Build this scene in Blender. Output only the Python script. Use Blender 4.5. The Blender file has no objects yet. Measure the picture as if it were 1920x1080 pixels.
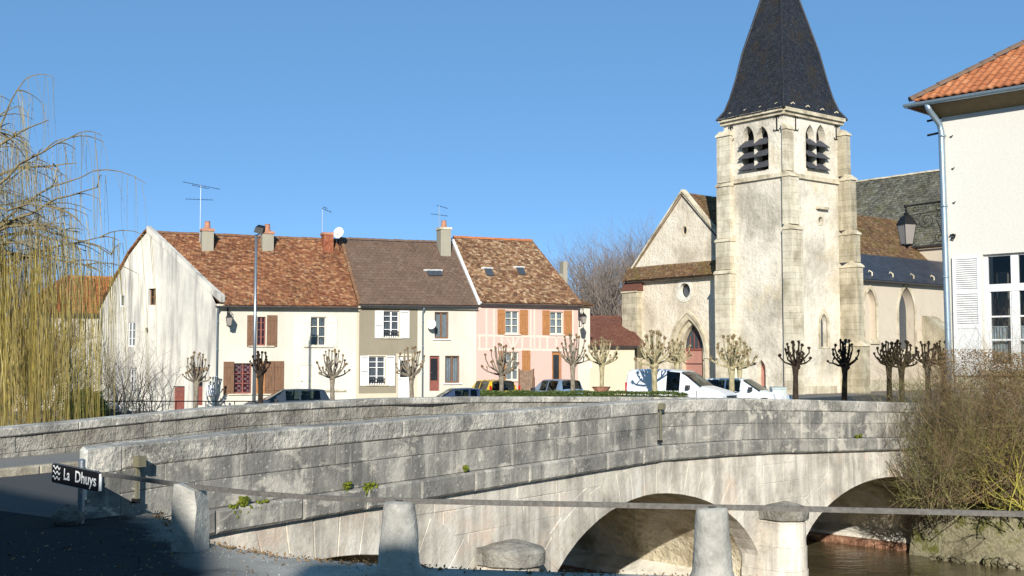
import bpy, math, random, bmesh
from math import sin, cos, tan, radians, pi, sqrt, atan2
from mathutils import Vector, Matrix, noise
from mathutils.geometry import tessellate_polygon

R = random.Random(11)
C = bpy.context.scene.collection

# ---------------------------------------------------------------- camera, sky, sun, exposure
F = 2200.0                      # focal length in pixels of a 1920 wide picture
EYE = 1.75
PITCH = math.atan(135 / 2200.0)
scene = bpy.context.scene
cam_data = bpy.data.cameras.new('camera')
cam_data.sensor_width = 36.0
cam_data.lens = 36.0 * F / 1920.0
cam_data.clip_start = 0.1
cam_data.clip_end = 3000
cam = bpy.data.objects.new('camera', cam_data)
C.objects.link(cam)
cam.location = (0, 0, EYE)
cam.rotation_euler = (pi / 2 + PITCH, 0, 0)
scene.camera = cam

SUN_EL = radians(22.5)
SUN_A = 0.05                    # light travels along (SUN_A, 1) in plan
world = bpy.data.worlds.new("World")
scene.world = world
world.use_nodes = True
wnt = world.node_tree
wnt.nodes.clear()
wo = wnt.nodes.new('ShaderNodeOutputWorld')
wb = wnt.nodes.new('ShaderNodeBackground')
sky = wnt.nodes.new('ShaderNodeTexSky')
sky.sky_type = 'NISHITA'
sky.sun_disc = False
sky.sun_elevation = SUN_EL
sky.sun_rotation = pi + SUN_A
sky.altitude = 2000
sky.air_density = 0.6
sky.dust_density = 0.0
sky.ozone_density = 4.0
wb.inputs['Strength'].default_value = 0.098
skm = wnt.nodes.new('ShaderNodeMix'); skm.data_type = 'RGBA'      # a deep, even winter blue
skm.inputs[0].default_value = 0.4
skm.inputs[7].default_value = (1.5, 4.1, 6.9, 1)
wnt.links.new(sky.outputs[0], skm.inputs[6])
wnt.links.new(skm.outputs[2], wb.inputs[0])
wnt.links.new(wb.outputs[0], wo.inputs[0])

sun_d = bpy.data.lights.new('sun', 'SUN')
sun_d.energy = 5.0
sun_d.angle = radians(0.53)
sun_d.color = (1.0, 0.965, 0.90)
sun = bpy.data.objects.new('sun', sun_d)
C.objects.link(sun)
Ldir = Vector((SUN_A * cos(SUN_EL), cos(SUN_EL), -sin(SUN_EL))).normalized()
sun.rotation_euler = Ldir.to_track_quat('-Z', 'Y').to_euler()
sun.location = (0, -20, 30)

scene.view_settings.view_transform = 'Standard'
scene.view_settings.look = 'None'
scene.view_settings.gamma = 1
scene.view_settings.use_curve_mapping = False
scene.view_settings.exposure = 0.42
scene.cycles.max_bounces = 6
scene.cycles.transparent_max_bounces = 12

# ---------------------------------------------------------------- projection helpers
def ray(px, py):
    x = (px - 960) / F
    y = (540 - py) / F
    return Vector((x, -y * sin(PITCH) + cos(PITCH), y * cos(PITCH) + sin(PITCH)))
def P(px, py, Y):
    d = ray(px, py)
    return Vector((d.x / d.y * Y, Y, EYE + d.z / d.y * Y))

class Frame:
    """a vertical plane: origin O, direction u along it, n out of it; s along, z up, d outwards"""
    def __init__(self, O, u, n):
        self.O = Vector((O[0], O[1])); self.u = Vector(u).normalized(); self.n = Vector(n).normalized()
    def pt(self, s, z, d=0.0):
        q = self.O + self.u * s + self.n * d
        return Vector((q.x, q.y, z))
    def hit(self, px, py, d=0.0):
        r = ray(px, py)
        O = self.O + self.n * d
        det = r.x * (-self.u.y) + r.y * self.u.x
        t = (O.x * (-self.u.y) + O.y * self.u.x) / det
        s = (t * r.x - O.x) * self.u.x + (t * r.y - O.y) * self.u.y
        return s, EYE + r.z * t
    def shifted(self, ds=0, dd=0):
        return Frame(self.O + self.u * ds + self.n * dd, self.u, self.n)

# ---------------------------------------------------------------- mesh builder
class M:
    def __init__(self):
        self.v = []; self.f = []; self.k = []
    def face(self, pts, k=0):
        b = len(self.v)
        self.v.extend([tuple(p) for p in pts])
        self.f.append(tuple(range(b, b + len(pts)))); self.k.append(k)
    def hexa(self, c, k=0):
        """c: 8 corners, bottom ring 0-3, top ring 4-7"""
        b = len(self.v)
        self.v.extend([tuple(p) for p in c])
        for q in ((3, 2, 1, 0), (4, 5, 6, 7), (0, 1, 5, 4), (1, 2, 6, 5), (2, 3, 7, 6), (3, 0, 4, 7)):
            self.f.append(tuple(b + i for i in q)); self.k.append(k)
    def box(self, x0, x1, y0, y1, z0, z1, k=0):
        self.hexa([(x0, y0, z0), (x1, y0, z0), (x1, y1, z0), (x0, y1, z0),
                   (x0, y0, z1), (x1, y0, z1), (x1, y1, z1), (x0, y1, z1)], k)
    def fbox(self, fr, s0, s1, z0, z1, d0, d1, k=0):
        p = fr.pt
        self.hexa([p(s0, z0, d1), p(s1, z0, d1), p(s1, z0, d0), p(s0, z0, d0),
                   p(s0, z1, d1), p(s1, z1, d1), p(s1, z1, d0), p(s0, z1, d0)], k)
    def tube(self, pts, r, n=6, k=0, caps=True):
        pts = [Vector(p) for p in pts]
        if not isinstance(r, (list, tuple)): r = [r] * len(pts)
        b = len(self.v)
        N = len(pts)
        ref = Vector((0.31, 0.17, 0.93))
        for i, p in enumerate(pts):
            t = (pts[min(i + 1, N - 1)] - pts[max(i - 1, 0)])
            if t.length < 1e-9: t = Vector((0, 0, 1))
            t.normalize()
            a = ref - t * ref.dot(t)
            if a.length < 0.1:
                a = Vector((1, 0.2, 0)) - t * t.dot(Vector((1, 0.2, 0)))
            a.normalize(); c = t.cross(a)
            for j in range(n):
                an = 2 * pi * j / n
                q = p + a * (cos(an) * r[i]) + c * (sin(an) * r[i])
                self.v.append((q.x, q.y, q.z))
        for i in range(N - 1):
            for j in range(n):
                j2 = (j + 1) % n
                self.f.append((b + i * n + j, b + i * n + j2, b + (i + 1) * n + j2, b + (i + 1) * n + j)); self.k.append(k)
        if caps and n > 2:
            self.f.append(tuple(b + j for j in reversed(range(n)))); self.k.append(k)
            self.f.append(tuple(b + (N - 1) * n + j for j in range(n))); self.k.append(k)
    def lathe(self, c, prof, n=16, k=0, a0=0, sx=1, sy=1):
        """prof: (radius, z) upwards, around the vertical through c"""
        b = len(self.v)
        for r, z in prof:
            for j in range(n):
                an = a0 + 2 * pi * j / n
                self.v.append((c[0] + cos(an) * r * sx, c[1] + sin(an) * r * sy, c[2] + z))
        for i in range(len(prof) - 1):
            for j in range(n):
                j2 = (j + 1) % n
                self.f.append((b + i * n + j, b + i * n + j2, b + (i + 1) * n + j2, b + (i + 1) * n + j)); self.k.append(k)
        self.f.append(tuple(b + j for j in reversed(range(n)))); self.k.append(k)
        self.f.append(tuple(b + (len(prof) - 1) * n + j for j in range(n))); self.k.append(k)
    def blob(self, c, r, n=6, m=4, jit=0.15, sz=1.0, k=0):
        prof = []
        b = len(self.v)
        for i in range(m + 1):
            th = pi * i / m
            for j in range(n):
                an = 2 * pi * (j + 0.5 * (i % 2)) / n
                rr = r * (1 + R.uniform(-jit, jit))
                self.v.append((c[0] + sin(th) * cos(an) * rr, c[1] + sin(th) * sin(an) * rr, c[2] + cos(th) * rr * sz))
        for i in range(m):
            for j in range(n):
                j2 = (j + 1) % n
                self.f.append((b + i * n + j, b + (i + 1) * n + j, b + (i + 1) * n + j2, b + i * n + j2)); self.k.append(k)
    def build(self, name, mats, parent=None, smooth=False, kind=None, label=None):
        me = bpy.data.meshes.new(name)
        me.from_pydata(self.v, [], self.f)
        if not isinstance(mats, (list, tuple)): mats = [mats]
        for m in mats: me.materials.append(m)
        if len(mats) > 1: me.polygons.foreach_set('material_index', self.k)
        if smooth: me.polygons.foreach_set('use_smooth', [True] * len(self.f))
        me.validate(); me.update()
        return link(name, me, parent, kind, label)

def link(name, me, parent=None, kind=None, label=None):
    o = bpy.data.objects.new(name, me)
    C.objects.link(o)
    if parent is not None:
        o.parent = parent
        if parent.type == 'EMPTY':
            o.matrix_parent_inverse = Matrix.Translation(-Vector(parent.location))
    if kind: o['kind'] = kind
    if label: o['label'] = label
    return o
def tag(o, label, cat, group=None, kind=None):
    o['label'] = label
    o['category'] = cat
    if group: o['group'] = group
    if kind: o['kind'] = kind
    return o
def thing(name, loc, label, cat, group=None):
    o = bpy.data.objects.new(name, None)
    o.empty_display_size = 0.3
    C.objects.link(o)
    o.location = loc
    return tag(o, label, cat, group)
def copy_tree(o, parent=None):
    c = o.copy(); C.objects.link(c)
    if parent is not None: c.parent = parent
    for ch in o.children: copy_tree(ch, c)
    return c
def lerp(a, b, t): return a + (b - a) * t
def interp(tab, x):
    if x <= tab[0][0]: return tab[0][1]
    for (a, va), (b, vb) in zip(tab, tab[1:]):
        if x <= b: return va + (vb - va) * (x - a) / (b - a)
    return tab[-1][1]

# ---------------------------------------------------------------- materials
def rgb(h):
    if isinstance(h, str):
        c = [int(h[i:i + 2], 16) / 255 for i in (0, 2, 4)]
        return tuple(x / 12.92 if x <= .04045 else ((x + .055) / 1.055) ** 2.4 for x in c) + (1,)
    return tuple(h) + (1,)

class N:
    def __init__(self, name):
        self.m = bpy.data.materials.new(name); self.m.use_nodes = True
        self.t = self.m.node_tree; self.t.nodes.clear()
        self.out = self.new('ShaderNodeOutputMaterial')
        self.b = self.new('ShaderNodeBsdfPrincipled')
        self.t.links.new(self.b.outputs[0], self.out.inputs[0])
        self._pos = None
    def new(self, t, **kw):
        n = self.t.nodes.new(t)
        for k, v in kw.items(): setattr(n, k, v)
        return n
    def l(self, a, b): self.t.links.new(a, b)
    def pos(self):
        if self._pos is None: self._pos = self.new('ShaderNodeNewGeometry').outputs['Position']
        return self._pos
    def obj(self): return self.new('ShaderNodeTexCoord').outputs['Object']
    def map(self, sc, coord=None):
        m = self.new('ShaderNodeMapping'); m.inputs['Scale'].default_value = sc if isinstance(sc, (tuple, list)) else (sc, sc, sc)
        self.l(coord if coord is not None else self.pos(), m.inputs[0]); return m.outputs[0]
    def noise(self, sc, detail=5, rough=.55, coord=None, dist=0.0):
        n = self.new('ShaderNodeTexNoise'); n.inputs['Scale'].default_value = 1
        n.inputs['Detail'].default_value = detail; n.inputs['Roughness'].default_value = rough
        n.inputs['Distortion'].default_value = dist
        self.l(self.map(sc, coord), n.inputs['Vector']); return n.outputs['Fac']
    def voro(self, sc, feat='F1', out='Distance', coord=None, rand=1.0):
        n = self.new('ShaderNodeTexVoronoi', feature=feat); n.inputs['Scale'].default_value = 1
        n.inputs['Randomness'].default_value = rand
        self.l(self.map(sc, coord), n.inputs['Vector']); return n.outputs[out]
    def ramp(self, fac, stops, interp='LINEAR'):
        r = self.new('ShaderNodeValToRGB'); r.color_ramp.interpolation = interp
        e = r.color_ramp.elements
        while len(e) < len(stops): e.new(0.5)
        for q, (p, c) in zip(e, stops):
            q.position = p; q.color = rgb(c) if not isinstance(c, (int, float)) else (c, c, c, 1)
        self.l(fac, r.inputs[0]); return r.outputs[0]
    def mix(self, fac, a, b, mode='MIX'):
        m = self.new('ShaderNodeMix', data_type='RGBA', blend_type=mode)
        for sock, v in ((m.inputs[0], fac), (m.inputs[6], a), (m.inputs[7], b)):
            if hasattr(v, 'links'): self.l(v, sock)
            elif isinstance(v, (int, float)): sock.default_value = v if sock == m.inputs[0] else (v, v, v, 1)
            else: sock.default_value = rgb(v)
        return m.outputs[2]
    def math(self, op, a, b=0.0):
        m = self.new('ShaderNodeMath', operation=op)
        for i, v in enumerate((a, b)):
            if hasattr(v, 'links'): self.l(v, m.inputs[i])
            else: m.inputs[i].default_value = v
        return m.outputs[0]
    def rnd(self): return self.new('ShaderNodeObjectInfo').outputs['Random']
    def isl(self): return self.new('ShaderNodeNewGeometry').outputs['Random Per Island']
    def bump(self, h, strength=.4, dist=.02):
        b = self.new('ShaderNodeBump'); b.inputs['Strength'].default_value = strength; b.inputs['Distance'].default_value = dist
        self.l(h, b.inputs['Height']); self.l(b.outputs[0], self.b.inputs['Normal'])
    def fin(self, col, rough=.9, spec=.25, metal=0.0):
        if hasattr(col, 'links'): self.l(col, self.b.inputs['Base Color'])
        else: self.b.inputs['Base Color'].default_value = rgb(col)
        if hasattr(rough, 'links'): self.l(rough, self.b.inputs['Roughness'])
        else: self.b.inputs['Roughness'].default_value = rough
        self.b.inputs['Specular IOR Level'].default_value = spec
        self.b.inputs['Metallic'].default_value = metal
        return self.m

def plain(name, col, rough=.6, metal=0., spec=.4, var=.12, vs=6):
    n = N(name)
    c = rgb(col)
    k = n.noise(vs, 4)
    a = tuple(x * (1 - var) for x in c[:3]); b = tuple(min(1, x * (1 + var)) for x in c[:3])
    return n.fin(n.ramp(k, [(.3, a), (.7, b)]), rough, spec, metal)

def stone(name, base, dark, pale, sc=1.2, rand=.25, spots=0.0, streak=0.0, dirt=.5, bs=.5, bd=.012, fine=14, rough=.92, brown=None, joints=None, jw=.07, patch=None):
    n = N(name)
    big = n.noise(sc, 7, .62)
    c = n.ramp(big, [(.34, dark), (.52, base), (.68, pale)])
    f = n.noise(fine, 5, .65)
    c = n.mix(.5, c, n.ramp(f, [(.3, .6), (.5, .92), (.7, 1.0)]), 'MULTIPLY')
    if streak:
        s = n.noise((3.2, 3.2, .35), 5, .6)
        c = n.mix(n.ramp(s, [(.46, 0.0), (.66, streak)]), c, dark)
        s2 = n.noise((4.5, 4.5, .4), 3, .5)
        c = n.mix(n.ramp(s2, [(.55, 0.0), (.68, streak * .8)]), c, pale)
    if brown:
        c = n.mix(n.ramp(n.noise(sc * .8, 4, .7), [(.55, 0.0), (.72, .6)]), c, brown)
    if patch:
        pm = n.noise((1.3, 1.3, 2.2), 6, .75, dist=.4)
        c = n.mix(n.ramp(pm, [(.54, 0.0), (.60, .75)]), c, patch)
    if spots:
        v = n.voro(3.4, 'F1')
        sp = n.ramp(v, [(.10, 1.0), (.16, 0.0)])
        gate = n.ramp(n.noise(1.7, 2), [(.5, 0.0), (.58, 1.0)])
        c = n.mix(n.math('MULTIPLY', n.math('MULTIPLY', sp, gate), spots), c, pale)
        v2 = n.voro(11, 'F1')
        c = n.mix(n.math('MULTIPLY', n.ramp(v2, [(.12, 1.0), (.2, 0.0)]), spots * .7), c, pale)
    if rand:
        r = n.ramp(n.rnd(), [(0, 1 - rand), (1, 1.0)])
        c = n.mix(1.0, c, r, 'MULTIPLY')
    h = n.math('ADD', n.math('MULTIPLY', f, .6), n.math('MULTIPLY', n.noise(sc * 4, 6, .7), 1.2))
    if joints:
        e = n.voro(joints, 'DISTANCE_TO_EDGE')
        j = n.ramp(e, [(.0, 0.0), (jw, 1.0)])
        h = n.math('ADD', h, n.math('MULTIPLY', j, .8))
        c = n.mix(n.math('MULTIPLY', n.math('SUBTRACT', 1.0, j), .5), c, dark)
    n.bump(h, bs, bd * 4)
    return n.fin(c, rough, .2)

MAT = {}
MAT['parapet'] = stone('weathered_grey_stone', '9e998e', '6d6b66', 'cbc4b5', 1.0, .20, spots=.9, streak=.7, bs=.5, patch='c6beae')
MAT['coping'] = stone('lichened_coping_stone', 'b0aba0', '827e75', 'd2cbbd', 1.6, .08, patch='d8d0bf', spots=.7, bs=.8, bd=.02)
MAT['paleblock'] = stone('pale_worn_and_sunlit_stone', 'e0d9c8', 'b8b09c', 'efe9da', 1.5, .05)
MAT['mortar'] = stone('mortar', '6f6a60', '4b4740', '8f897c', 3, 0)
MAT['spandrel'] = stone('pale_limestone_masonry', 'd2c9b8', '968f84', 'e3dccd', .9, .07, streak=.65, brown='cfae92', bs=.35)
MAT['barrel'] = stone('stained_vault_stone', 'dacdb0', '94846a', 'eee5d0', .8, .1, brown='b8935e', bs=1, bd=.035, fine=6)
MAT['rubble'] = stone('mossy_rubble_stone', '8d8468', '4f4b37', 'bab196', 1.4, .2, brown='6a6b2c', bs=1, bd=.03, joints=(2.6, 2.6, 4))
MAT['rough_wall'] = stone('pitted_parapet_stone', 'a8a294', '77716a', 'c9c3b6', 1.3, .06, spots=.6, streak=.3, brown='9c907a', bs=1.0, bd=.03, fine=9)
MAT['cap'] = stone('cutwater_cap_stone', '989389', '6c685f', 'b8b2a4', 2.2, .1, brown='5e5436', bs=.8, bd=.02)
MAT['bollard'] = stone('bollard_stone', 'aaa79e', '85827a', 'c6c2b6', 2.0, .1, spots=.4, bs=.5)
MAT['stub'] = MAT['cap']
def moss():
    n = N('moss'); k = n.noise(20, 5)
    n.bump(k, 1, .05)
    return n.fin(n.ramp(k, [(.35, '3a4210'), (.65, '7b8428')]), 1)
MAT['moss'] = moss()
def asphalt(name, a, b, pale=None):
    n = N(name); f = n.noise(60, 3, .7); g = n.noise(.5, 5)
    c = n.ramp(f, [(.3, a), (.7, b)])
    c = n.mix(n.ramp(g, [(.4, 0.0), (.7, .5)]), c, pale or b)
    n.bump(f, .4, .01)
    return n.fin(c, .9, .3)
MAT['asphalt'] = asphalt('asphalt', (.035, .035, .036), (.085, .084, .082), (.07, .069, .066))
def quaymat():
    n = N('asphalt_with_dusty_sunlit_edge'); f = n.noise(60, 3, .7); g = n.noise(2.2, 6, .65)
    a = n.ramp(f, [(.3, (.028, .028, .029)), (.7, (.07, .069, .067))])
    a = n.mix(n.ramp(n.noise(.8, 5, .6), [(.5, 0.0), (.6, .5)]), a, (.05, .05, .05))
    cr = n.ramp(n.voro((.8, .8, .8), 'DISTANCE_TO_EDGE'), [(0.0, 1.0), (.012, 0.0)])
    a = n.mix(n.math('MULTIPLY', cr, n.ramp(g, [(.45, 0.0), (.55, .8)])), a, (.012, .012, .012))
    b = n.ramp(f, [(.3, (.30, .28, .25)), (.7, (.50, .475, .42))])  # pale edge: dusty concrete, with the sunlit wedge's brightness put into its colour
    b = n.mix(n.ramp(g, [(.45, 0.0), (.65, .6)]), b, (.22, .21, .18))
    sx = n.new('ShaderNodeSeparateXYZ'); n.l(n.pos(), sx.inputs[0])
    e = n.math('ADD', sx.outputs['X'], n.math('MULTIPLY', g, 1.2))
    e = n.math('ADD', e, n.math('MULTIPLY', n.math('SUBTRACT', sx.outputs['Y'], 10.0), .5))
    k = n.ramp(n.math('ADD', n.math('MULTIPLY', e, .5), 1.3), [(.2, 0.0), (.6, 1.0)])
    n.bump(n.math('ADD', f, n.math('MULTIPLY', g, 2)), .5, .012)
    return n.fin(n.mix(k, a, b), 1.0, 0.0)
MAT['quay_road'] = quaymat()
MAT['square'] = asphalt('square_gravel', (.10, .095, .085), (.2, .18, .155), (.16, .15, .13))
MAT['sidewalk'] = asphalt('sidewalk', (.14, .13, .12), (.24, .23, .21), (.22, .20, .18))
MAT['kerb'] = stone('kerb_stone', 'a89f8c', '7d7565', 'c4bba7', 2, .2)
def water():
    n = N('river_water')
    k = n.noise((1.3, 2.6, 1), 4, .5, dist=.6)
    k2 = n.noise((5, 9, 1), 3, .5)
    n.bump(n.math('ADD', k, n.math('MULTIPLY', k2, .35)), .35, .08)
    c = n.ramp(n.noise(.5, 4), [(.35, (.05, .038, .018)), (.7, (.12, .09, .045))])
    m = n.fin(c, .07, .5)
    n.b.inputs['IOR'].default_value = 1.33
    return m
MAT['water'] = water()
MAT['rust'] = stone('rusty_timber', '9a7259', '6a4a38', 'bd9578', 5, .2)
def metal(name, col, rough=.45, metal=.8, var=.2, vs=30):
    return plain(name, col, rough, metal, .5, var, vs)
MAT['galv'] = metal('galvanised_steel', '8f969b', .4, .7)
MAT['zinc'] = metal('zinc_pipe', '8fa0ab', .45, .6)
MAT['rail'] = metal('weathered_iron_rail', '615d57', .8, .1, .3)
MAT['iron'] = metal('dark_wrought_iron', '1d1c1b', .6, .3)
MAT['olivebox'] = plain('olive_painted_steel', '6f6a55', .7)
# ================================================================ BRIDGE
A0 = Vector((-4.78, 12.9)); D1 = Vector((7.7, 10.5)).normalized()
SB = 13.02
AB = A0 + D1 * SB
D2 = Vector((7.03, 6.6)).normalized()
def Apos(s): return A0 + D1 * s if s <= SB else AB + D2 * (s - SB)
def Anrm(s):
    t = min(1, max(0, (s - 9.0) / 8.0)); t = t * t * (3 - 2 * t)
    n1 = Vector((D1.y, -D1.x)); n2 = Vector((D2.y, -D2.x))
    return (n1 * (1 - t) + n2 * t).normalized()
def BP(s, z, d=0.0):
    q = Apos(s) + Anrm(s) * d
    return Vector((q.x, q.y, z))
ZT = [(-20, .3), (0, .75), (1.74, .83), (7.6, .905), (13, .955), (16, .93), (22.6, .68), (27, .5)]
def zt(s): return interp(ZT, s)
H_P = 1.2                                      # top of coping to underside of the string course
CW = 6.5                                       # clear width between the parapets
WATER = -3.45
rw = Random = random.Random(5)
bridge = thing('stone_bridge', (3.0, 23.4, -3.6), 'old pale stone bridge with three arches, grey parapets and rounded cutwaters over the river', 'bridge')

def stone_block(posf, s0, s1, zb0, zb1, zt0, zt1, d0, d1, ch=.006, jit=.004, rr=rw):
    """a block with a chamfered front: d1 is the face towards the viewer, d0 the back"""
    m = M()
    j = lambda: rr.uniform(-jit, jit)
    o = rr.uniform(-jit, jit)
    back = [posf(s0, zb0, d0), posf(s1, zb1, d0), posf(s1, zt1, d0), posf(s0, zt0, d0)]
    mid = [posf(s0, zb0, d1 - ch + o), posf(s1, zb1, d1 - ch + o), posf(s1, zt1, d1 - ch + o), posf(s0, zt0, d1 - ch + o)]
    a = ch * 1.2
    fr = [posf(s0 + a + j(), zb0 + a + j(), d1 + o), posf(s1 - a + j(), zb1 + a + j(), d1 + o),
          posf(s1 - a + j(), zt1 - a + j(), d1 + o), posf(s0 + a + j(), zt0 - a + j(), d1 + o)]
    m.v = [tuple(p) for p in back + mid + fr]
    for i in range(4):
        i2 = (i + 1) % 4
        m.f.append((i, i2, 4 + i2, 4 + i)); m.f.append((4 + i, 4 + i2, 8 + i2, 8 + i))
    m.f.append((3, 2, 1, 0)); m.f.append((8, 9, 10, 11)); m.k = [0] * len(m.f)
    return m

def course(posf, sa, sb, ztop, zbot, d0, d1, lo, hi, name, mat, parent, gap=.003, skip=None, avoid=None, **kw):
    s = sa
    first = True
    while s < sb - .05:
        L = rw.uniform(lo, hi) * (rw.uniform(.5, 1) if first else 1); first = False
        e = min(sb, s + L)
        if sb - e < lo * .4: e = sb
        if s < SB < e and posf is BP: e = SB if SB - s > .3 and e != sb else e
        if not (avoid and avoid(s, e)):
            b = stone_block(posf, s + gap, e - gap, zbot(s) + gap, zbot(e) + gap, ztop(s) - gap, ztop(e) - gap, d0, d1, **kw)
            b.build(name, mat(s) if callable(mat) else mat, parent)
        s = e

# near parapet (wall A)
S_END = 25.6
hs = [.27, .27, .35, .31]
zc = 0.0
cuts = [0]
for h in hs: cuts.append(cuts[-1] + h)
def lv(k): return lambda s: zt(s) - cuts[k]
course(BP, .604, S_END, lv(0), lv(1), -.46, .0, 1.3, 2.6, 'coping_stone', MAT['coping'], bridge, ch=.022, jit=.008)
course(BP, .604, S_END, lv(1), lv(2), -.44, -.010, .7, 1.25, 'parapet_stone', MAT['parapet'], bridge, jit=.007)
course(BP, .604, S_END, lv(2), lv(3), -.44, -.01, .8, 1.5, 'parapet_stone', MAT['parapet'], bridge, jit=.007)
course(BP, .604, S_END, lv(3), lv(4), -.44, .10, .9, 1.5, 'string_course_stone', MAT['parapet'], bridge, ch=.03, jit=.005)
# the end of the parapet is cut slantwise
def slant(f0, b0, f1, b1, zlo, zhi, name, mat, out=0.0, rnd=0.0):
    m = M(); t = rnd * .04
    lo = [BP(f0, zlo(f0), out), BP(f1, zlo(f1), out), BP(b1, zlo(b1), -.46), BP(b0, zlo(b0), -.46)]
    mi = [BP(f0, zhi(f0) - t, out), BP(f1, zhi(f1) - t * .2, out), BP(b1, zhi(b1) - t * .2, -.46), BP(b0, zhi(b0) - t, -.46)]
    m.hexa(lo + mi)
    if rnd:
        tp = [BP(f0 + .03, zhi(f0), out - .03), BP(f1, zhi(f1), out - .03), BP(b1, zhi(b1), -.43), BP(b0 + .03, zhi(b0), -.43)]
        m.hexa(mi + tp)
    m.build(name, mat, bridge)
slant(.125, .375, .165, .415, lv(2), lv(0), 'sunlit_end_stone', MAT['paleblock'], .004, 1)  # sunlit end face given a paler stone; its shaded foot keeps the grey
slant(.165, .415, .60, .60, lv(1), lv(0), 'coping_stone', MAT['coping'], 0, .01)
slant(.165, .415, .60, .60, lv(2), lv(1), 'parapet_stone', MAT['parapet'], -.012)
slant(.125, .375, .60, .60, lambda s: -.1, lv(2), 'parapet_stone', MAT['parapet'], -.008)
m = M()
for i in range(52):
    s0, s1 = .64 + i * .48, .64 + (i + 1) * .48
    m.hexa([BP(s0, zt(s0) - 1.19, -.05), BP(s1, zt(s1) - 1.19, -.05), BP(s1, zt(s1) - 1.19, -.40), BP(s0, zt(s0) - 1.19, -.40),
            BP(s0, zt(s0) - .03, -.05), BP(s1, zt(s1) - .03, -.05), BP(s1, zt(s1) - .03, -.40), BP(s0, zt(s0) - .03, -.40)])
m.build('parapet_core', MAT['mortar'], bridge)

# arches as half ellipses: centre, half span, crown height
ARCH = [(3.85, 3.65, -.92), (12.65, 3.85, -.87), (21.65, 3.85, -1.16)]
def ell(a, s):
    c, r, zc_ = a
    t = (s - c) / r
    return None if abs(t) >= 1 else WATER + .35 + (zc_ - WATER - .35) * sqrt(1 - t * t)
def ext(a, s, g=.62):
    c, r, zc_ = a
    t = (s - c) / (r + g)
    return -9 if abs(t) >= 1 else WATER + .35 + (zc_ + g - WATER - .35) * sqrt(1 - t * t)
# backing of the spandrel: columns from the string course down to the arch or the footing
m = M()
n = 260
for i in range(n):
    s0 = -0.3 + 26.3 * i / n; s1 = -0.3 + 26.3 * (i + 1) / n
    def lowz(s):
        for a in ARCH:
            e = ell(a, s)
            if e is not None: return e
        return -4.2
    l0, l1 = lowz(s0), lowz(s1)
    for d in (-.011,):
        m.face([BP(s0, l0, d), BP(s1, l1, d), BP(s1, zt(s1) - 1.18, d), BP(s0, zt(s0) - 1.18, d)])
m.build('spandrel_backing', MAT['spandrel'], bridge)
# voussoirs
for a in ARCH:
    c, r, zc_ = a
    nv = 27
    H = zc_ - WATER - .35
    ths = [pi * (i / nv) for i in range(nv + 1)]
    for i in range(nv):
        g = (.60 if i % 2 else .68) + rw.uniform(-.03, .05)
        q = []
        t0, t1 = ths[i] + .0022, ths[i + 1] - .0022
        def ring(th, gg): return (c - cos(th) * (r + gg), WATER + .35 + sin(th) * (H + gg))
        i0, i1 = ring(t0, 0), ring(t1, 0)
        o0, o1 = ring(t0, g), ring(t1, g)
        mx = lambda p: (p[0], min(p[1], zt(p[0]) - H_P - .005))
        o0, o1 = mx(o0), mx(o1)
        m = M(); off = rw.uniform(-.004, .004); ch = .006
        sc_, zc2 = (i0[0] + o1[0]) / 2, (i0[1] + o1[1]) / 2
        def shr(p): 
            vx, vz = sc_ - p[0], zc2 - p[1]; L = sqrt(vx * vx + vz * vz); return (p[0] + vx / L * .009, p[1] + vz / L * .009)
        qs = [i0, i1, o1, o0]
        back = [BP(p[0], p[1], -.5) for p in qs]; mid = [BP(p[0], p[1], off - ch) for p in qs]
        frn = [BP(*shr(p), off) for p in qs]
        m.v = [tuple(p) for p in back + mid + frn]
        for k in range(4):
            k2 = (k + 1) % 4
            m.f.append((k, k2, 4 + k2, 4 + k)); m.f.append((4 + k, 4 + k2, 8 + k2, 8 + k))
        m.f.append((3, 2, 1, 0)); m.f.append((8, 9, 10, 11)); m.k = [0] * len(m.f)
        m.build('voussoir', MAT['spandrel'], bridge)
# coursed stones of the spandrels
zlev = WATER - .3
tops = []
while zlev < -.1:
    tops.append((zlev, zlev + .40)); zlev += .40
for (z0, z1) in tops:
    s = 0.0
    while s < 26.0:
        e = s + rw.uniform(.7, 1.2)
        mid_z = (z0 + z1) / 2
        # clip against extrados
        def clear(x): return all(ext(a, x) < mid_z for a in ARCH)
        s_, e_ = s, min(e, 26)
        while s_ < e_ and not clear(s_): s_ += .04
        while e_ > s_ and not clear(e_): e_ -= .04
        if e_ - s_ > .22:
            cap = lambda x: min(z1, zt(x) - H_P - .004)
            if cap(s_) - z0 > .08 and cap(e_) - z0 > .08:
                stone_block(BP, s_ + .005, e_ - .005, z0 + .005, z0 + .005, cap(s_) - .005, cap(e_) - .005, -.3, -.006, jit=.005).build('spandrel_stone', MAT['spandrel'], bridge)
        s = e
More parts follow.
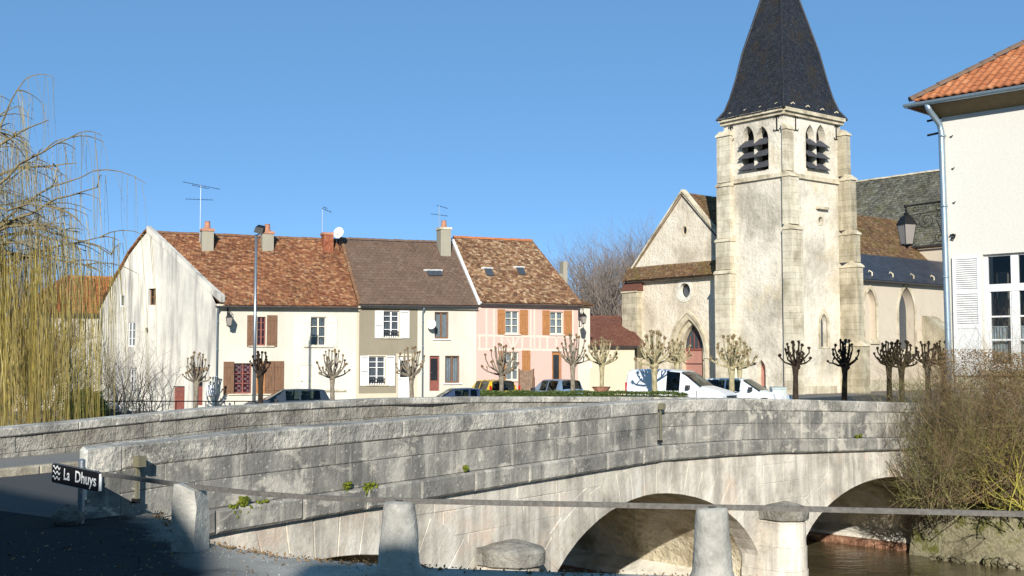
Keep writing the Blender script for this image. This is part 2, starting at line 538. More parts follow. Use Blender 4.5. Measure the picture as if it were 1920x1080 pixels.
# barrels, piers, abutments
for a in ARCH:
    c, r, zc_ = a; H = zc_ - WATER - .35
    m = M()
    nn, nd = 40, 10
    for i in range(nn):
        for k in range(nd):
            d0, d1 = -.45 - k * (CW + .45) / nd, -.45 - (k + 1) * (CW + .45) / nd
            q = []
            for (ii, dd) in ((i, d0), (i + 1, d0), (i + 1, d1), (i, d1)):
                th = pi * ii / nn
                b = 1.002
                q.append(BP(c - cos(th) * r * b, WATER + .35 + sin(th) * H * b, dd))
            m.face(q)
    m.build('arch_vault', MAT['barrel'], bridge, smooth=False)
for (s0, s1) in ((7.5, 8.8), (16.5, 17.8), (-1.0, .2), (25.5, 27)):
    m = M()
    nd = 8
    for k in range(nd):
        d0, d1 = -.02 - k * 6.9 / nd, -.02 - (k + 1) * 6.9 / nd
        m.hexa([BP(s0, -4.2, d0), BP(s1, -4.2, d0), BP(s1, -4.2, d1), BP(s0, -4.2, d1),
                BP(s0, WATER + .36, d0), BP(s1, WATER + .36, d0), BP(s1, WATER + .36, d1), BP(s0, WATER + .36, d1)])
    m.build('pier', MAT['spandrel'], bridge)
# footing ledge of pale concrete with a rusty timber wale along the far abutment and pier
m = M(); m2 = M()
for k in range(6):
    d0, d1 = .3 - k * 1.2, .3 - (k + 1) * 1.2
    m.hexa([BP(24.95, -4.2, d0), BP(25.6, -4.2, d0), BP(25.6, -4.2, d1), BP(24.95, -4.2, d1),
            BP(24.95, WATER + .28, d0), BP(25.6, WATER + .45, d0), BP(25.6, WATER + .45, d1), BP(24.95, WATER + .28, d1)])
    m2.hexa([BP(24.78, -4.2, d0), BP(24.93, -4.2, d0), BP(24.93, -4.2, d1 + .02), BP(24.78, -4.2, d1 + .02),
             BP(24.78, WATER + .17, d0), BP(24.93, WATER + .2, d0), BP(24.93, WATER + .2, d1 + .02), BP(24.78, WATER + .17, d1 + .02)])
for k in range(22):
    d = .3 - k * .32
    m2.hexa([BP(24.72, -4.2, d), BP(24.79, -4.2, d), BP(24.79, -4.2, d - .09), BP(24.72, -4.2, d - .09),
             BP(24.72, WATER + .1, d), BP(24.79, WATER + .1, d), BP(24.79, WATER + .1, d - .09), BP(24.72, WATER + .1, d - .09)])
m.build('footing_ledge', MAT['paleblock'], bridge); m2.build('timber_wale', MAT['rust'], bridge)
m = M(); m2 = M()
for k in range(6):
    d0, d1 = .1 - k * 1.15, .1 - (k + 1) * 1.15
    m.hexa([BP(16.0, -4.2, d0), BP(16.6, -4.2, d0), BP(16.6, -4.2, d1), BP(16.0, -4.2, d1),
            BP(16.0, WATER + .25, d0), BP(16.6, WATER + .5, d0), BP(16.6, WATER + .5, d1), BP(16.0, WATER + .25, d1)])
    m2.hexa([BP(15.85, -4.2, d0), BP(15.98, -4.2, d0), BP(15.98, -4.2, d1), BP(15.85, -4.2, d1),
             BP(15.85, WATER + .12, d0), BP(15.98, WATER + .14, d0), BP(15.98, WATER + .14, d1), BP(15.85, WATER + .12, d1)])
m.build('footing_ledge', MAT['paleblock'], bridge); m2.build('timber_wale', MAT['rust'], bridge)

# cutwaters
for (pxc, ztop, rr_) in ((960, -1.14, .47), (1466, -1.36, .46)):
    sc_ = min((abs((lambda q: 960 + F * q.x / q.y)(BP(k * .02, 0, .36)) - pxc), k * .02) for k in range(1300))[1]
    cpos = BP(sc_, 0, .36)
    cw = M()
    # stacked half-round courses
    z = WATER - .8; k = 0
    while z < ztop - .36:
        h = min(.5, ztop - .34 - z)
        cw = M()
        rad = rr_ - .03 + rw.uniform(-.006, .006) + .10 * max(0, (ztop - z) / 2.5) ** 2
        prof = []
        nn = 14
        ring = []
        ax = Anrm(sc_); tx = Vector((ax.y, -ax.x)) * -1
        for j in range(nn + 1):
            an = -pi / 2 + pi * j / nn
            ring.append(Vector((cpos.x, cpos.y)) + ax * (cos(an) * rad) + tx * (sin(an) * rad))
        ring.append(ring[-1] - ax * .8); ring.append(ring[0] - ax * .8)
        b = len(cw.v)
        for zz, ins in ((z + .001, 0), (z + h - .003, 0)):
            for q in ring: cw.v.append((q.x, q.y, zz))
        L = len(ring)
        for j in range(L):
            cw.f.append((j, (j + 1) % L, L + (j + 1) % L, L + j)); cw.k.append(0)
        cw.f.append(tuple(range(L, 2 * L))); cw.k.append(0)
        cw.f.append(tuple(reversed(range(L)))); cw.k.append(0)
        cw.build('cutwater_stone', MAT['spandrel'], bridge)
        z += h; k += 1
    cp = M()
    prof = [(rr_ + .0, ztop - .34), (rr_ + .05, ztop - .31), (rr_ + .06, ztop - .12), (rr_ + .02, ztop - .07), (rr_ * .6, ztop - .01), (rr_ * .3, ztop + .03), (.05, ztop + .05)]
    cp.lathe((cpos.x, cpos.y, 0), prof, 32)
    for i, v in enumerate(cp.v):
        dv = noise.noise(Vector(v) * 3) * .012
        cp.v[i] = (v[0], v[1], v[2] + dv)
    cp.build('cutwater_cap', MAT['cap'], bridge, smooth=False)
    # the cap runs back to the wall face
    cb = M()
    ax = Anrm(sc_); tx = Vector((ax.y, -ax.x))
    for (w, z0_, z1_) in ((rr_ - .01, ztop - .32, ztop - .14),):
        c2 = Vector((cpos.x, cpos.y))
        q = [c2 + tx * w, c2 - tx * w, c2 - tx * w - ax * .5, c2 + tx * w - ax * .5]
        cb.hexa([(p.x, p.y, z0_) for p in q] + [(p.x, p.y, z1_ + (.12 if i > 1 else 0)) for i, p in enumerate(q)])
    cb.build('cutwater_cap_tail', MAT['cap'], bridge)

# far parapet (wall B): its road side faces us
ZTB = [(-20, .0), (-3, .42), (3.6, .67), (7.8, .86), (12.6, .90), (20, .72), (26, .55)]
def ztb(s): return interp(ZTB, s)
def BP2(s, z, d=0.0): return BP(s, z, d - CW)
zk = lambda k: (lambda s: ztb(s) - k)
def zbB(s): return interp([(-20, -.15), (-4, -.05), (3.6, .08), (13, .12), (26, .0)], s)
course(BP2, -7, 25.6, zk(0), zk(.15), -.42, .05, 1.3, 2.4, 'coping_stone', MAT['coping'], bridge, ch=.02, jit=.010)
course(BP2, -7, 25.6, zk(.15), zk(.42), -.38, .0, .35, .9, 'inner_parapet_stone', MAT['rough_wall'], bridge, ch=.008, jit=.010)
course(BP2, -7, 25.6, zk(.42), zk(.66), -.38, .01, .5, 1.1, 'inner_parapet_stone', MAT['rough_wall'], bridge, ch=.008, jit=.008)
m = M()
for i in range(60):
    s0, s1 = -7 + i * .543, -7 + (i + 1) * .543
    m.hexa([BP2(s0, -1.2, -.03), BP2(s1, -1.2, -.03), BP2(s1, -1.2, -.36), BP2(s0, -1.2, -.36),
            BP2(s0, ztb(s0) - .05, -.03), BP2(s1, ztb(s1) - .05, -.03), BP2(s1, ztb(s1) - .05, -.36), BP2(s0, ztb(s0) - .05, -.36)])
m.build('far_parapet_core', MAT['mortar'], bridge)
m = M()
for i in range(52):
    s0, s1 = -.3 + i * .5, -.3 + (i + 1) * .5
    def lz(s):
        for a in ARCH:
            e = ell(a, s)
            if e is not None: return e
        return -4.2
    m.face([BP2(s0, lz(s0), -.37), BP2(s1, lz(s1), -.37), BP2(s1, -.2, -.37), BP2(s0, -.2, -.37)])
m.build('far_spandrel', MAT['spandrel'], bridge)

# deck, sidewalk, kerb
def zroad(s): return interp([(-4, 0), (1.0, 0.004), (6, .06), (13, .12), (20, .06), (26, .0), (60, 0)], s)
m = M(); msw = M(); mk = M()
for i in range(54):
    s0, s1 = .0 + i * .5, .0 + (i + 1) * .5
    m.face([BP(s0, zroad(s0), -.4), BP(s1, zroad(s1), -.4), BP(s1, zroad(s1), -CW + .1), BP(s0, zroad(s0), -CW + .1)])
tag(m.build('road_over_bridge', MAT['asphalt'], kind='structure'), 'grey asphalt roadway crossing the bridge between its parapets', 'road')
for i in range(66):
    s0, s1 = -7 + i * .5, -7 + (i + 1) * .5
    msw.hexa([BP(s0, -.3, -CW + 1.35), BP(s1, -.3, -CW + 1.35), BP(s1, -.3, -CW - .02), BP(s0, -.3, -CW - .02),
              BP(s0, zroad(s0) + .12, -CW + 1.35), BP(s1, zroad(s1) + .12, -CW + 1.35), BP(s1, zroad(s1) + .14, -CW - .02), BP(s0, zroad(s0) + .14, -CW - .02)])
sw = tag(msw.build('sidewalk', MAT['sidewalk'], kind='structure'), 'narrow pale sidewalk along the far parapet', 'sidewalk')
s = -7
while s < 25:
    e = s + rw.uniform(.8, 1.1)
    stone_block(BP, s + .006, e - .006, -.3, -.3, zroad(s) + .127, zroad(e) + .127, -CW + 1.353, -CW + 1.52, ch=.02).build('kerb_stone', MAT['kerb'], sw)
    s = e

# iron brackets on the outer face of the parapet
def bracket(px0, py_top, py_bot, lab, boxed=.0):
    # find the station under this pixel
    best = min((abs((lambda q: 960 + F * q.x / q.y)(BP(k * .02, 0, .08)) - px0), k * .02) for k in range(1300))[1]
    q = BP(best, 0, .08)
    def zz(py): d = ray(px0, py); return EYE + d.z / d.y * q.y
    t = thing('wall_bracket', (q.x, q.y, zz(py_bot)), lab, 'iron bracket', 'iron brackets on the parapet')
    a = Anrm(best); tx = Vector((-a.y, a.x)); 
    fr = Frame((q.x, q.y), tx, a)
    mm = M(); mm.fbox(fr, -.018, .018, zz(py_bot), zz(py_top) - .02, -.012, .016)
    mm.build('rod', MAT['olivebox'], t)
    mm = M(); mm.fbox(fr, -.05, .05, zz(py_top) - .12, zz(py_top), -.02, .09)
    mm.build('cap_box', MAT['olivebox'], t)
    mm = M(); mm.fbox(fr, -.03, .03, zz(py_bot) - .02, zz(py_bot) + .03, -.06, .03); mm.build('foot_plate', MAT['iron'], t)
    return t
bracket(263, 855, 940, 'short olive iron bracket with box head on the parapet behind the river sign')
bracket(1237, 756, 828, 'tall olive iron bracket with a box head at the bend of the parapet')

# moss tufts growing from the joints
mt = M()
for (px, py, w) in ((442, 948, .16), (490, 942, .13), (455, 935, .10), (683, 915, .12), (690, 908, .1), (648, 908, .07), (868, 876, .05), (1598, 818, .05), (1605, 816, .04)):
    s = min((abs((lambda q: 960 + F * q.x / q.y)(BP(k * .02, 0, .0)) - px), k * .02) for k in range(1300))[1]
    q = BP(s, 0, .01); d = ray(px, py); z = EYE + d.z / d.y * q.y
    for k in range(40):
        a = R.gauss(0, w * .45); b = -abs(R.gauss(0, w * .6)) + .02
        c = BP(s + a, z + b, R.uniform(.0, .04) + .05 * (z + b > zt(s) - H_P))
        mt.blob(c, R.uniform(.012, .028), 5, 3, .3)
tag(mt.build('moss_tufts', MAT['moss'], kind='stuff'), 'green moss tufts hanging from the joints of the near parapet', 'moss')

# ================================================================ GROUND
QE = [(-4.05, 13.6), (-3.45, 12.2), (-2.9, 11.35), (-2.0, 10.55), (-.6, 10.0), (2, 9.55), (6, 9.1), (12, 8.3), (40, 4)]
m = M()
a = BP(0, 0, -.3); b = BP(0, 0, -CW - .2); c = BP(-9, 0, -CW - .2)
poly = [(80, -60), (80, 0)] + list(reversed(QE)) + [(a.x, a.y), (b.x, b.y), (c.x, c.y), (-40, 8), (-120, -10), (-120, -60)]
pv = [Vector((x, y, 0)) for x, y in poly]
for tri in tessellate_polygon([pv]): m.face([pv[i] for i in tri])
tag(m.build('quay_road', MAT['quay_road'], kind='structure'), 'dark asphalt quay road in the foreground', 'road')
m = M()
for (x0, y0), (x1, y1) in zip(QE, QE[1:]):
    m.face([(x0, y0, 0), (x1, y1, 0), (x1, y1, -5), (x0, y0, -5)])
b2 = BP(.2, 0, -CW - .3); 
for (x0, y0), (x1, y1) in zip([(b2.x, b2.y), (-14, 26), (-40, 36), (-120, 60)], [(-14, 26), (-40, 36), (-120, 60), (-130, 62)]):
    m.face([(x0, y0, -.2), (x1, y1, -.2), (x1, y1, -5), (x0, y0, -5)])
m.build('quay_wall', MAT['rubble'], kind='structure')
m = M()
for tri in [[(b.x, b.y, -.15), (c.x, c.y, -.15), (-120, 58, -.15)], [(c.x, c.y, -.15), (-120, -60, -.15), (-120, 58, -.15)]]: m.face(tri)
m.build('bank_grass_ground', MAT['square'], kind='structure')
m = M()
NX = 1
m.face([(-150, 0, WATER), (150, 0, WATER), (150, 90, WATER), (-150, 90, WATER)])
m.build('river_water', MAT['water'], kind='structure')
m = M(); m.face([(-300, -200, -5.2), (300, -200, -5.2), (300, 300, -5.2), (-300, 300, -5.2)])
m.build('river_bed', MAT['square'], kind='structure')

GB = [(-60, -1.3), (-40, -1.2), (-15, -.92), (-5, -.82), (2, -.62), (7, -.42), (12, -.12), (60, -.1)]
def gz(x, y):
    b = interp(GB, x)
    q = Apos(27) + Anrm(27) * -3
    dd = sqrt((x - q.x) ** 2 + (y - q.y) ** 2)
    t = min(1, max(0, (dd - 4) / 7))
    return b * t
pA = BP(25.6, 0, .3); pB = BP(25.6, 0, -CW - .4)
EDGE = [((120, -60), (1, -.3)), ((63, -5), (1, .1)), ((32.5, 18.5), (.9, .35)), ((15.2, 32.2), (.75, .66)), ((13.4, 33.6), (.72, .7)),
        ((pA.x, pA.y), (.65, .75)), ((pB.x, pB.y), (.3, 1)), ((3, 39.5), (.12, 1)), ((-4, 42.5), (.03, 1)), ((-12, 45), (-.05, 1)), ((-20, 48), (-.15, 1)), ((-30, 52), (-.35, 1)), ((-60, 62), (-.8, .6)), ((-200, 90), (-1, .2))]
rad = [0, 1, 2, 3.5, 5, 7, 9, 12, 15, 18, 22, 26, 30, 36, 44, 60, 90, 150, 300, 900]
rows = []
for i, ((x, y), o) in enumerate(EDGE):
    o = Vector(o).normalized()
    rows.append([(x + o.x * r, y + o.y * r) for r in rad])
# refine between rows
fin = []
for r0, r1 in zip(rows, rows[1:]):
    for k in range(6):
        fin.append([(lerp(a_[0], b_[0], k / 6), lerp(a_[1], b_[1], k / 6)) for a_, b_ in zip(r0, r1)])
fin.append(rows[-1])
def gz2(x, y, r):
    z = gz(x, y)
    if r > 90: z = lerp(z, -1.0, min(1, (r - 90) / 200))
    return z
m = M()
W_ = len(rad)
for rw_ in fin:
    for (x, y), r in zip(rw_, rad): m.v.append((x, y, gz2(x, y, r)))
for i in range(len(fin) - 1):
    for j in range(W_ - 1):
        m.f.append((i * W_ + j, (i + 1) * W_ + j, (i + 1) * W_ + j + 1, i * W_ + j + 1)); m.k.append(0)
tag(m.build('square_ground', MAT['square'], kind='structure', smooth=True), 'pale gravel and asphalt village square beyond the bridge', 'ground')
# ================================================================ BUILDING HELPERS
def tess(fr, outer, holes, d=0.0, m=None, k=0):
    polys = [[Vector((s, z, 0)) for s, z in outer]] + [[Vector((s, z, 0)) for s, z in h] for h in holes]
    flat = [p for q in polys for p in q]
    m = m or M()
    for tri in tessellate_polygon(polys):
        pts = [fr.pt(flat[i].x, flat[i].y, d) for i in tri]
        nn = (pts[1] - pts[0]).cross(pts[2] - pts[0])
        if nn.x * fr.n.x + nn.y * fr.n.y < 0: pts.reverse()
        m.face(pts, k)
    return m
def wall_panel(fr, outer, holes, mat, parent, rev=.2, d=0.0, name='wall', edge=None, label=None):
    m = tess(fr, outer, holes, d)
    for h in holes:
        for (a, b) in zip(h, h[1:] + h[:1]):
            m.face([fr.pt(a[0], a[1], d), fr.pt(b[0], b[1], d), fr.pt(b[0], b[1], d - rev), fr.pt(a[0], a[1], d - rev)])
    if edge:
        for (a, b) in zip(outer, outer[1:] + outer[:1]):
            m.face([fr.pt(a[0], a[1], d), fr.pt(b[0], b[1], d), fr.pt(b[0], b[1], d - edge), fr.pt(a[0], a[1], d - edge)])
    return m.build(name, mat, parent, label=label)
def rc(fr, x0, y0, x1, y1, d=0.0):
    ym = (y0 + y1) / 2; xm = (x0 + x1) / 2
    s = sorted([fr.hit(x0, ym, d)[0], fr.hit(x1, ym, d)[0]])
    return s[0], s[1], fr.hit(xm, y1, d)[1], fr.hit(xm, y0, d)[1]
def hole(r): s0, s1, z0, z1 = r; return [(s0, z0), (s1, z0), (s1, z1), (s0, z1)]
def glassmat(name='window_glass', tint=(.55, .6, .62)):
    n = N(name)
    tr = n.new('ShaderNodeBsdfTransparent'); tr.inputs[0].default_value = tint + (1,)
    gl = n.new('ShaderNodeBsdfGlossy'); gl.inputs['Roughness'].default_value = .03
    lw = n.new('ShaderNodeLayerWeight'); lw.inputs[0].default_value = .5
    mx = n.new('ShaderNodeMixShader')
    f = n.math('ADD', n.math('MULTIPLY', n.math('POWER', lw.outputs['Facing'], 4.0), .7), .04)
    n.l(f, mx.inputs[0]); n.l(tr.outputs[0], mx.inputs[1]); n.l(gl.outputs[0], mx.inputs[2])
    n.l(mx.outputs[0], n.out.inputs[0])
    return n.m
MAT['glass'] = glassmat()
MAT['carglass'] = glassmat('car_glass', (.22, .27, .26))
MAT['white_paint'] = plain('white_paint', (.72, .71, .68), .5, var=.05)
MAT['cream_paint'] = plain('cream_paint', (.70, .64, .50), .6, var=.05)
MAT['brown_wood'] = plain('brown_wood_shutter', (.165, .085, .045), .7, var=.35, vs=(40, 40, 3))
MAT['orange_wood'] = plain('orange_varnished_wood', (.34, .15, .05), .6, var=.25, vs=(40, 40, 3))
MAT['redwood'] = plain('dark_red_wood', (.22, .07, .05), .6, var=.2)
MAT['salmon_door'] = plain('faded_salmon_door', (.42, .20, .15), .75, var=.12, vs=(20, 20, 2))
MAT['dark'] = plain('dark_interior', (.012, .011, .010), .9)
MAT['sill'] = stone('sill_stone', 'c9bfa8', 'a39a86', 'd9d0bc', 3, 0)
def lace(name, a, b, sc=60):
    n = N(name)
    k = n.noise((sc, sc, sc), 3, .6)
    f = n.noise((22, 22, .6), 3, .5)
    c = n.ramp(k, [(.42, a), (.58, b)])
    n.bump(f, .8, .05)
    return n.fin(n.mix(.5, c, n.ramp(f, [(.3, .5), (.7, 1.0)]), 'MULTIPLY'), .9)
MAT['lace'] = lace('lace_curtain', (.32, .33, .35), (.75, .75, .74))
MAT['lace_dark'] = lace('grey_patterned_curtain', (.10, .10, .12), (.45, .45, .47), 40)
def gingham():
    n = N('red_checked_curtain')
    a = n.new('ShaderNodeTexChecker'); a.inputs['Scale'].default_value = 7
    n.l(n.map((1, 1, 1.2)), a.inputs['Vector']); a.inputs['Color1'].default_value = (.25, .02, .03, 1); a.inputs['Color2'].default_value = (.55, .35, .35, 1)
    f = n.noise((16, 16, .5), 3)
    return n.fin(n.mix(.6, a.outputs[0], n.ramp(f, [(.35, .3), (.65, 1.0)]), 'MULTIPLY'), .9)
MAT['gingham'] = gingham()
MAT['red_curtain'] = plain('red_curtain', (.10, .015, .02), .9, var=.5, vs=(14, 14, 1))

def render_mat(name, base, grime, grey='7e7c78', sc=.35, amount=.6, low=None, fine=22, bs=.25, streak=.5):
    n = N(name)
    g = n.noise((sc, sc, sc * .6), 7, .62)
    c = n.mix(n.math('MULTIPLY', n.ramp(g, [(.42, 0.0), (.68, 1.0)]), amount), base, grime)
    s = n.noise((1.6, 1.6, .16), 5, .6)
    c = n.mix(n.math('MULTIPLY', n.ramp(s, [(.5, 0.0), (.72, 1.0)]), streak), c, grey)
    f = n.noise(fine, 4, .6)
    c = n.mix(.35, c, n.ramp(f, [(.3, .7), (.6, 1.0)]), 'MULTIPLY')
    n.bump(f, bs, .015)
    return n.fin(c, .92, .15)
MAT['r_gable'] = render_mat('old_stained_lime_render', (.68, .64, .54), (.40, .38, .34), (.20, .19, .18), .33, 1.0, streak=1.0)
MAT['r_cream'] = render_mat('cream_render', (.62, .58, .48), (.52, .47, .38), (.42, .38, .31), .5, .75, streak=.35)
MAT['r_white'] = render_mat('off_white_render', (.66, .62, .525), (.56, .515, .42), (.45, .42, .36), .5, .7, streak=.3)
MAT['r_olive'] = render_mat('olive_grey_render', (.275, .24, .17), (.22, .19, .135), (.17, .15, .11), .6, .6, streak=.35)
MAT['r_beige'] = render_mat('beige_render', (.57, .50, .37), (.50, .43, .31), (.48, .42, .3), .6, .5, streak=.2)
MAT['r_pink'] = render_mat('pink_render', (.60, .40, .335), (.54, .36, .30), (.48, .35, .29), .6, .65, streak=.25)
MAT['r_strip'] = plain('cream_timber_strip', (.64, .50, .41), .8, var=.06)
MAT['r_tall'] = render_mat('smooth_white_render', (.66, .63, .555), (.60, .57, .50), (.54, .51, .44), .3, .35, streak=.08, bs=.1)

def tile_mat(name, cols, dark='2e2118', pale=None, moss=None, rough=.85, patch=.5):
    n = N(name)
    st = [(i / (len(cols) - 1), c) for i, c in enumerate(cols)]
    c = n.ramp(n.isl(), st)
    g = n.noise(.55, 6, .65)
    c = n.mix(n.math('MULTIPLY', n.ramp(g, [(.42, 0.0), (.66, 1.0)]), patch), c, n.mix(1.0, c, .45, 'MULTIPLY'))
    f = n.noise(7, 5, .7)
    c = n.mix(n.ramp(f, [(.50, 0.0), (.66, .75)]), c, dark)
    if pale: c = n.mix(n.ramp(n.noise(4.3, 6, .7), [(.57, 0.0), (.70, .7)]), c, pale)
    if moss: c = n.mix(n.ramp(n.noise(.9, 6, .75), [(.52, 0.0), (.66, .75)]), c, moss)
    n.bump(n.noise(40, 3), .3, .01)
    return n.fin(c, rough, .2)
MAT['t_old'] = tile_mat('old_clay_roof_tile', ['93603f', '7c4e38', 'a87650', '6a4432', '98684a', 'b58c66', '855039'], '43332a', 'b29a7c')
MAT['t_old2'] = tile_mat('mottled_clay_roof_tile', ['8c6348', '6f4f3b', 'a78562', '604435', '977050', 'bea281', '7c553f'], '473a2e', 'bda888', patch=.3)
MAT['t_orange'] = tile_mat('orange_clay_roof_tile', ['b0693f', 'a36038', 'bb784b', '99593a'], '7a4426', patch=.2)
MAT['t_brown'] = tile_mat('brown_concrete_roof_tile', ['6e5a4b', '685446', '735f50', '624f42'], '56453a', patch=.2)
MAT['t_slate'] = tile_mat('weathered_spire_slate', ['2b2c31', '303238', '27282d', '35363a', '2d2f34'], '1d1d1f', '4d4e50', '3a3122', .5, patch=.25)
MAT['t_bluslate'] = tile_mat('clean_slate', ['3a3f49', '42464f', '343842', '484c55'], '2a2d33', rough=.4, patch=.3)
MAT['t_mossy'] = tile_mat('mossy_old_tile', ['5c5a50', '6e6a5c', '4c4a42', '7c7a6c', '66604e'], '35332c', 'a19f93', '57532e', patch=.6)
MAT['t_darkmix'] = tile_mat('dark_brown_church_tile', ['7a5f45', '6a4c38', '8c6f4c', '5a4432'], '3b2f25', 'b0a694', '6b6230', patch=.4)
MAT['t_maroon'] = tile_mat('maroon_barn_tile', ['704c3e', '775142', '674437', '735044'], '5a3026', patch=.2)

def tiles(e0, e1, r0, r1, w, ex, th, name, mat, parent, jit=.3, sag=.03, gauge=None):
    """overlapping tiles on the quad eave e0-e1, ridge r0-r1; one joined part"""
    e0, e1, r0, r1 = map(Vector, (e0, e1, r0, r1))
    nn = (e1 - e0).cross(r0 - e0).normalized()
    if nn.z < 0: nn = -nn
    slope = ((r0 + r1) / 2 - (e0 + e1) / 2).length
    rows = max(2, int(slope / ex))
    m = M()
    up = ((r0 + r1) / 2 - (e0 + e1) / 2).normalized()
    for j in range(rows):
        t = j / rows
        a, b = lerp(e0, r0, t), lerp(e1, r1, t)
        L = (b - a).length
        nt = max(1, int(L / w))
        off = .5 * (j % 2)
        du = (b - a).normalized()
        for i in range(-1, nt + 1):
            f0 = (i + off) / nt; f1 = (i + 1 + off) / nt
            f0 = max(0, f0); f1 = min(1, f1)
            if f1 - f0 < .15 / nt: continue
            p0, p1 = lerp(a, b, f0), lerp(a, b, f1)
            g = min(.008, w * .04)
            p0 = p0 + du * g; p1 = p1 - du * g
            s_ = sag * noise.noise(p0 * .45)
            h = th * (1 + R.uniform(-jit, jit * 1.4)); sl = up * (R.uniform(-.12, .12) * ex * jit * 2)
            lift = nn * (h + s_)
            lift2 = nn * (h * (1 + R.uniform(-jit, jit) * .4) + s_)
            q0 = p0 + up * ex * 1.25 + nn * (s_ + .004); q1 = p1 + up * ex * 1.25 + nn * (s_ + .004)
            base = len(m.v)
            for p in (p0 + sl + lift, p1 + sl + lift2, q1, q0, p0 + sl + nn * (s_ - .02), p1 + sl + nn * (s_ - .02)):
                m.v.append((p.x, p.y, p.z))
            m.f.append((base, base + 1, base + 2, base + 3)); m.f.append((base + 4, base + 5, base + 1, base)); m.k += [0, 0]
    return m.build(name, mat, parent, kind='stuff')
def roof_slab(e0, e1, r0, r1, th, mat, parent, name='roof'):
    e0, e1, r0, r1 = map(Vector, (e0, e1, r0, r1))
    nn = (e1 - e0).cross(r0 - e0).normalized()
    if nn.z < 0: nn = -nn
    m = M(); m.hexa([e0 - nn * th, e1 - nn * th, r1 - nn * th, r0 - nn * th, e0 - nn * .09, e1 - nn * .09, r1 - nn * .09, r0 - nn * .09])
    return m.build(name, mat, parent)
def ridge_tiles(p0, p1, mat, parent, r=.12, L=.42, name='ridge_tile'):
    p0, p1 = Vector(p0), Vector(p1)
    n = max(2, int((p1 - p0).length / L))
    d = (p1 - p0) / n
    a0 = None
    side = d.normalized().cross(Vector((0, 0, 1))).normalized()
    up = side.cross(d.normalized())
    if up.z < 0: up = -up
    me = None
    for i in range(n):
        if me is None:
            m = M(); b = 0
            for (f, rr) in ((0, r * 1.12), (1.04, r)):
                for k in range(6):
                    an = pi * k / 5
                    p = d * f + side * (cos(an) * rr) + up * (sin(an) * rr - r * .35)
                    m.v.append(tuple(p))
            for k in range(5): m.f.append((k, k + 1, 7 + k, 6 + k)); m.k.append(0)
            m.f.append((0, 1, 2, 3, 4, 5)); m.k.append(0)
            o = m.build(name, mat, parent); me = o.data
        else:
            o = link(name, me, parent)
        q = p0 + d * i + Vector((0, 0, R.uniform(-.012, .012)))
        o.location = q if parent.type != 'EMPTY' else q
def window(fr, parent, r, fm, cm, mull=1, bars=(.35, .67), inset=.1, fw=.055, cd=.1, guard=False, curt=True, cur_top=1.0):
    s0, s1, z0, z1 = r
    m = M()
    d0, d1 = -inset - .05, -inset
    m.fbox(fr, s0, s0 + fw, z0, z1, d0, d1); m.fbox(fr, s1 - fw, s1, z0, z1, d0, d1)
    m.fbox(fr, s0 + fw, s1 - fw, z1 - fw, z1, d0, d1 + .001); m.fbox(fr, s0 + fw, s1 - fw, z0, z0 + fw * 1.3, d0, d1 + .001)
    cols = [s0 + fw]
    for k in range(mull):
        c = s0 + (s1 - s0) * (k + 1) / (mull + 1)
        m.fbox(fr, c - fw * .7, c + fw * .7, z0 + fw * 1.3, z1 - fw, d0, d1 + .006); cols.append(c)
    for b in bars:
        z = z0 + (z1 - z0) * b
        m.fbox(fr, s0 + fw, s1 - fw, z - .018, z + .018, d0 + .01, d1 - .008)
    w = m.build('window', fm, parent)
    cols.append(s1 - fw)
    for a, b in zip(cols, cols[1:]):
        g = M(); g.face([fr.pt(a + .01, z0 + .05, -inset - .035), fr.pt(b - .01, z0 + .05, -inset - .035), fr.pt(b - .01, z1 - .04, -inset - .035), fr.pt(a + .01, z1 - .04, -inset - .035)])
        g.build('pane', MAT['glass'], w)
    if curt:
        g = M(); n = 14
        for i in range(n):
            a, b = s0 + (s1 - s0) * i / n, s0 + (s1 - s0) * (i + 1) / n
            f = lambda k: -inset - cd - .03 * (k % 2)
            zt_ = z0 + (z1 - z0) * cur_top
            g.face([fr.pt(a, z0, f(i)), fr.pt(b, z0, f(i + 1)), fr.pt(b, zt_, f(i + 1)), fr.pt(a, zt_, f(i))])
        g.build('curtain', cm, w)
    g = M(); g.face([fr.pt(s0 - .3, z0 - .3, -inset - .5), fr.pt(s1 + .3, z0 - .3, -inset - .5), fr.pt(s1 + .3, z1 + .3, -inset - .5), fr.pt(s0 - .3, z1 + .3, -inset - .5)])
    g.build('dark_room', MAT['dark'], w)
    if guard:
        g = M()
        g.fbox(fr, s0, s1, z0 + .30, z0 + .33, -.03, 0); g.fbox(fr, s0, s1, z0 + .12, z0 + .15, -.03, 0)
        for k in range(7):
            c = lerp(s0, s1, (k + .5) / 7); g.fbox(fr, c - .012, c + .012, z0 + .0, z0 + .33, -.028, -.004)
        g.build('window_guard', MAT['iron'], w)
    return w
def sill(fr, parent, r, ext=.1, mat=None, h=.07, out=.09):
    m = M(); m.fbox(fr, r[0] - ext, r[1] + ext, r[2] - h, r[2] - .004, -.02, out); m.build('window_sill', mat or MAT['sill'], parent)
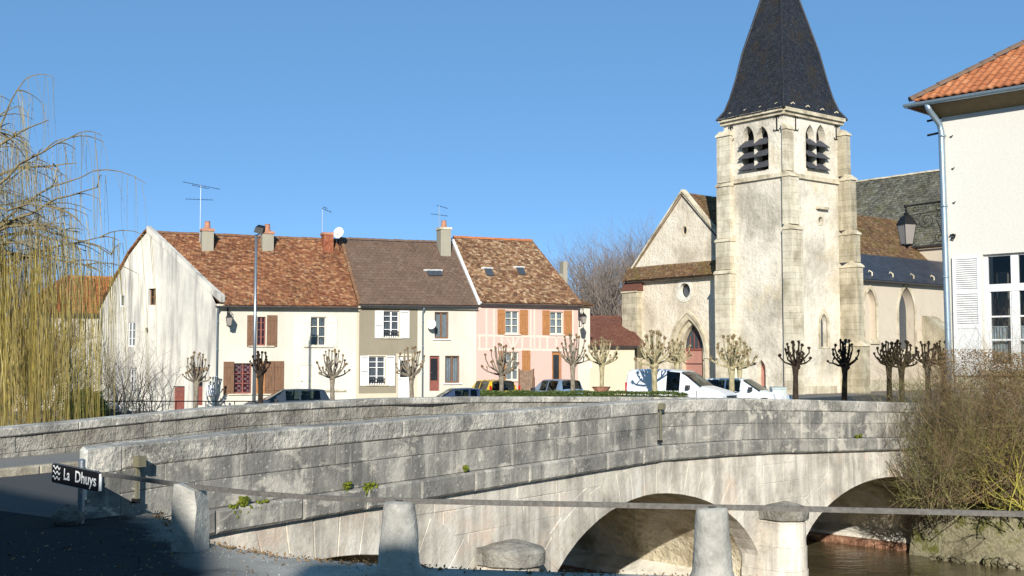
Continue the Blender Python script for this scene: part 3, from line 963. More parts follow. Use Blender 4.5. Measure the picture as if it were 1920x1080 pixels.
def shutter(fr, parent, r, mat, style='plank', zflip=False, d=.0, label=None):
    s0, s1, z0, z1 = r
    m = M()
    if style == 'plank':
        n = 3
        for k in range(n):
            a, b = lerp(s0, s1, k / n), lerp(s0, s1, (k + 1) / n)
            m.fbox(fr, a + .004, b - .004, z0, z1, d + .02, d + .05 + .002 * k)
        for zz in (.12, .84):
            z = lerp(z0, z1, zz); m.fbox(fr, s0 + .02, s1 - .02, z - .045, z + .045, d + .05, d + .075)
        # diagonal brace
        a, b = (s0 + .05, s1 - .05) if not zflip else (s1 - .05, s0 + .05)
        za, zb = lerp(z0, z1, .16), lerp(z0, z1, .80)
        p = fr.pt
        for o_ in (0,):
            w_ = .05
            q = [p(a - w_, za, d + .074), p(a + w_, za, d + .074), p(b + w_, zb, d + .074), p(b - w_, zb, d + .074)]
            q2 = [p(a - w_, za, d + .05), p(a + w_, za, d + .05), p(b + w_, zb, d + .05), p(b - w_, zb, d + .05)]
            m.hexa(q2 + q)
        m.build('shutter', mat, parent, label=label)
    else:
        fw = .05
        m.fbox(fr, s0, s0 + fw, z0, z1, d + .02, d + .055); m.fbox(fr, s1 - fw, s1, z0, z1, d + .02, d + .055)
        zm = lerp(z0, z1, .5) if style == 'louvre' else lerp(z0, z1, .35)
        for (a, b) in ((z0, z0 + .07), (zm - .035, zm + .035), (z1 - .07, z1)):
            m.fbox(fr, s0 + fw, s1 - fw, a, b, d + .021, d + .054)
        sh = m.build('shutter', mat, parent, label=label)
        g = M(); z = z0 + .09
        while z < z1 - .09:
            if abs(z - zm) > .05:
                p = fr.pt
                g.hexa([p(s0 + fw, z - .02, d + .05), p(s1 - fw, z - .02, d + .05), p(s1 - fw, z - .012, d + .05), p(s0 + fw, z - .012, d + .05),
                        p(s0 + fw, z + .02, d + .022), p(s1 - fw, z + .02, d + .022), p(s1 - fw, z + .028, d + .022), p(s0 + fw, z + .028, d + .022)])
            z += .055
        o = g.build('louvre_slats', mat, sh); o['kind'] = 'stuff'
def door(fr, parent, r, mat, glass=None, inset=.12, name='door', label=None, panels=2, leafs=1):
    s0, s1, z0, z1 = r
    m = M()
    m.fbox(fr, s0, s1, z0, z1, -inset - .05, -inset)
    for q in range(leafs):
        a, b = lerp(s0, s1, q / leafs), lerp(s0, s1, (q + 1) / leafs)
        for k in range(panels):
            zz0, zz1 = lerp(z0, z1, k / panels) + .08, lerp(z0, z1, (k + 1) / panels) - .08
            m.fbox(fr, a + .10, b - .10, zz0, zz1, -inset - .0, -inset + .018)
    o = m.build(name, mat, parent, label=label)
    if glass:
        g = M(); a, b, c, e = glass
        g.fbox(fr, lerp(s0, s1, a), lerp(s0, s1, b), lerp(z0, z1, c), lerp(z0, z1, e), -inset + .018, -inset + .024)
        g.build('door_pane', MAT['blackglass'], o)
        g = M()
        for k in range(4):
            x = lerp(lerp(s0, s1, a), lerp(s0, s1, b), (k + .5) / 4); g.fbox(fr, x - .01, x + .01, lerp(z0, z1, c), lerp(z0, z1, e), -inset + .026, -inset + .04)
        g.build('door_grille', MAT['iron'], o)
    g = M(); g.tube([fr.pt(s0 + .09, z0 + 1.0, -inset + .01), fr.pt(s0 + .09, z0 + 1.0, -inset + .06), fr.pt(s0 + .18, z0 + 1.0, -inset + .06)], .012, 5)
    g.build('door_handle', MAT['galv'], o)
    return o
MAT['blackglass'] = plain('dark_glass', (.02, .022, .025), .08, 0, .8)
MAT['gutter'] = metal('dark_zinc_gutter', '55565a', .5, .4)
MAT['chim_brick'] = stone('chimney_brick', '9c5f45', '7c4532', 'b98262', 6, 0, joints=(9, 9, 14))
MAT['chim_render'] = render_mat('grey_chimney_render', (.33, .30, .23), (.28, .26, .20), (.2, .19, .16), 1.5, .6)
MAT['terracotta'] = plain('terracotta_pot', (.40, .19, .115), .8, var=.2)
MAT['skylight'] = plain('roof_window_glass', (.05, .06, .07), .1, .0, .8)

def gutter(p0, p1, r, parent, mat=None, name='gutter'):
    p0, p1 = Vector(p0), Vector(p1)
    m = M(); b = 0
    d = (p1 - p0).normalized(); side = d.cross(Vector((0, 0, 1))).normalized()
    for p in (p0, p1):
        for k in range(7):
            an = pi + pi * k / 6
            q = p + side * (cos(an) * r) + Vector((0, 0, sin(an) * r)); m.v.append(tuple(q))
        for k in range(7):
            an = 2 * pi - pi * k / 6
            q = p + side * (cos(an) * (r - .012)) + Vector((0, 0, sin(an) * (r - .012))); m.v.append(tuple(q))
    for k in range(14):
        k2 = (k + 1) % 14; m.f.append((k, k2, 14 + k2, 14 + k)); m.k.append(0)
    m.f.append(tuple(range(14))); m.f.append(tuple(range(27, 13, -1))); m.k += [0, 0]
    return m.build(name, mat or MAT['gutter'], parent)

# ================================================================ THE TERRACE OF HOUSES
PH = radians(22)
RO = P(405, 600, 60)
RF = Frame((RO.x, RO.y), (cos(PH), sin(PH)), (sin(PH), -cos(PH)))
GND = -1.5
def z_at(px, py, s, d=0): q = RF.pt(s, 0, d); r = ray(px, py); return EYE + r.z / r.y * q.y
S550 = RF.hit(550, 650)[0]; S668 = RF.hit(668, 650)[0]; S892 = RF.hit(893, 650)[0]; S1085 = RF.hit(1084, 650)[0]; S783 = RF.hit(783, 650)[0]

# --- long cream and white house
EZ = 4.62
h1 = thing('terrace_house', RF.pt(0, -.9), 'long cream house with stained white gable, brown shutters and mottled old tile roof', 'house')
# cream half
r_uw = rc(RF, 482, 594, 498, 648); r_lw = rc(RF, 439, 681, 471.5, 738)
r_rs = rc(RF, 480, 678, 532, 738)
wall_panel(RF, [(0, GND), (S550, GND), (S550, EZ), (0, EZ)], [hole(r_uw), hole(r_lw)], MAT['r_cream'], h1)
window(RF, h1, r_uw, MAT['redwood'], MAT['red_curtain'], 1, (.3, .55, .8)); sill(RF, h1, r_uw, .45)
window(RF, h1, r_lw, MAT['redwood'], MAT['gingham'], 1, (.33, .66)); sill(RF, h1, r_lw, .3)
for x0, x1, y0, y1, f in ((463, 480.5, 591, 650, 0), (500, 519.5, 591, 650, 1), (418.5, 438.5, 678, 739, 0)):
    shutter(RF, h1, rc(RF, x0, y0, x1, y1), MAT['brown_wood'], 'plank', bool(f))
shutter(RF, h1, rc(RF, 480, 678, 497, 738), MAT['orange_wood'], 'plank', label='bright orange wooden shutter panel')
shutter(RF, h1, rc(RF, 497.5, 677, 514.5, 738), MAT['brown_wood'], 'plank')
shutter(RF, h1, rc(RF, 515, 677, 532, 738), MAT['brown_wood'], 'plank', True)
sill(RF, h1, (r_rs[0], r_rs[1], r_rs[2], 0), .05)
# white half
r_w2 = rc(RF, 582.5, 594, 611.5, 649)
r_d2 = rc(RF, 561, 685, 587, 750)
wall_panel(RF, [(S550, GND), (S668, GND), (S668, EZ), (S550, EZ)], [hole(r_w2), hole(r_d2)], MAT['r_white'], h1, label='off white rendered wall of the right half')
window(RF, h1, r_w2, MAT['cream_paint'], MAT['lace_dark'], 1, (.33, .67)); sill(RF, h1, r_w2, .35)
shutter(RF, h1, rc(RF, 567, 595, 582, 650), MAT['cream_paint'], 'plank'); shutter(RF, h1, rc(RF, 612.5, 595, 632, 650), MAT['cream_paint'], 'plank', True)
door(RF, h1, r_d2, MAT['cream_paint'], inset=.03, label='flat cream door flush with the wall')
m = M(); q = rc(RF, 609, 730, 648, 734); m.fbox(RF, q[0], q[1], q[2], q[3], 0, .10); m.build('wall_ledge', MAT['sill'], h1)
# gable wall: plan line from the front corner to the back corner
Bk = RF.pt(-5.25, 0, -8.0)
gu = Vector((Bk.x - RO.x, Bk.y - RO.y)); GL = gu.length; gu.normalize()
gn = Vector((-gu.y, gu.x)); 
if gn.y > 0: gn = -gn
GF = Frame((RO.x, RO.y), gu, gn)
def gh(px, py): return GF.hit(px, py)
ap = gh(276, 436); e_f = gh(418, 572); e_b = gh(187, 580)
prof = [gh(415, 566), gh(395, 549), gh(372, 527), gh(340, 496), gh(310, 467), gh(276, 435), gh(262, 452), gh(243, 477), gh(228, 505), gh(213, 530), gh(187, 580)]
outer = [(0, GND)] + [(0, EZ - .05)] + [p for p in prof[1:-1]] + [(GL, prof[-1][1]), (GL, GND)]
gr = [rc(GF, 278, 541, 292, 572), rc(GF, 225, 552, 234, 575), rc(GF, 240, 604, 253, 650), rc(GF, 243, 690, 254, 736), rc(GF, 324, 724, 346, 772), rc(GF, 362, 688, 380, 760)]
circ = [(lambda s, z, rr, a: (s + cos(a) * rr, z + sin(a) * rr * 1.25))(*gh(275, 620), .14, 2 * pi * k / 12) for k in range(12)]
wall_panel(GF, outer, [hole(g) for g in gr] + [circ], MAT['r_gable'], h1, name='gable_wall', label='tall stained greyish white gable wall')
window(GF, h1, gr[0], MAT['brown_wood'], MAT['dark'], 1, (.5,), inset=.15)
window(GF, h1, gr[1], MAT['white_paint'], MAT['lace'], 0, (), inset=.02)
window(GF, h1, gr[2], MAT['white_paint'], MAT['lace'], 1, (.33, .67), inset=.05)
window(GF, h1, gr[3], MAT['white_paint'], MAT['lace_dark'], 1, (.33, .67), inset=.08)
door(GF, h1, gr[4], MAT['redwood'], label='low dark red door'); door(GF, h1, gr[5], MAT['redwood'], (.15, .85, .5, .9), label='narrow dark red door with a glazed top')
m = M(); cs, cz = gh(275, 620); m.face([GF.pt(cs + cos(2 * pi * k / 12) * .14, cz + sin(2 * pi * k / 12) * .175, -.1) for k in range(12)]); m.build('oval_vent', MAT['dark'], h1)
q = rc(GF, 389, 722, 403, 742); m = M(); m.fbox(GF, q[0], q[1], q[2], q[3], 0, .1); m.build('meter_box', MAT['white_paint'], h1)
# roof
def rp(px, py, v):
    s, z = RF.hit(px, py, -v); return RF.pt(s, z, -v)
rz = rp(276, 433, 4.0).z
eL = RF.pt(.34, EZ - .05, .32); eR = RF.pt(S668, EZ + .02, .32)
rL = GF.pt(ap[0], rz, -0.12); rR = RF.pt(S668 + .05, rz - .12, -4.0)
bL = RF.pt(-5.4, EZ, -8.3); bR = RF.pt(S668, EZ, -8.3)
rf = roof_slab(eL, eR, rL, rR, .16, MAT['t_old'], h1); tiles(eL, eR, rL, rR, .19, .135, .03, 'roof_tiles', MAT['t_old'], rf, jit=.6, sag=.04)
rf2 = roof_slab(bL, bR, rL, rR, .12, MAT['t_old'], h1, 'rear_roof')
ridge_tiles(rL + Vector((0, 0, .03)), rR + Vector((0, 0, .03)), MAT['t_old2'], h1)
# tiles along the sloping gable edge, seen from below on the left
m = M()
pr3 = [GF.pt(s, z + .05, 0) for s, z in prof[5:]]
for a, b in zip(pr3, pr3[1:]):
    n_ = 5
    for k in range(n_):
        p, q = lerp(a, b, k / n_), lerp(a, b, (k + .94) / n_); o1 = Vector((gn.x, gn.y, 0)) * .16; o2 = Vector((gn.x, gn.y, 0)) * -.3; u_ = Vector((0, 0, .09))
        m.hexa([p + o2, p + o1, q + o1, q + o2, p + o2 + u_, p + o1 + u_, q + o1 + u_, q + o2 + u_])
m.build('verge_tiles', MAT['t_old'], h1, kind='stuff')
m = M()
pr3 = [GF.pt(s, z - .02, 0) for s, z in prof[:6]]
for a, b in zip(pr3, pr3[1:]):
    o1 = Vector((gn.x, gn.y, 0)) * .05; o2 = Vector((gn.x, gn.y, 0)) * -.25; u_ = Vector((0, 0, .36))
    m.hexa([a + o2, a + o1, b + o1, b + o2, a + o2 + u_, a + o1 + u_, b + o1 + u_, b + o2 + u_])
m.build('verge_plaster', MAT['r_gable'], h1)
gutter(RF.pt(-.1, EZ - .12, .40), RF.pt(S668 - .05, EZ - .06, .40), .075, h1)
m = M(); m.fbox(RF, 0, S668, EZ - .2, EZ - .02, 0, .2); m.build('cornice', MAT['sill'], h1)
def downpipe(fr, s, z1, z0, parent, d=.09, swan=.3, mat=None, r=.045, name='downpipe'):
    m = M(); m.tube([fr.pt(s, z1, swan), fr.pt(s, z1 - .12, swan), fr.pt(s, z1 - .38, d), fr.pt(s, z0, d)], r, 8)
    for z in (z1 - .8, z1 - 2.2, z1 - 3.6): m.tube([fr.pt(s, z - .02, d), fr.pt(s, z + .02, d)], r * 1.35, 8)
    return m.build(name, mat or MAT['zinc'], parent, smooth=True)
downpipe(RF, .05, EZ - .12, -1.3, h1, d=.12)
# back and right closing walls
def closing(fr, s0, s1, v, zt_, mat, parent):
    m = M()
    m.face([fr.pt(s0, GND, -v), fr.pt(s1, GND, -v), fr.pt(s1, zt_, -v), fr.pt(s0, zt_, -v)])
    m.build('rear_wall', mat, parent)
closing(RF, -5.25, S668, 8.0, EZ, MAT['r_cream'], h1)
def roof_window(e0, e1, r0, r1, px, py, w, h, parent):
    # on the plane of the slope
    e0, e1, r0 = Vector(e0), Vector(e1), Vector(r0)
    nn = (e1 - e0).cross(r0 - e0).normalized(); nn = nn if nn.z > 0 else -nn
    d = ray(px, py); o = Vector((0, 0, EYE))
    t = nn.dot(e0 - o) / nn.dot(d); c = o + d * t
    u_ = (e1 - e0).normalized(); up = nn.cross(u_); up = up if up.z > 0 else -up
    def slab(w0, h0, a, b, mat, name, par):
        m = M(); q = [c - u_ * w0 - up * h0, c + u_ * w0 - up * h0, c + u_ * w0 + up * h0, c - u_ * w0 + up * h0]
        m.hexa([p + nn * a for p in q] + [p + nn * b for p in q]); return m.build(name, mat, par)
    fr_ = slab(w / 2, h / 2, .0, .10, MAT['gutter'], 'roof_window', parent)
    slab(w / 2 - .07, h / 2 - .07, .10, .106, MAT['skylight'], 'pane', fr_)
    m = M(); q = [c - u_ * (w / 2 + .2) + up * (h / 2), c + u_ * (w / 2 + .1) + up * (h / 2), c + u_ * (w / 2 + .1) + up * (h / 2 + .06), c - u_ * (w / 2 + .2) + up * (h / 2 + .06)]
    m.hexa([p + nn * .04 for p in q] + [p + nn * .12 for p in q]); m.build('flashing', MAT['white_paint'], fr_)
roof_window(eL, eR, rL, rR, 585, 517, .55, .55, h1)
def chimney(px, pyt, pyb, w, dep, v, parent, mat, pot=True, pw=None, cap=None, name='chimney'):
    s, zb = RF.hit(px, pyb, -v); zt_ = RF.hit(px, pyt, -v)[1]
    m = M()
    p = RF.pt
    m.fbox(RF, s - w / 2, s + w / 2, zb - 1.2, zt_, -v - dep, -v)
    o = m.build(name, mat, parent)
    m = M(); m.fbox(RF, s - w / 2 - .05, s + w / 2 + .05, zt_, zt_ + .13, -v - dep - .05, -v + .05)
    m.build('chimney_cap', cap or MAT['terracotta'], o)
    if pot:
        c = RF.pt(s, zt_ + .13, -v - dep / 2)
        m = M(); m.lathe(tuple(c), [(.20, 0), (.22, .05), (.16, .1), (.14, .38), (.16, .42), (.12, .42)], 10); m.build('chimney_pot', MAT['terracotta'], o, smooth=False)
    return o
chimney(389.5, 433, 463, .62, .55, 3.3, h1, MAT['chim_render'])
chimney(502.5, 438, 472, .62, .55, 3.3, h1, MAT['chim_render'])
chimney(616, 440, 478, .55, .7, 3.2, h1, MAT['chim_brick'], pot=False)

# --- middle house
EZ2 = 4.72
h2 = thing('terrace_house', RF.pt(S668, -.6), 'middle house with olive and beige walls, white louvred shutters and plain brown roof', 'house')
r_a = rc(RF, 719, 583, 748.5, 632.5); r_b = rc(RF, 691.5, 668, 722.5, 721); r_c = rc(RF, 746, 668, 770, 746)
r_d = rc(RF, 815, 585, 841, 635); r_e = rc(RF, 805.5, 667, 824, 733); r_f = rc(RF, 834.5, 667, 861.5, 718)
wall_panel(RF, [(S668, GND), (S783, GND), (S783, EZ2), (S668, EZ2)], [hole(r_a), hole(r_b), hole(r_c)], MAT['r_beige'], h2)
ol = rc(RF, 673, 577, 783, 737)
def outset(r, a=.08): return [(r[0] - a, r[2] - a), (r[1] + a, r[2] - a), (r[1] + a, r[3] + a), (r[0] - a, r[3] + a)]
rcc = (r_c[0], r_c[1], ol[2] - .02, r_c[3])
tess(RF, [(ol[0], ol[2]), (r_c[0] - .1, ol[2]), (r_c[0] - .1, r_c[3] + .15), (ol[1] - .02, r_c[3] + .15), (ol[1] - .02, ol[3]), (ol[0], ol[3])],
     [outset(r_a, .04), outset(r_b)], .012).build('olive_panel', MAT['r_olive'], h2)
wall_panel(RF, [(S783, GND), (S892, GND), (S892, EZ2), (S783, EZ2)], [hole(r_d), hole(r_e), hole(r_f)], MAT['r_cream'], h2, label='plain cream right hand wall')
for r in (r_a, r_b):
    window(RF, h2, r, MAT['white_paint'], MAT['lace_dark'], 1, (.3, .6, .8), guard=True); sill(RF, h2, r, .15)
for x0, x1, y0, y1 in ((702.5, 718.5, 582.5, 634), (749.5, 767, 582.5, 634), (675, 691, 667, 723), (723.5, 740, 667, 723)):
    shutter(RF, h2, rc(RF, x0, y0, x1, y1), MAT['white_paint'], 'louvre', d=.012)
window(RF, h2, r_d, MAT['brown_wood'], MAT['lace'], 1, (), fw=.07); sill(RF, h2, r_d, .12, MAT['white_paint'])
window(RF, h2, r_f, MAT['brown_wood'], MAT['lace'], 1, (), fw=.07); sill(RF, h2, r_f, .12, MAT['white_paint'])
door(RF, h2, r_c, MAT['white_paint'], (.2, .8, .5, .9), label='white front door with a grilled pane')
door(RF, h2, r_e, MAT['redwood'], (.15, .85, .3, .92), label='dark red glazed front door with iron grille')
e2L = RF.pt(S668 + .02, EZ2 + .02, .32); e2R = RF.pt(S892, EZ2 + .06, .32)
rz2 = z_at(730, 452, RF.hit(730, 452, -4)[0], -4.0)
r2L = RF.pt(S668 + .12, rz2, -4.0); r2R = RF.pt(S892 - .1, rz2 + .02, -4.0)
rf = roof_slab(e2L, e2R, r2L, r2R, .14, MAT['t_brown'], h2); tiles(e2L, e2R, r2L, r2R, .30, .24, .018, 'roof_tiles', MAT['t_brown'], rf, jit=.06, sag=.02)
roof_slab(RF.pt(S668, EZ2, -8.2), RF.pt(S892, EZ2, -8.2), r2L, r2R, .1, MAT['t_brown'], h2, 'rear_roof')
ridge_tiles(r2L + Vector((0, 0, .03)), r2R + Vector((0, 0, .03)), MAT['t_brown'], h2)
gutter(RF.pt(S668 + .1, EZ2 - .05, .40), RF.pt(S892 - .05, EZ2 - .0, .40), .07, h2)
m = M(); m.fbox(RF, S668, S892, EZ2 - .18, EZ2 - .0, 0.001, .2); m.build('cornice', MAT['r_beige'], h2)
downpipe(RF, RF.hit(791.5, 650)[0], EZ2 - .05, -1.2, h2)
closing(RF, S668, S892, 8.0, EZ2, MAT['r_cream'], h2)
q = RF.hit(815, 513, -2)[0]
for k in range(3): roof_window(e2L, e2R, r2L, r2R, 806 + k * 9, 514, .26, .42, h2)
chimney(836, 430, 480, .62, .8, 3.0, h2, MAT['chim_render'], cap=MAT['sill'])
# sloping plaster strip where the pink roof stands higher
m = M(); a, b = RF.pt(S892 - .02, EZ2 + .10, .34), RF.pt(S892 - .12, rz2 + .2, -4.0)
u_ = RF.pt(1, 0, 0) - RF.pt(0, 0, 0); up_ = Vector((0, 0, .14))
m.hexa([a, a + u_ * .22, b + u_ * .22, b, a + up_, a + u_ * .22 + up_, b + u_ * .22 + up_, b + up_]); m.build('verge_plaster', MAT['white_paint'], h2)
# lead flashing and cut verge against the long house
m = M(); a, b = RF.pt(S668 - .02, EZ + .12, .30), RF.pt(S668 + .0, rz - .03, -4.0)
m.hexa([a, a + u_ * .16, b + u_ * .16, b, a + up_, a + u_ * .16 + up_, b + u_ * .16 + up_, b + up_]); m.build('verge_tiles', MAT['t_old2'], h2)

# --- pink house
EZ3 = 4.95
h3 = thing('terrace_house', RF.pt(S892, -.4), 'pink house with pale timber strips, orange wooden shutters and mottled tile roof', 'house')
p_a = rc(RF, 947.5, 583, 973, 626); p_b = rc(RF, 1031.5, 584.5, 1056, 627); p_c = rc(RF, 949, 660, 972.5, 713); p_d = rc(RF, 1035, 659, 1053, 738)
wall_panel(RF, [(S892, GND), (S1085, GND), (S1085, EZ3), (S892, EZ3)], [hole(x) for x in (p_a, p_b, p_c, p_d)], MAT['r_pink'], h3)
for r in (p_a, p_b, p_c):
    window(RF, h3, r, MAT['cream_paint'], MAT['lace'], 1, (.36, .68)); sill(RF, h3, r, .08, MAT['r_strip'])
for x0, x1, y0, y1, f in ((932.5, 946.5, 580, 627, 0), (974, 989.5, 581, 628, 1), (1016.5, 1030.5, 582, 628, 0), (1057, 1072, 582.5, 629, 1), (935, 948, 658, 714, 0), (978.5, 994, 657, 714, 1)):
    shutter(RF, h3, rc(RF, x0, y0, x1, y1), MAT['orange_wood'], 'plank', bool(f))
door(RF, h3, p_d, MAT['orange_wood'], (.2, .8, .35, .92), label='orange wooden front door with glazed panel')
def strip(x0, y0, x1, y1, w=.10):
    a, b = RF.hit(x0, y0), RF.hit(x1, y1)
    dx, dz = b[0] - a[0], b[1] - a[1]; L = sqrt(dx * dx + dz * dz); ox, oz = -dz / L * w / 2, dx / L * w / 2
    m = M(); p = RF.pt
    q = [(a[0] + ox, a[1] + oz), (b[0] + ox, b[1] + oz), (b[0] - ox, b[1] - oz), (a[0] - ox, a[1] - oz)]
    dd = .012 + .001 * (strip.n % 4); strip.n += 1
    m.hexa([p(s, z, 0.0) for s, z in q] + [p(s, z, dd) for s, z in q]); m.build('timber_strip', MAT['r_strip'], h3)
strip.n = 0
strip(896, 577, 1084, 579, .12); strip(896, 629, 1084, 632, .13); strip(896, 655, 1084, 657, .14)
for x in (899, 912, 926, 941, 962, 979, 995, 1002, 1012, 1026, 1043, 1058, 1074):
    if x in (912, 995, 1002, 1074, 926): strip(x, 579, x, 629)
    strip(x, 631, x, 655)
strip(950, 632, 961, 655, .08); strip(973, 632, 962, 655, .08)
e3L = RF.pt(S892 + .12, EZ3 + .02, .32); e3R = RF.pt(S1085 + .15, EZ3 + .0, .32)
rr_ = rp(997, 452, 4.0); rz3 = rr_.z
r3L = RF.pt(S892 + .02, rz3 + .02, -4.0); r3R = rr_
rf = roof_slab(e3L, e3R, r3L, r3R, .16, MAT['t_old2'], h3); tiles(e3L, e3R, r3L, r3R, .19, .135, .03, 'roof_tiles', MAT['t_old2'], rf, jit=.5, sag=.05)
roof_slab(RF.pt(S892, EZ3, -8.2), RF.pt(S1085 - 2.4, EZ3, -8.2), r3L, r3R, .1, MAT['t_old2'], h3, 'rear_roof')
ridge_tiles(r3L + Vector((0, 0, .03)), r3R + Vector((0, 0, .03)), MAT['t_orange'], h3)
ridge_tiles(RF.pt(S1085 + .1, EZ3 + .02, .30), r3R, MAT['t_old2'], h3, .08, .3, 'verge_tile')
gutter(RF.pt(S892 + .1, EZ3 - .06, .40), RF.pt(S1085 + .1, EZ3 - .08, .40), .07, h3)
m = M(); m.fbox(RF, S892 + .001, S1085, EZ3 - .18, EZ3 - .0, 0.001, .2); m.build('cornice', MAT['r_strip'], h3)
closing(RF, S892, S1085 - 2.4, 8.0, EZ3, MAT['r_pink'], h3)
a, b = RF.pt(S1085, 0), RF.pt(S1085 - 2.4, 0, -8)
m = M(); mid_ = (a + b) / 2
m.face([(a.x, a.y, GND), (b.x, b.y, GND), (b.x, b.y, EZ3), (mid_.x, mid_.y, rz3 - .1), (a.x, a.y, EZ3)]); m.build('side_wall', MAT['r_pink'], h3)
m = M(); m.face([RF.pt(S892, EZ2 - .2, 0), RF.pt(S892, EZ3, 0), RF.pt(S892 - .05, rz3, -4), RF.pt(S892, EZ3, -8), RF.pt(S892, 0, -8)]); m.build('party_wall', MAT['white_paint'], h3)
roof_window(e3L, e3R, r3L, r3R, 917, 512, .42, .62, h3); roof_window(e3L, e3R, r3L, r3R, 977, 510, .42, .62, h3)

# --- narrow cream house behind the pink one
BF = RF.shifted(dd=-1.2)
h4 = thing('narrow_house', BF.pt(S1085, -.4), 'narrow cream house squeezed between pink house and barn with a small tiled roof', 'house')
s0, zt4 = BF.hit(1080, 572); s1, _ = BF.hit(1106, 572)
m = M(); m.fbox(BF, s0 - .5, s1, GND, zt4, -4, 0); m.build('wall', MAT['r_cream'], h4)
e4L, e4R = BF.pt(s0 - .5, zt4, .25), BF.pt(s1 + .2, zt4, .25); a4 = BF.hit(1060, 545, -2.2)
r4L, r4R = BF.pt(s0 - 1.0, a4[1], -2.2), BF.pt(s0 - .2, a4[1], -2.2)
rf = roof_slab(e4L, e4R, r4L, r4R, .1, MAT['t_darkmix'], h4); tiles(e4L, e4R, r4L, r4R, .19, .15, .03, 'roof_tiles', MAT['t_darkmix'], rf)
RB = RF.shifted(dd=-7)
q = rc(RB, 1056, 490, 1064, 545); m = M(); m.fbox(RB, q[0], q[1], q[2] - 3, q[3], -.5, 0); m.build('tall_chimney', MAT['chim_render'], h4)
q = rc(RB, 1041, 513, 1056, 545); m = M(); m.fbox(RB, q[0], q[1], q[2] - 3, q[3], -.9, -.1); m.build('dormer_wall', MAT['chim_render'], h4)

# --- barn with maroon roof
BR = Frame((4.9, 73.0), (cos(radians(8)), sin(radians(8))), (sin(radians(8)), -cos(radians(8))))
h5 = thing('barn', BR.pt(0, -.4), 'low stone barn with maroon tiled roof between the cream house and the church', 'barn')
s0 = BR.hit(1070, 700)[0]; s1 = BR.hit(1190, 700)[0]; ze = BR.hit(1140, 648)[1]
wall_panel(BR, [(s0, GND), (s1, GND), (s1, ze), (s0, ze)], [], MAT['r_beige'], h5)
rz_ = BR.hit(1140, 594, -3.6)
eL_, eR_ = BR.pt(s0, ze, .3), BR.pt(s1 + .6, ze, .3)
rL_ = BR.pt(BR.hit(1085, 594, -3.6)[0], rz_[1], -3.6); rR_ = BR.pt(BR.hit(1161, 594, -3.6)[0], rz_[1], -3.6)
rf = roof_slab(eL_, eR_, rL_, rR_, .12, MAT['t_maroon'], h5); tiles(eL_, eR_, rL_, rR_, .26, .22, .02, 'roof_tiles', MAT['t_maroon'], rf, jit=.15)
ridge_tiles(rL_, rR_, MAT['t_maroon'], h5); ridge_tiles(eR_ + Vector((0, 0, .02)), rR_, MAT['t_maroon'], h5, .1, .4)
gutter(BR.pt(s0, ze - .06, .36), BR.pt(s1 + .4, ze - .06, .36), .06, h5)
for k, (x0, x1, y0, y1) in enumerate(((1098, 1110, 676, 690), (1127, 1137, 668, 680))):
    q = rc(BR, x0, y0, x1, y1); m = M(); m.fbox(BR, q[0], q[1], q[2], q[3], 0, .03)
    m.build('notice_board', MAT['white_paint'], h5)
sg = M(); q = rc(BR, 1089, 692, 1095, 702); sg.fbox(BR, q[0], q[1], q[2], q[3], .02, .05)
tag(sg.build('wall_sign', plain('blue_enamel', (.02, .06, .35), .3)), 'small blue enamel sign on the cream wall left of the barn', 'sign')

# --- far left house behind the willow
LF = Frame((Bk.x - 1.5, Bk.y + 1.0), (Vector((-.89, -.45))), (Vector((.45, -.89))))
h6 = thing('far_house', LF.pt(3, -1), 'white house with bright orange tiled roof seen through the willow at far left', 'house')
ss = lambda px, v=0: LF.hit(px, 600, -v)[0]
sa, sb = ss(205), ss(30)
ze = LF.hit(190, 588)[1]; ze2 = ze
wall_panel(LF, [(sa - 3, GND), (sb, GND), (sb, ze), (sa - 3, ze)], [], MAT['r_white'], h6)
zr = LF.hit(215, 521, -3.2)[1]
eL_, eR_ = LF.pt(sa - 3, ze, .3), LF.pt(sb + .3, ze, .3)
rL_, rR_ = LF.pt(sa - 3.5, zr, -3.2), LF.pt(ss(118, 3.2), zr, -3.2)
rf = roof_slab(eL_, eR_, rL_, rR_, .14, MAT['gutter'], h6); tiles(eL_, eR_, rL_, rR_, .22, .2, .03, 'roof_tiles', MAT['t_orange'], rf)
ridge_tiles(rL_, rR_, MAT['t_orange'], h6)
gutter(LF.pt(sa - 3, ze - .05, .38), LF.pt(sb + .2, ze - .05, .38), .07, h6)
m = M(); m.face([LF.pt(sb, GND, 0), LF.pt(sb, GND, -6), LF.pt(sb, ze, -6), LF.pt(sb, ze, 0)]); m.build('side_wall', MAT['r_white'], h6)
# ================================================================ CHURCH
MAT['ch_wall'] = stone('rubble_church_wall', 'dccfb8', 'b8aa94', 'e4dac6', .45, 0, streak=.25, brown='cbb48c', bs=.9, bd=.02, fine=7)
MAT['ch_tower'] = stone('patched_tower_render', 'dbd1bd', 'ada492', 'e6ddca', .35, 0, streak=.25, brown='cfb98c', bs=.8, bd=.025, fine=5)
MAT['ch_block'] = stone('church_cut_stone', 'd4c9b0', 'a89c84', 'e3d9c1', .9, .16, streak=.5, bs=.4)
MAT['ch_trim'] = stone('church_moulding_stone', 'cdc0a4', '9c9078', 'ded3ba', 1.2, .05, bs=.4)
MAT['ch_aisle'] = render_mat('smooth_church_render', (.56, .48, .37), (.49, .41, .31), (.40, .33, .24), .5, .5, streak=.2)
MAT['ch_grey'] = stone('grey_weathered_buttress_stone', 'bdb299', '8f856d', 'd0c5aa', .8, .2, streak=.6, brown='b5a878', bs=.5)
MAT['lead'] = plain('old_stained_glass', (.05, .06, .07), .25, 0, .6, .4, 30)
TH = radians(38.5)
ur = Vector((cos(TH), sin(TH))); ul = Vector((-sin(TH), cos(TH)))
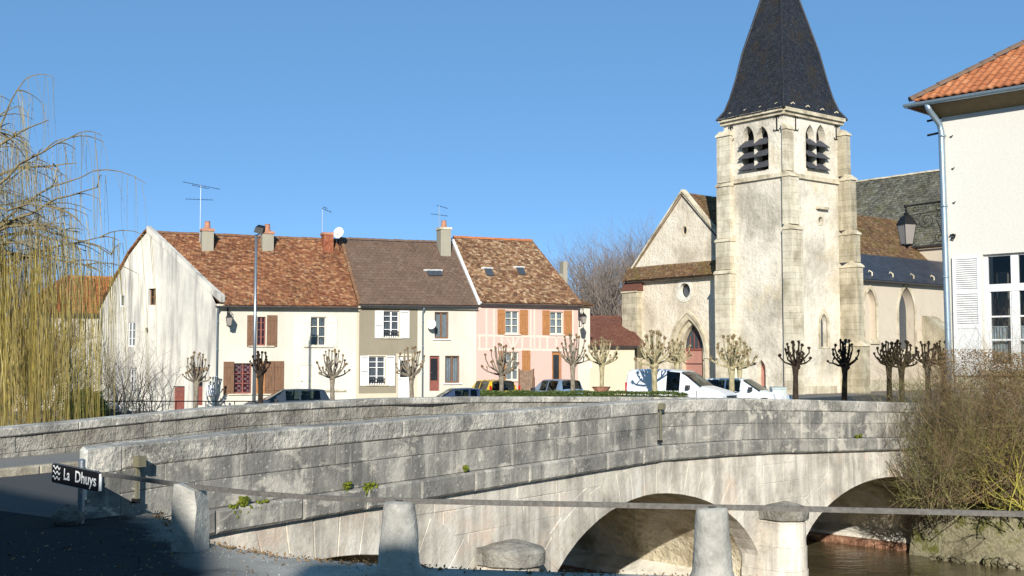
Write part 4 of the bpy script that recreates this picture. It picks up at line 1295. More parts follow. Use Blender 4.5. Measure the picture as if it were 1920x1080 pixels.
nr = Vector((sin(TH), -cos(TH))); nl = Vector((-cos(TH), -sin(TH)))
TC = P(1473, 500, 64); TO = Vector((TC.x, TC.y))
FR_ = Frame(TO, ur, nr); FL_ = Frame(TO, ul, nl)
wr = FR_.hit(1575, 240)[0]; wl = FL_.hit(1357, 240)[0]
church = thing('church', (TC.x, TC.y, -.3), 'old village church with a square buttressed bell tower and tall dark slate spire', 'church')
def zr_(px, py): return FR_.hit(px, py)[1]
z_cor = zr_(1480, 207); z_str = zr_(1480, 328)
CG = -1.2
def lancet(s, z0, zs, w, k=8):
    """pointed arch opening: jambs to zs, then two arcs"""
    h = w / 2
    pts = [(s - h, z0), (s + h, z0), (s + h, zs)]
    r = w * 1.05
    cx = s + h - r
    a1 = math.acos((s - cx) / r)
    for i in range(1, k + 1):
        a = a1 * i / k; pts.append((cx + cos(a) * r, zs + sin(a) * r))
    cx2 = s - h + r
    for i in range(k - 1, 0, -1):
        a = a1 * i / k; pts.append((cx2 - cos(a) * r, zs + sin(a) * r))
    pts.append((s - h, zs))
    return pts
def circle(s, z, r, k=20, e=1.0): return [(s + cos(2 * pi * i / k) * r, z + sin(2 * pi * i / k) * r * e) for i in range(k)]
def infill(fr, poly, d, mat, name, parent):
    return tess(fr, poly, [], d).build(name, mat, parent)
def ring(fr, inner, outer_, d0, d1, mat, name, parent, stones=1):
    """a moulded band between two outlines with the same number of points, cut into stones"""
    n = len(inner)
    step = max(1, n // stones) if stones > 1 else n
    i = 0
    while i < n:
        e = min(n, i + step)
        m = M()
        for k in range(i, e):
            a, b = k, (k + 1) % n
            q = [inner[a], inner[b], outer_[b], outer_[a]]
            m.hexa([fr.pt(s, z, d0) for s, z in q] + [fr.pt(s, z, d1) for s, z in q])
        m.build(name, mat, parent)
        i = e

# belfry openings
def belfry(fr, pxs, ytop, ymid, ybot, side):
    holes = []
    mid = []
    for (x0, x1) in pxs:
        s0 = fr.hit(x0, 290)[0]; s1 = fr.hit(x1, 290)[0]
        s0, s1 = min(s0, s1), max(s0, s1)
        z0 = fr.hit((x0 + x1) / 2, ybot)[1]; zs = fr.hit((x0 + x1) / 2, ymid)[1]
        holes.append(lancet((s0 + s1) / 2, z0, zs, s1 - s0)); mid.append((s0, s1, z0, zs))
    return holes, mid
hl, ml = belfry(FL_, ((1391, 1414), (1418, 1441)), 240, 262, 319, 0)
hr, mr = belfry(FR_, ((1511, 1528), (1531, 1548)), 240, 258, 316, 1)
ocu = circle(*FR_.hit(1538, 413), .20, 16)
so, zo = FR_.hit(1545, 645); ws = FR_.hit(1551, 620)[0] - FR_.hit(1538, 620)[0]
lan = lancet(so, FR_.hit(1545, 650)[1], FR_.hit(1545, 607)[1], ws)
sd, zd = FL_.hit(1428, 742); wd = abs(FL_.hit(1436, 700)[0] - FL_.hit(1420, 700)[0])
dor = lancet(sd, CG + .02, FL_.hit(1428, 693)[1], wd)
wall_panel(FL_, [(0, CG), (wl, CG), (wl, z_cor), (0, z_cor)], hl + [dor], MAT['ch_tower'], church, rev=.55, name='tower_wall')
wall_panel(FR_, [(0, CG), (wr, CG), (wr, z_cor), (0, z_cor)], hr + [ocu, lan], MAT['ch_tower'], church, rev=.45, name='tower_wall')
m = M()
for fr, w in ((FL_, wl), (FR_, wr)):
    pass
p = lambda a, b, z: Vector((*(TO + ur * a + ul * b), z))
m.face([p(wr, 0, CG), p(wr, wl, CG), p(wr, wl, z_cor), p(wr, 0, z_cor)]); m.face([p(0, wl, CG), p(wr, wl, CG), p(wr, wl, z_cor), p(0, wl, z_cor)])
m.build('tower_wall', MAT['ch_tower'], church)
m = M(); m.hexa([p(.6, .6, z_str - .5), p(wr - .6, .6, z_str - .5), p(wr - .6, wl - .6, z_str - .5), p(.6, wl - .6, z_str - .5), p(.6, .6, z_cor), p(wr - .6, .6, z_cor), p(wr - .6, wl - .6, z_cor), p(.6, wl - .6, z_cor)])
m.build('belfry_chamber', MAT['dark'], church)
infill(FR_, ocu, -.18, MAT['lead'], 'round_window', church)
ring(FR_, ocu, circle(*FR_.hit(1538, 413), .30, 16), -.02, .03, MAT['ch_trim'], 'window_surround', church)
infill(FR_, lan, -.3, MAT['lead'], 'lancet_window', church)
lan2 = lancet(so, FR_.hit(1545, 650)[1] - .1, FR_.hit(1545, 607)[1], ws + .35)
ring(FR_, lan, lan2, -.05, .035, MAT['ch_trim'], 'window_surround', church)
dd = infill(FL_, dor, -.35, MAT['salmon_door'], 'tower_door', church)
m = M(); q = rc(FR_, 1529, 388, 1549, 393); m.fbox(FR_, q[0], q[1], q[2], q[3], 0, .22); m.build('stone_ledge', MAT['ch_trim'], church)
# sound louvres: three sloping slabs across each pair of openings
MAT['louvre'] = plain('grey_slate_louvre', (.06, .06, .065), .7, var=.2)
for fr, mm in ((FL_, ml), (FR_, mr)):
    s0 = min(q[0] for q in mm) - .03; s1 = max(q[1] for q in mm) + .03; z0 = mm[0][2]; z1 = mm[0][3]
    H = z1 - z0
    for k in range(3):
        zb = z0 + .04 + k * H * .37
        for (a, b, _, _) in mm:
            ma, mb = a - .02, b + .02
            m = M(); P0 = fr.pt
            wid = .06
            q = [P0(ma - wid, zb, .24), P0(mb + wid, zb, .24), P0(mb - .10, zb + .40, -.22), P0(ma + .10, zb + .40, -.22)]
            m.hexa([v - Vector((0, 0, .06)) for v in q] + q)
            m.build('louvre_slab', MAT['louvre'], church)
    sm = (mm[0][1] + mm[1][0]) / 2 if mm[0][0] < mm[1][0] else (mm[1][1] + mm[0][0]) / 2

# string course, cornice
def band(z0, z1, out, name, mat, top=.0):
    m = M()
    def rr(o): return [p(-o, -o, 0), p(wr + o, -o, 0), p(wr + o, wl + o, 0), p(-o, wl + o, 0)]
    a = rr(out); b = rr(out - top)
    m.hexa([Vector((v.x, v.y, z0)) for v in a] + [Vector((v.x, v.y, z1)) for v in b]); return m.build(name, mat, church)
for fr, w in ((FL_, wl), (FR_, wr)):
    m = M(); m.fbox(fr, -.1, w + .1, z_str - .12, z_str + .12, .001, .14); m.build('string_course', MAT['ch_trim'], church)
    n = int(w / .75)
    for k in range(n):
        a, b = -.15 + (w + .3) * k / n, -.15 + (w + .3) * (k + 1) / n
        m = M(); m.fbox(fr, a + .006, b - .006, z_cor - .28, z_cor - .1, .001, .16); m.fbox(fr, a + .006, b - .006, z_cor - .1, z_cor + .10, .0, .30)
        m.build('cornice_stone', MAT['ch_trim'], church)

# buttresses built of courses of cut stone
def buttress(fr, s0, s1, stages, mat, back=0.0, hc=.36, side=None, capm=None):
    """stages: (z0, z1, projection, ds0, ds1) from bottom up; each with a sloping weathering on top"""
    for (z0, z1, pr, a0, a1) in stages:
        z = z0; k = 0
        while z < z1 - .05:
            h = min(hc * R.uniform(.85, 1.15), z1 - z)
            if z1 - z - h < .15: h = z1 - z
            sp = lerp(s0 + a0, s1 + a1, .5 + (.16 if k % 2 else -.16))
            parts = [(s0 + a0, sp), (sp, s1 + a1)] if (s1 + a1 - s0 - a0) > .75 else [(s0 + a0, s1 + a1)]
            for (a, b) in parts:
                j = R.uniform(-.008, .008)
                m = M(); m.fbox(fr, a + .004, b - .004, z + .004, z + h - .004, back, pr + j)
                m.build('buttress_stone', mat, church)
            z += h; k += 1
        m = M(); f = fr.pt; a, b = s0 + a0 - .05, s1 + a1 + .05
        m.hexa([f(a, z1, pr + .07), f(b, z1, pr + .07), f(b, z1, back), f(a, z1, back),
                f(a, z1 + .10, pr + .05), f(b, z1 + .10, pr + .05), f(b, z1 + .38, max(back, pr - .35)), f(a, z1 + .38, max(back, pr - .35))])
        m.build('buttress_weathering', MAT['ch_trim'], church)
z1a = zr_(1480, 432); z1b = zr_(1480, 330); z1c = zr_(1480, 245)
ws_c = FR_.hit(1500, 400)[0]
# corner pier, its front looking the way of the right face, standing out from the left face too
buttress(FR_, -.25, .62, [(CG, z1a, .60, 0, 0.14), (z1a + .3, z1b - .1, .50, .03, 0), (z1b + .25, z1c, .28, .08, -.12)], MAT['ch_block'])
# left end of left face
a_ = FL_.hit(1343, 500)[0]; b_ = FL_.hit(1371, 500)[0]
zl1 = FL_.hit(1357, 515)[1]; zl2 = FL_.hit(1357, 455)[1]; zl3 = FL_.hit(1357, 352)[1]; zl4 = FL_.hit(1357, 258)[1]
buttress(FL_, wl - .75, wl + .30, [(CG, zl1, .50, 0, .08), (zl1 + .25, zl2, .42, 0, .04), (zl2 + .2, zl3, .36, .04, 0), (zl3 + .25, zl4, .28, .08, .02)], MAT['ch_block'])
# right end of right face, deep
a_ = FR_.hit(1590, 600)[0]; b_ = FR_.hit(1618, 600)[0]
zq1 = FR_.hit(1600, 505)[1]; zq2 = FR_.hit(1600, 445)[1]; zq3 = FR_.hit(1600, 345)[1]; zq4 = FR_.hit(1600, 262)[1]
buttress(FR_, wr - .32, wr + .15, [(CG, FR_.hit(1600, 650)[1], 1.50, -.05, .18), (FR_.hit(1600, 650)[1] + .3, zq1, 1.22, 0, .08), (zq1 + .3, zq2, 1.10, 0, .04), (zq2 + .28, zq3, .92, 0, .0), (zq3 + .28, zq4, .60, 0, -.03)], MAT['ch_grey'])
m = M(); m.fbox(FL_, .63, b_ * 0 + wl - .8, CG, -.0, .01, .12); m.build('tower_plinth', MAT['ch_block'], church)
m = M(); m.fbox(FR_, .8, wr - .9, CG, .3, .01, .14); m.build('tower_plinth', MAT['ch_block'], church)

# iron wall anchors
def anchor(fr, px, py):
    s, z = fr.hit(px, py); m = M(); f = fr.pt
    m.fbox(fr, s - .03, s + .03, z - .48, z + .42, .01, .05)
    for sg in (-1, 1):
        m.tube([f(s, z + .28, .05), f(s + sg * .14, z + .34, .05), f(s + sg * .18, z + .22, .05)], .025, 5)
        m.tube([f(s, z - .42, .05), f(s + sg * .16, z - .48, .05), f(s + sg * .22, z - .36, .05)], .025, 5)
    m.build('wall_anchor', MAT['iron'], church)
for fr, px, py in ((FL_, 1371, 249), (FL_, 1457, 229), (FR_, 1491, 229), (FR_, 1567, 247)): anchor(fr, px, py)

# spire: square with a flared foot
ctr = TO + ur * wr / 2 + ul * wl / 2
zap = P(1455, -94, ctr.y).z
def spire_off(t): return .40 + .0 if t == 0 else None
SP = [(z_cor + .02, 1.0 + .34 / (wr / 2)), (z_cor + .55, .985), (z_cor + 1.3, .885), (z_cor + 2.4, .785), (z_cor + 4.0, .66), (zap, .0)]
def scorner(i, k, z):
    a = (-1, 1, 1, -1)[i]; b = (-1, -1, 1, 1)[i]
    return Vector((*(ctr + ur * (a * wr / 2 * k) + ul * (b * wl / 2 * k)), z))
sp = M()
for (z0, k0), (z1, k1) in zip(SP, SP[1:]):
    for i in range(4):
        j = (i + 1) % 4
        sp.face([scorner(i, k0 - .012, z0), scorner(j, k0 - .012, z0), scorner(j, max(.001, k1 - .012), z1), scorner(i, max(.001, k1 - .012), z1)])
for i in range(1): sp.face([scorner(i, 1.05, z_cor) for i in range(4)])
spo = sp.build('spire', MAT['dark'], church)
for i in (0, 3, 1):
    j = (i + 1) % 4
    for (z0, k0), (z1, k1) in zip(SP, SP[1:]):
        if k1 == 0: z1, k1 = lerp(z0, z1, .93), lerp(k0, k1, .93)
        tiles(scorner(i, k0, z0), scorner(j, k0, z0), scorner(i, k1, z1), scorner(j, k1, z1), .22, .15, .014, 'spire_slates', MAT['t_slate'], spo, jit=.5, sag=.0)
for i in (0, 1, 3):
    m = M(); m.tube([scorner(i, k, z + .03) for z, k in SP[:-1]] + [scorner(i, .02, zap)], .06, 5); m.build('hip_flashing', MAT['t_slate'], spo)
for i, j in ((0, 1), (3, 0)):
    for k in range(4):
        c = lerp(scorner(i, 1.03, z_cor + .22), scorner(j, 1.03, z_cor + .22), (k + .5) / 4)
        m = M(); m.tube([c, c + Vector((0, 0, .16)), c + Vector((.12, -.05, .22)), c + Vector((.2, -.08, .12))], [.05, .045, .04, .02], 5); m.build('roof_hook', MAT['ch_trim'], spo)

# nave front
FC = FL_.shifted(dd=-1.5)
sF0 = FC.hit(1340, 600)[0] - 1.6; sF1 = FC.hit(1181, 600)[0]
sA, zA = FC.hit(1279, 362); s_l, z_l = FC.hit(1181, 513)
s_r = 2 * sA - s_l
sp_, zp_ = FC.hit(1290, 742)
pw = abs(FC.hit(1256, 680)[0] - FC.hit(1326, 680)[0]); pc = (FC.hit(1256, 680)[0] + FC.hit(1326, 680)[0]) / 2
ci = FC.hit(1294, 600)
inner_w = abs(FC.hit(1276, 680)[0] - FC.hit(1315, 680)[0]); ic = (FC.hit(1276, 680)[0] + FC.hit(1315, 680)[0]) / 2
P_out = lancet(pc, CG, FC.hit(1290, 672)[1], pw, 12); P_mid = lancet((pc + ic) / 2, CG, FC.hit(1290, 667)[1], (pw + inner_w) / 2 + .1, 12); P_in = lancet(ic, CG, FC.hit(1290, 655)[1], inner_w, 12)
oc = FC.hit(1283, 545); oc_out = circle(*oc, .72, 24); oc_in = circle(oc[0] - .05, oc[1], .46, 24)
ov = circle(*FC.hit(1284, 432), .17, 14, 1.5)
wall_panel(FC, [(s_r, CG), (s_l, CG), (s_l, z_l), (sA, zA), (s_r, z_l)], [P_out, oc_out, ov], MAT['ch_wall'], church, rev=.1, name='front_wall')
ring(FC, P_mid, P_out, -.25, .04, MAT['ch_trim'], 'portal_moulding', church, 9)
ring(FC, P_in, P_mid, -.5, -.14, MAT['ch_trim'], 'portal_moulding', church, 9)
hood = lancet(pc, FC.hit(1290, 680)[1], FC.hit(1290, 672)[1], pw + .26, 12)
hin = lancet(pc, FC.hit(1290, 680)[1], FC.hit(1290, 672)[1], pw + .02, 12)
ring(FC, hin[2:], hood[2:], -.02, .10, MAT['ch_trim'], 'hood_moulding', church)
ztr = FC.hit(1295, 657)[1]
pd = M(); pd.fbox(FC, ic - inner_w / 2 + .0, ic - .01, CG, ztr, -.56, -.5); pd.build('portal_door', MAT['salmon_door'], church)
pd = M(); pd.fbox(FC, ic + .01, ic + inner_w / 2, CG, ztr, -.56, -.5); pd.build('portal_door', MAT['salmon_door'], church)
m = M(); m.fbox(FC, ic - inner_w / 2, ic + inner_w / 2, ztr, ztr + .12, -.56, -.44); m.build('door_lintel', MAT['redwood'], church)
infill(FC, P_in, -.54, MAT['lead'], 'tympanum_window', church)
for k in range(1, 5):
    x = lerp(ic - inner_w / 2, ic + inner_w / 2, k / 5); m = M(); m.fbox(FC, x - .02, x + .02, ztr + .1, ztr + 1.35 - abs(k - 2.5) * .35, -.54, -.5); m.build('tympanum_bar', MAT['redwood'], church)
ring(FC, oc_in, oc_out, -.30, .03, MAT['paleblock'], 'window_surround', church, 8)
infill(FC, oc_in, -.35, MAT['lead'], 'round_window', church)
infill(FC, ov, -.15, MAT['dark'], 'gable_opening', church)
ring(FC, ov, circle(*FC.hit(1284, 432), .27, 14, 1.4), -.02, .02, MAT['ch_trim'], 'window_surround', church)
# pent roof strip across the front
zt0 = FC.hit(1262, 503)[1]; zt1 = FC.hit(1262, 521)[1]
a0, a1 = FC.pt(s_r - .1, zt1, .55), FC.pt(s_l + .15, zt1, .55); b0, b1 = FC.pt(s_r - .1, zt0 + .25, .02), FC.pt(s_l + .15, zt0 + .25, .02)
rf = roof_slab(a0, a1, b0, b1, .06, MAT['brown_wood'], church, 'pent_roof'); tiles(a0, a1, b0, b1, .2, .14, .02, 'roof_tiles', MAT['t_darkmix'], rf)
m = M(); m.fbox(FC, s_r, s_l, zt1 - .14, zt1 - .02, .001, .3); m.build('pent_cornice', MAT['ch_trim'], church)
# gable copings
for (qa, qb) in (((s_l + .15, z_l - .1), (sA, zA + .1)), ((s_r, z_l), (sA, zA + .1))):
    m = M(); f = FC.pt
    a, b = f(*qa, .06), f(*qb, .06); a2, b2 = f(*qa, -.35), f(*qb, -.35); u_ = Vector((0, 0, .14))
    m.hexa([a2, a, b, b2, a2 + u_, a + u_, b + u_, b2 + u_]); m.build('gable_coping', MAT['ch_trim'], church)
# corner buttress of quoins at the far left
buttress(FC, FC.hit(1204, 650)[0], sF1 + .25, [(CG, FC.hit(1190, 549)[1], .45, 0, 0)], MAT['ch_grey'])
m = M(); s0b, s1b = FC.hit(1207, 650)[0], sF1 + .3; zb_ = FC.hit(1190, 549)[1]; f = FC.pt
m.hexa([f(s0b, zb_ + .1, .52), f(s1b, zb_ + .1, .52), f(s1b, zb_ + .1, 0), f(s0b, zb_ + .1, 0), f(s0b, zb_ + .16, .5), f(s1b, zb_ + .16, .5), f(s1b, zb_ + .85, 0.02), f(s0b, zb_ + .85, 0.02)]); m.build('buttress_tiles', MAT['t_maroon'], church)
# nave body: roof along ur
LN = 24
def FCp(s, back, z): return FC.pt(s, z, -back)
e0, e1, r0, r1 = FCp(s_r - .3, -.05, z_l - .2), FCp(s_r - .3, LN, z_l - .2), FCp(sA, -.05, zA + .02), FCp(sA, LN, zA + .02)
rf = roof_slab(e0, e1, r0, r1, .15, MAT['dark'], church, 'nave_roof'); tiles(e0, e1, r0, r1, .24, .18, .03, 'roof_tiles', MAT['t_darkmix'], rf, jit=.5)
e0, e1 = FCp(s_l + .3, -.05, z_l - .2), FCp(s_l + .3, LN, z_l - .2)
roof_slab(e0, e1, r0, r1, .15, MAT['t_darkmix'], church, 'nave_roof')
m = M(); m.face([FCp(s_l, 0, CG), FCp(s_l, LN, CG), FCp(s_l, LN, z_l), FCp(s_l, 0, z_l)]); m.face([FCp(s_r, 0, CG), FCp(s_r, LN, CG), FCp(s_r, LN, z_l), FCp(s_r, 0, z_l)]); m.build('nave_wall', MAT['ch_wall'], church)

# aisle with lean-to slate roof
FA = FR_.shifted(dd=-1.1)
a_end = 25
ze = FA.hit(1625, 524)[1]
def awin(px, w0, y0, y1, ys):
    s = FA.hit(px, 600)[0]; w = abs(FA.hit(px + w0 / 2, 600)[0] - FA.hit(px - w0 / 2, 600)[0]); return lancet(s, FA.hit(px, y1)[1], FA.hit(px, ys)[1], w, 10), s, w
w1, s1_, ww1 = awin(1632, 22, 540, 636, 575); w2, s2_, ww2 = awin(1700, 30, 545, 655, 585)
wall_panel(FA, [(wr - .5, CG), (a_end, CG), (a_end, ze), (wr - .5, ze)], [w1, w2], MAT['ch_aisle'], church, rev=.7, name='aisle_wall')
infill(FA, w1, -.35, MAT['ch_aisle'], 'blocked_window', church); infill(FA, w2, -.6, MAT['lead'], 'aisle_window', church)
for w_, s_, ww in ((w1, s1_, ww1), (w2, s2_, ww2)):
    px_ = lancet(s_, w_[0][1] - .12, w_[2][1], ww + .34, 10); ring(FA, w_, px_, -.05, .04, MAT['ch_trim'], 'window_surround', church)
for s_, ww, w_ in ((s2_, ww2, w2), (s1_, ww1, w1)):
    m = M(); m.fbox(FA, s_ - ww / 2 - .2, s_ + ww / 2 + .2, w_[0][1] - .28, w_[0][1] - .12, 0, .12); m.build('window_sill', MAT['ch_trim'], church)
zt_a = FA.hit(1660, 481, -3.4)[1]
e0, e1, r0, r1 = FA.pt(wr - .5, ze, .3), FA.pt(a_end, ze, .3), FA.pt(wr - .5, zt_a, -3.4), FA.pt(a_end, zt_a, -3.4)
rf = roof_slab(e0, e1, r0, r1, .12, MAT['dark'], church, 'aisle_roof'); tiles(e0, e1, r0, r1, .3, .24, .01, 'roof_slates', MAT['t_bluslate'], rf, jit=.2, sag=0)
gutter(FA.pt(wr - .3, ze - .05, .38), FA.pt(a_end, ze - .05, .38), .09, church)
for px in (1641, 1680, 1719, 1757):
    c = lerp(FA.pt(FA.hit(px, 520)[0], ze, .3), FA.pt(FA.hit(px, 520)[0], zt_a, -3.4), .14)
    m = M(); m.tube([c, c + Vector((0, 0, .2)), c + Vector((-.2, -.05, .32)), c + Vector((-.25, -.05, .2))], [.05, .05, .05, .02], 5); m.build('roof_hook', MAT['ch_trim'], church)
# aisle buttress with a sloping top
sb0, sb1 = FA.hit(1729, 640)[0], FA.hit(1752, 640)[0] + .2
zb0, zb1 = FA.hit(1735, 626, 1.6)[1], FA.hit(1735, 592)[1]
f = FA.pt
m = M(); m.hexa([f(sb0, CG, 1.9), f(sb1, CG, 1.9), f(sb1, CG, 0), f(sb0, CG, 0), f(sb0, zb0, 1.9), f(sb1, zb0, 1.9), f(sb1, zb1, 0), f(sb0, zb1, 0)]); m.build('aisle_buttress', MAT['ch_grey'], church)
m = M(); m.fbox(FA, wr, a_end, CG, FA.hit(1650, 712)[1], .001, .16); m.build('aisle_plinth', MAT['ch_grey'], church)

# transept with the big mossy roof
cE = FR_.hit(1757, 457, -5.0)[0]; zE = FR_.hit(1757, 459, -5.0)[1]
def tp(a, b, z): return Vector((*(TO + ur * a + ul * b), z))
zR = P(1757, 322, (TO + ur * (cE + 4) + ul * 8).y).z
e0, e1, r0, r1 = tp(cE - .3, 2.0, zE), tp(cE - .3, 24, zE), tp(cE + 4.2, 2.0, zR), tp(cE + 4.2, 24, zR)
rf = roof_slab(e0, e1, r0, r1, .2, MAT['dark'], church, 'transept_roof'); tiles(e0, e1, r0, r1, .28, .22, .03, 'roof_tiles', MAT['t_mossy'], rf, jit=.4, sag=.04)
ridge_tiles(r0 + Vector((0, 0, .03)), r1 + Vector((0, 0, .03)), MAT['ch_trim'], church, .13, .5)
m = M(); m.face([tp(cE, 2, CG), tp(cE, 24, CG), tp(cE, 24, zE), tp(cE, 2, zE)]); m.face([tp(cE, 2, CG), tp(cE + 8.4, 2, CG), tp(cE + 8.4, 2, zE), tp(cE + 4.2, 2, zR), tp(cE, 2, zE)]); m.build('transept_wall', MAT['ch_aisle'], church)
gutter(tp(cE - .4, 2, zE - .04), tp(cE - .4, 24, zE - .04), .09, church)
roof_slab(tp(cE + 8.7, 2.0, zE), tp(cE + 8.7, 24, zE), r0, r1, .1, MAT['t_mossy'], church, 'transept_roof')

# ================================================================ WHITE BUILDING ON THE RIGHT
TBC = P(1770, 450, 33.0)
u7 = Vector((.70, -.714)).normalized(); n7 = Vector((-u7.y * -1, u7.x)); n7 = Vector((u7.y, -u7.x))
if n7.y > 0: n7 = -n7
TF = Frame((TBC.x, TBC.y), u7, n7)
hall = thing('town_building', (TBC.x, TBC.y, -.2), 'tall white rendered building with orange tiled hip roof at the right edge', 'building')
zg = TF.hit(1800, 214)[1]
r_w = rc(TF, 1845, 479, 1965, 692); r_w = (TF.hit(1844, 560)[0], TF.hit(1844, 560)[0] + (TF.hit(1901, 560)[0] - TF.hit(1844, 560)[0]) * 2 + .0, TF.hit(1880, 694)[1], TF.hit(1880, 475)[1])
FL = 9.0
wall_panel(TF, [(0, -3), (FL, -3), (FL, zg), (0, zg)], [hole(r_w), hole((r_w[0] + 3.3, r_w[1] + 3.3, r_w[2], r_w[3]))], MAT['r_tall'], hall, rev=.22)
m = M(); 
for q in ([(0, 0), (0, -8)], [(0, -8), (FL, -8)], [(FL, -8), (FL, 0)]):
    a, b = q; m.face([TF.pt(a[0], -3, a[1]), TF.pt(b[0], -3, b[1]), TF.pt(b[0], zg, b[1]), TF.pt(a[0], zg, a[1])])
m.build('side_wall', MAT['r_tall'], hall)
# tall window
def tallwin(r):
    s0, s1, z0, z1 = r; H = z1 - z0
    ztr = TF.hit(1880, 538)[1]
    m = M(); fw = .10; d0, d1 = -.18, -.10
    m.fbox(TF, s0, s0 + fw, z0, z1, d0, d1); m.fbox(TF, s1 - fw, s1, z0, z1, d0, d1); m.fbox(TF, s0 + fw, s1 - fw, z1 - .06, z1, d0, d1 + .001); m.fbox(TF, s0 + fw, s1 - fw, z0, z0 + .16, d0, d1 + .001)
    sm = (s0 + s1) / 2; m.fbox(TF, sm - .10, sm + .10, z0 + .16, z1 - .06, d0, d1 + .01); m.fbox(TF, s0 + fw, s1 - fw, ztr - .11, ztr + .09, d0, d1 + .02)
    zb1 = TF.hit(1880, 593)[1]; zb2 = TF.hit(1880, 637)[1]
    for zz in (zb1, zb2):
        m.fbox(TF, s0 + fw, sm - .1, zz - .022, zz + .022, d0 + .02, d1 - .01); m.fbox(TF, sm + .1, s1 - fw, zz - .022, zz + .022, d0 + .02, d1 - .01)
    m.fbox(TF, s0 + fw, s0 + fw + .05, z0 + .16, ztr - .11, d0, d1 - .005); m.fbox(TF, sm - .15, sm - .1, z0 + .16, ztr - .11, d0, d1 - .005)
    w = m.build('window', MAT['white_paint'], hall)
    for a, b in ((s0 + fw, sm - .1), (sm + .1, s1 - fw)):
        for c, e in ((z0 + .16, zb2), (zb2, zb1), (zb1, ztr - .11), (ztr + .09, z1 - .06)):
            g = M(); g.face([TF.pt(a, c, -.14), TF.pt(b, c, -.14), TF.pt(b, e, -.14), TF.pt(a, e, -.14)]); g.build('pane', MAT['glass'], w)
    zc = TF.hit(1880, 613)[1]
    g = M(); n = 60
    for i in range(n):
        a, b = lerp(s0, s1, i / n), lerp(s0, s1, (i + 1) / n)
        ff = lambda k: -.26 - .05 * abs(sin(k * 1.05)) - .02 * sin(k * .37)
        g.face([TF.pt(a, z0, ff(i)), TF.pt(b, z0, ff(i + 1)), TF.pt(b, zc, ff(i + 1)), TF.pt(a, zc, ff(i))])
    g.build('half_curtain', MAT['sheer'], w, smooth=True)
    g = M(); g.fbox(TF, s0, s1, zc, zc + .03, -.30, -.27); g.build('curtain_rod', MAT['white_paint'], w)
    # inside: dark room with pale window reveals standing inside
    g = M(); f = TF.pt
    g.face([f(s0 - 1, z0 - 1, -3), f(s1 + 2, z0 - 1, -3), f(s1 + 2, z1 + 1, -3), f(s0 - 1, z1 + 1, -3)]); g.face([f(s0 - 1, z1 + .6, -3), f(s1 + 2, z1 + .6, -3), f(s1 + 2, z1 + .6, -.3), f(s0 - 1, z1 + .6, -.3)])
    g.build('room_wall', MAT['dark'], w)
    g = M(); g.fbox(TF, s0 + .02, s0 + .34, z0, z1 - .45, -.9, -.85); g.fbox(TF, sm + .18, sm + .42, z0 + .4, z1 - .5, -1.4, -1.35); g.build('inner_shutter', MAT['innerwood'], w)
MAT['sheer'] = lace('sheer_curtain', (.5, .5, .5), (.7, .7, .69), 15)
MAT['innerwood'] = plain('inner_shutter_wood', (.30, .24, .17), .8)
tallwin(r_w)
tallwin((r_w[0] + 3.3, r_w[1] + 3.3, r_w[2], r_w[3]))
m = M(); m.fbox(TF, r_w[0] - .1, r_w[1] + .1, r_w[2] - .14, r_w[2] - .003, -.1, .12); m.build('window_sill', MAT['ch_trim'], hall)
# shutter with individually built slats
sh = rc(TF, 1788, 480, 1840, 704, .06)
s0, s1, z0, z1 = sh; m = M(); fw = .085
zm1 = TF.hit(1815, 548)[1]; zm2 = TF.hit(1815, 612)[1]
m.fbox(TF, s0, s0 + fw, z0, z1, .03, .08); m.fbox(TF, s1 - fw, s1, z0, z1, .03, .08)
for a, b in ((z1 - .08, z1), (zm1 - .05, zm1 + .05), (zm2 - .06, zm2 + .03), (z0, z0 + .12)): m.fbox(TF, s0 + fw, s1 - fw, a, b, .031, .079)
m.fbox(TF, s0 + fw, s1 - fw, z0 + .12, zm2 - .06, .04, .065)
shu = m.build('shutter', MAT['white_paint'], hall)
me = None
for (a, b, n) in ((zm1 + .05, z1 - .08, 15), (zm2 + .03, zm1 - .05, 14)):
    for k in range(n):
        z = lerp(a, b, (k + .5) / n); h = (b - a) / n
        g = M(); f = TF.pt
        g.hexa([f(s0 + fw, z - h * .5, .078), f(s1 - fw, z - h * .5, .078), f(s1 - fw, z - h * .38, .078), f(s0 + fw, z - h * .38, .078),
                f(s0 + fw, z + h * .3, .036), f(s1 - fw, z + h * .3, .036), f(s1 - fw, z + h * .42, .036), f(s0 + fw, z + h * .42, .036)])
        g.build('slat', MAT['white_paint'], shu)
# roof: hip rising from the corner
ov_ = .62
zv = TF.hit(1712, 190, ov_)[1]
E0 = TF.pt(-ov_, zg + .42, ov_); E1 = TF.pt(FL + ov_, zg + .42, ov_)
hp = ray(1922, 84)
# roof pitch chosen so that the hip passes through the corner and rises into the building at 45 degrees in plan
pl_u = Vector((1, -1))
q0 = TF.O + TF.u * (-ov_) + TF.n * ov_; dv = (TF.u - TF.n)
det = hp.x * (-dv.y) + hp.y * dv.x
t_ = (q0.x * (-dv.y) + q0.y * dv.x) / det; k_ = ((t_ * hp.x - q0.x) * dv.x + (t_ * hp.y - q0.y) * dv.y) / dv.length_squared
zh = EYE + hp.z * t_
pitch = (zh - E0.z) / k_
KK = 4.6
R0 = Vector((*(q0 + dv * KK), E0.z + pitch * KK)); R1 = R0 + Vector((*(TF.u * (FL + 2 * ov_ - 2 * KK)), 0))
L0 = TF.pt(-ov_, E0.z, -8 - ov_)
for nm_, q in (('roof', [E0, E1, R1, R0]), ('roof', [L0, E0, R0])):
    m = M(); m.face([v - Vector((0, 0, .05)) for v in q]); m.face([v - Vector((0, 0, .17)) for v in reversed(q)]); m.build(nm_, MAT['t_orange'], hall)
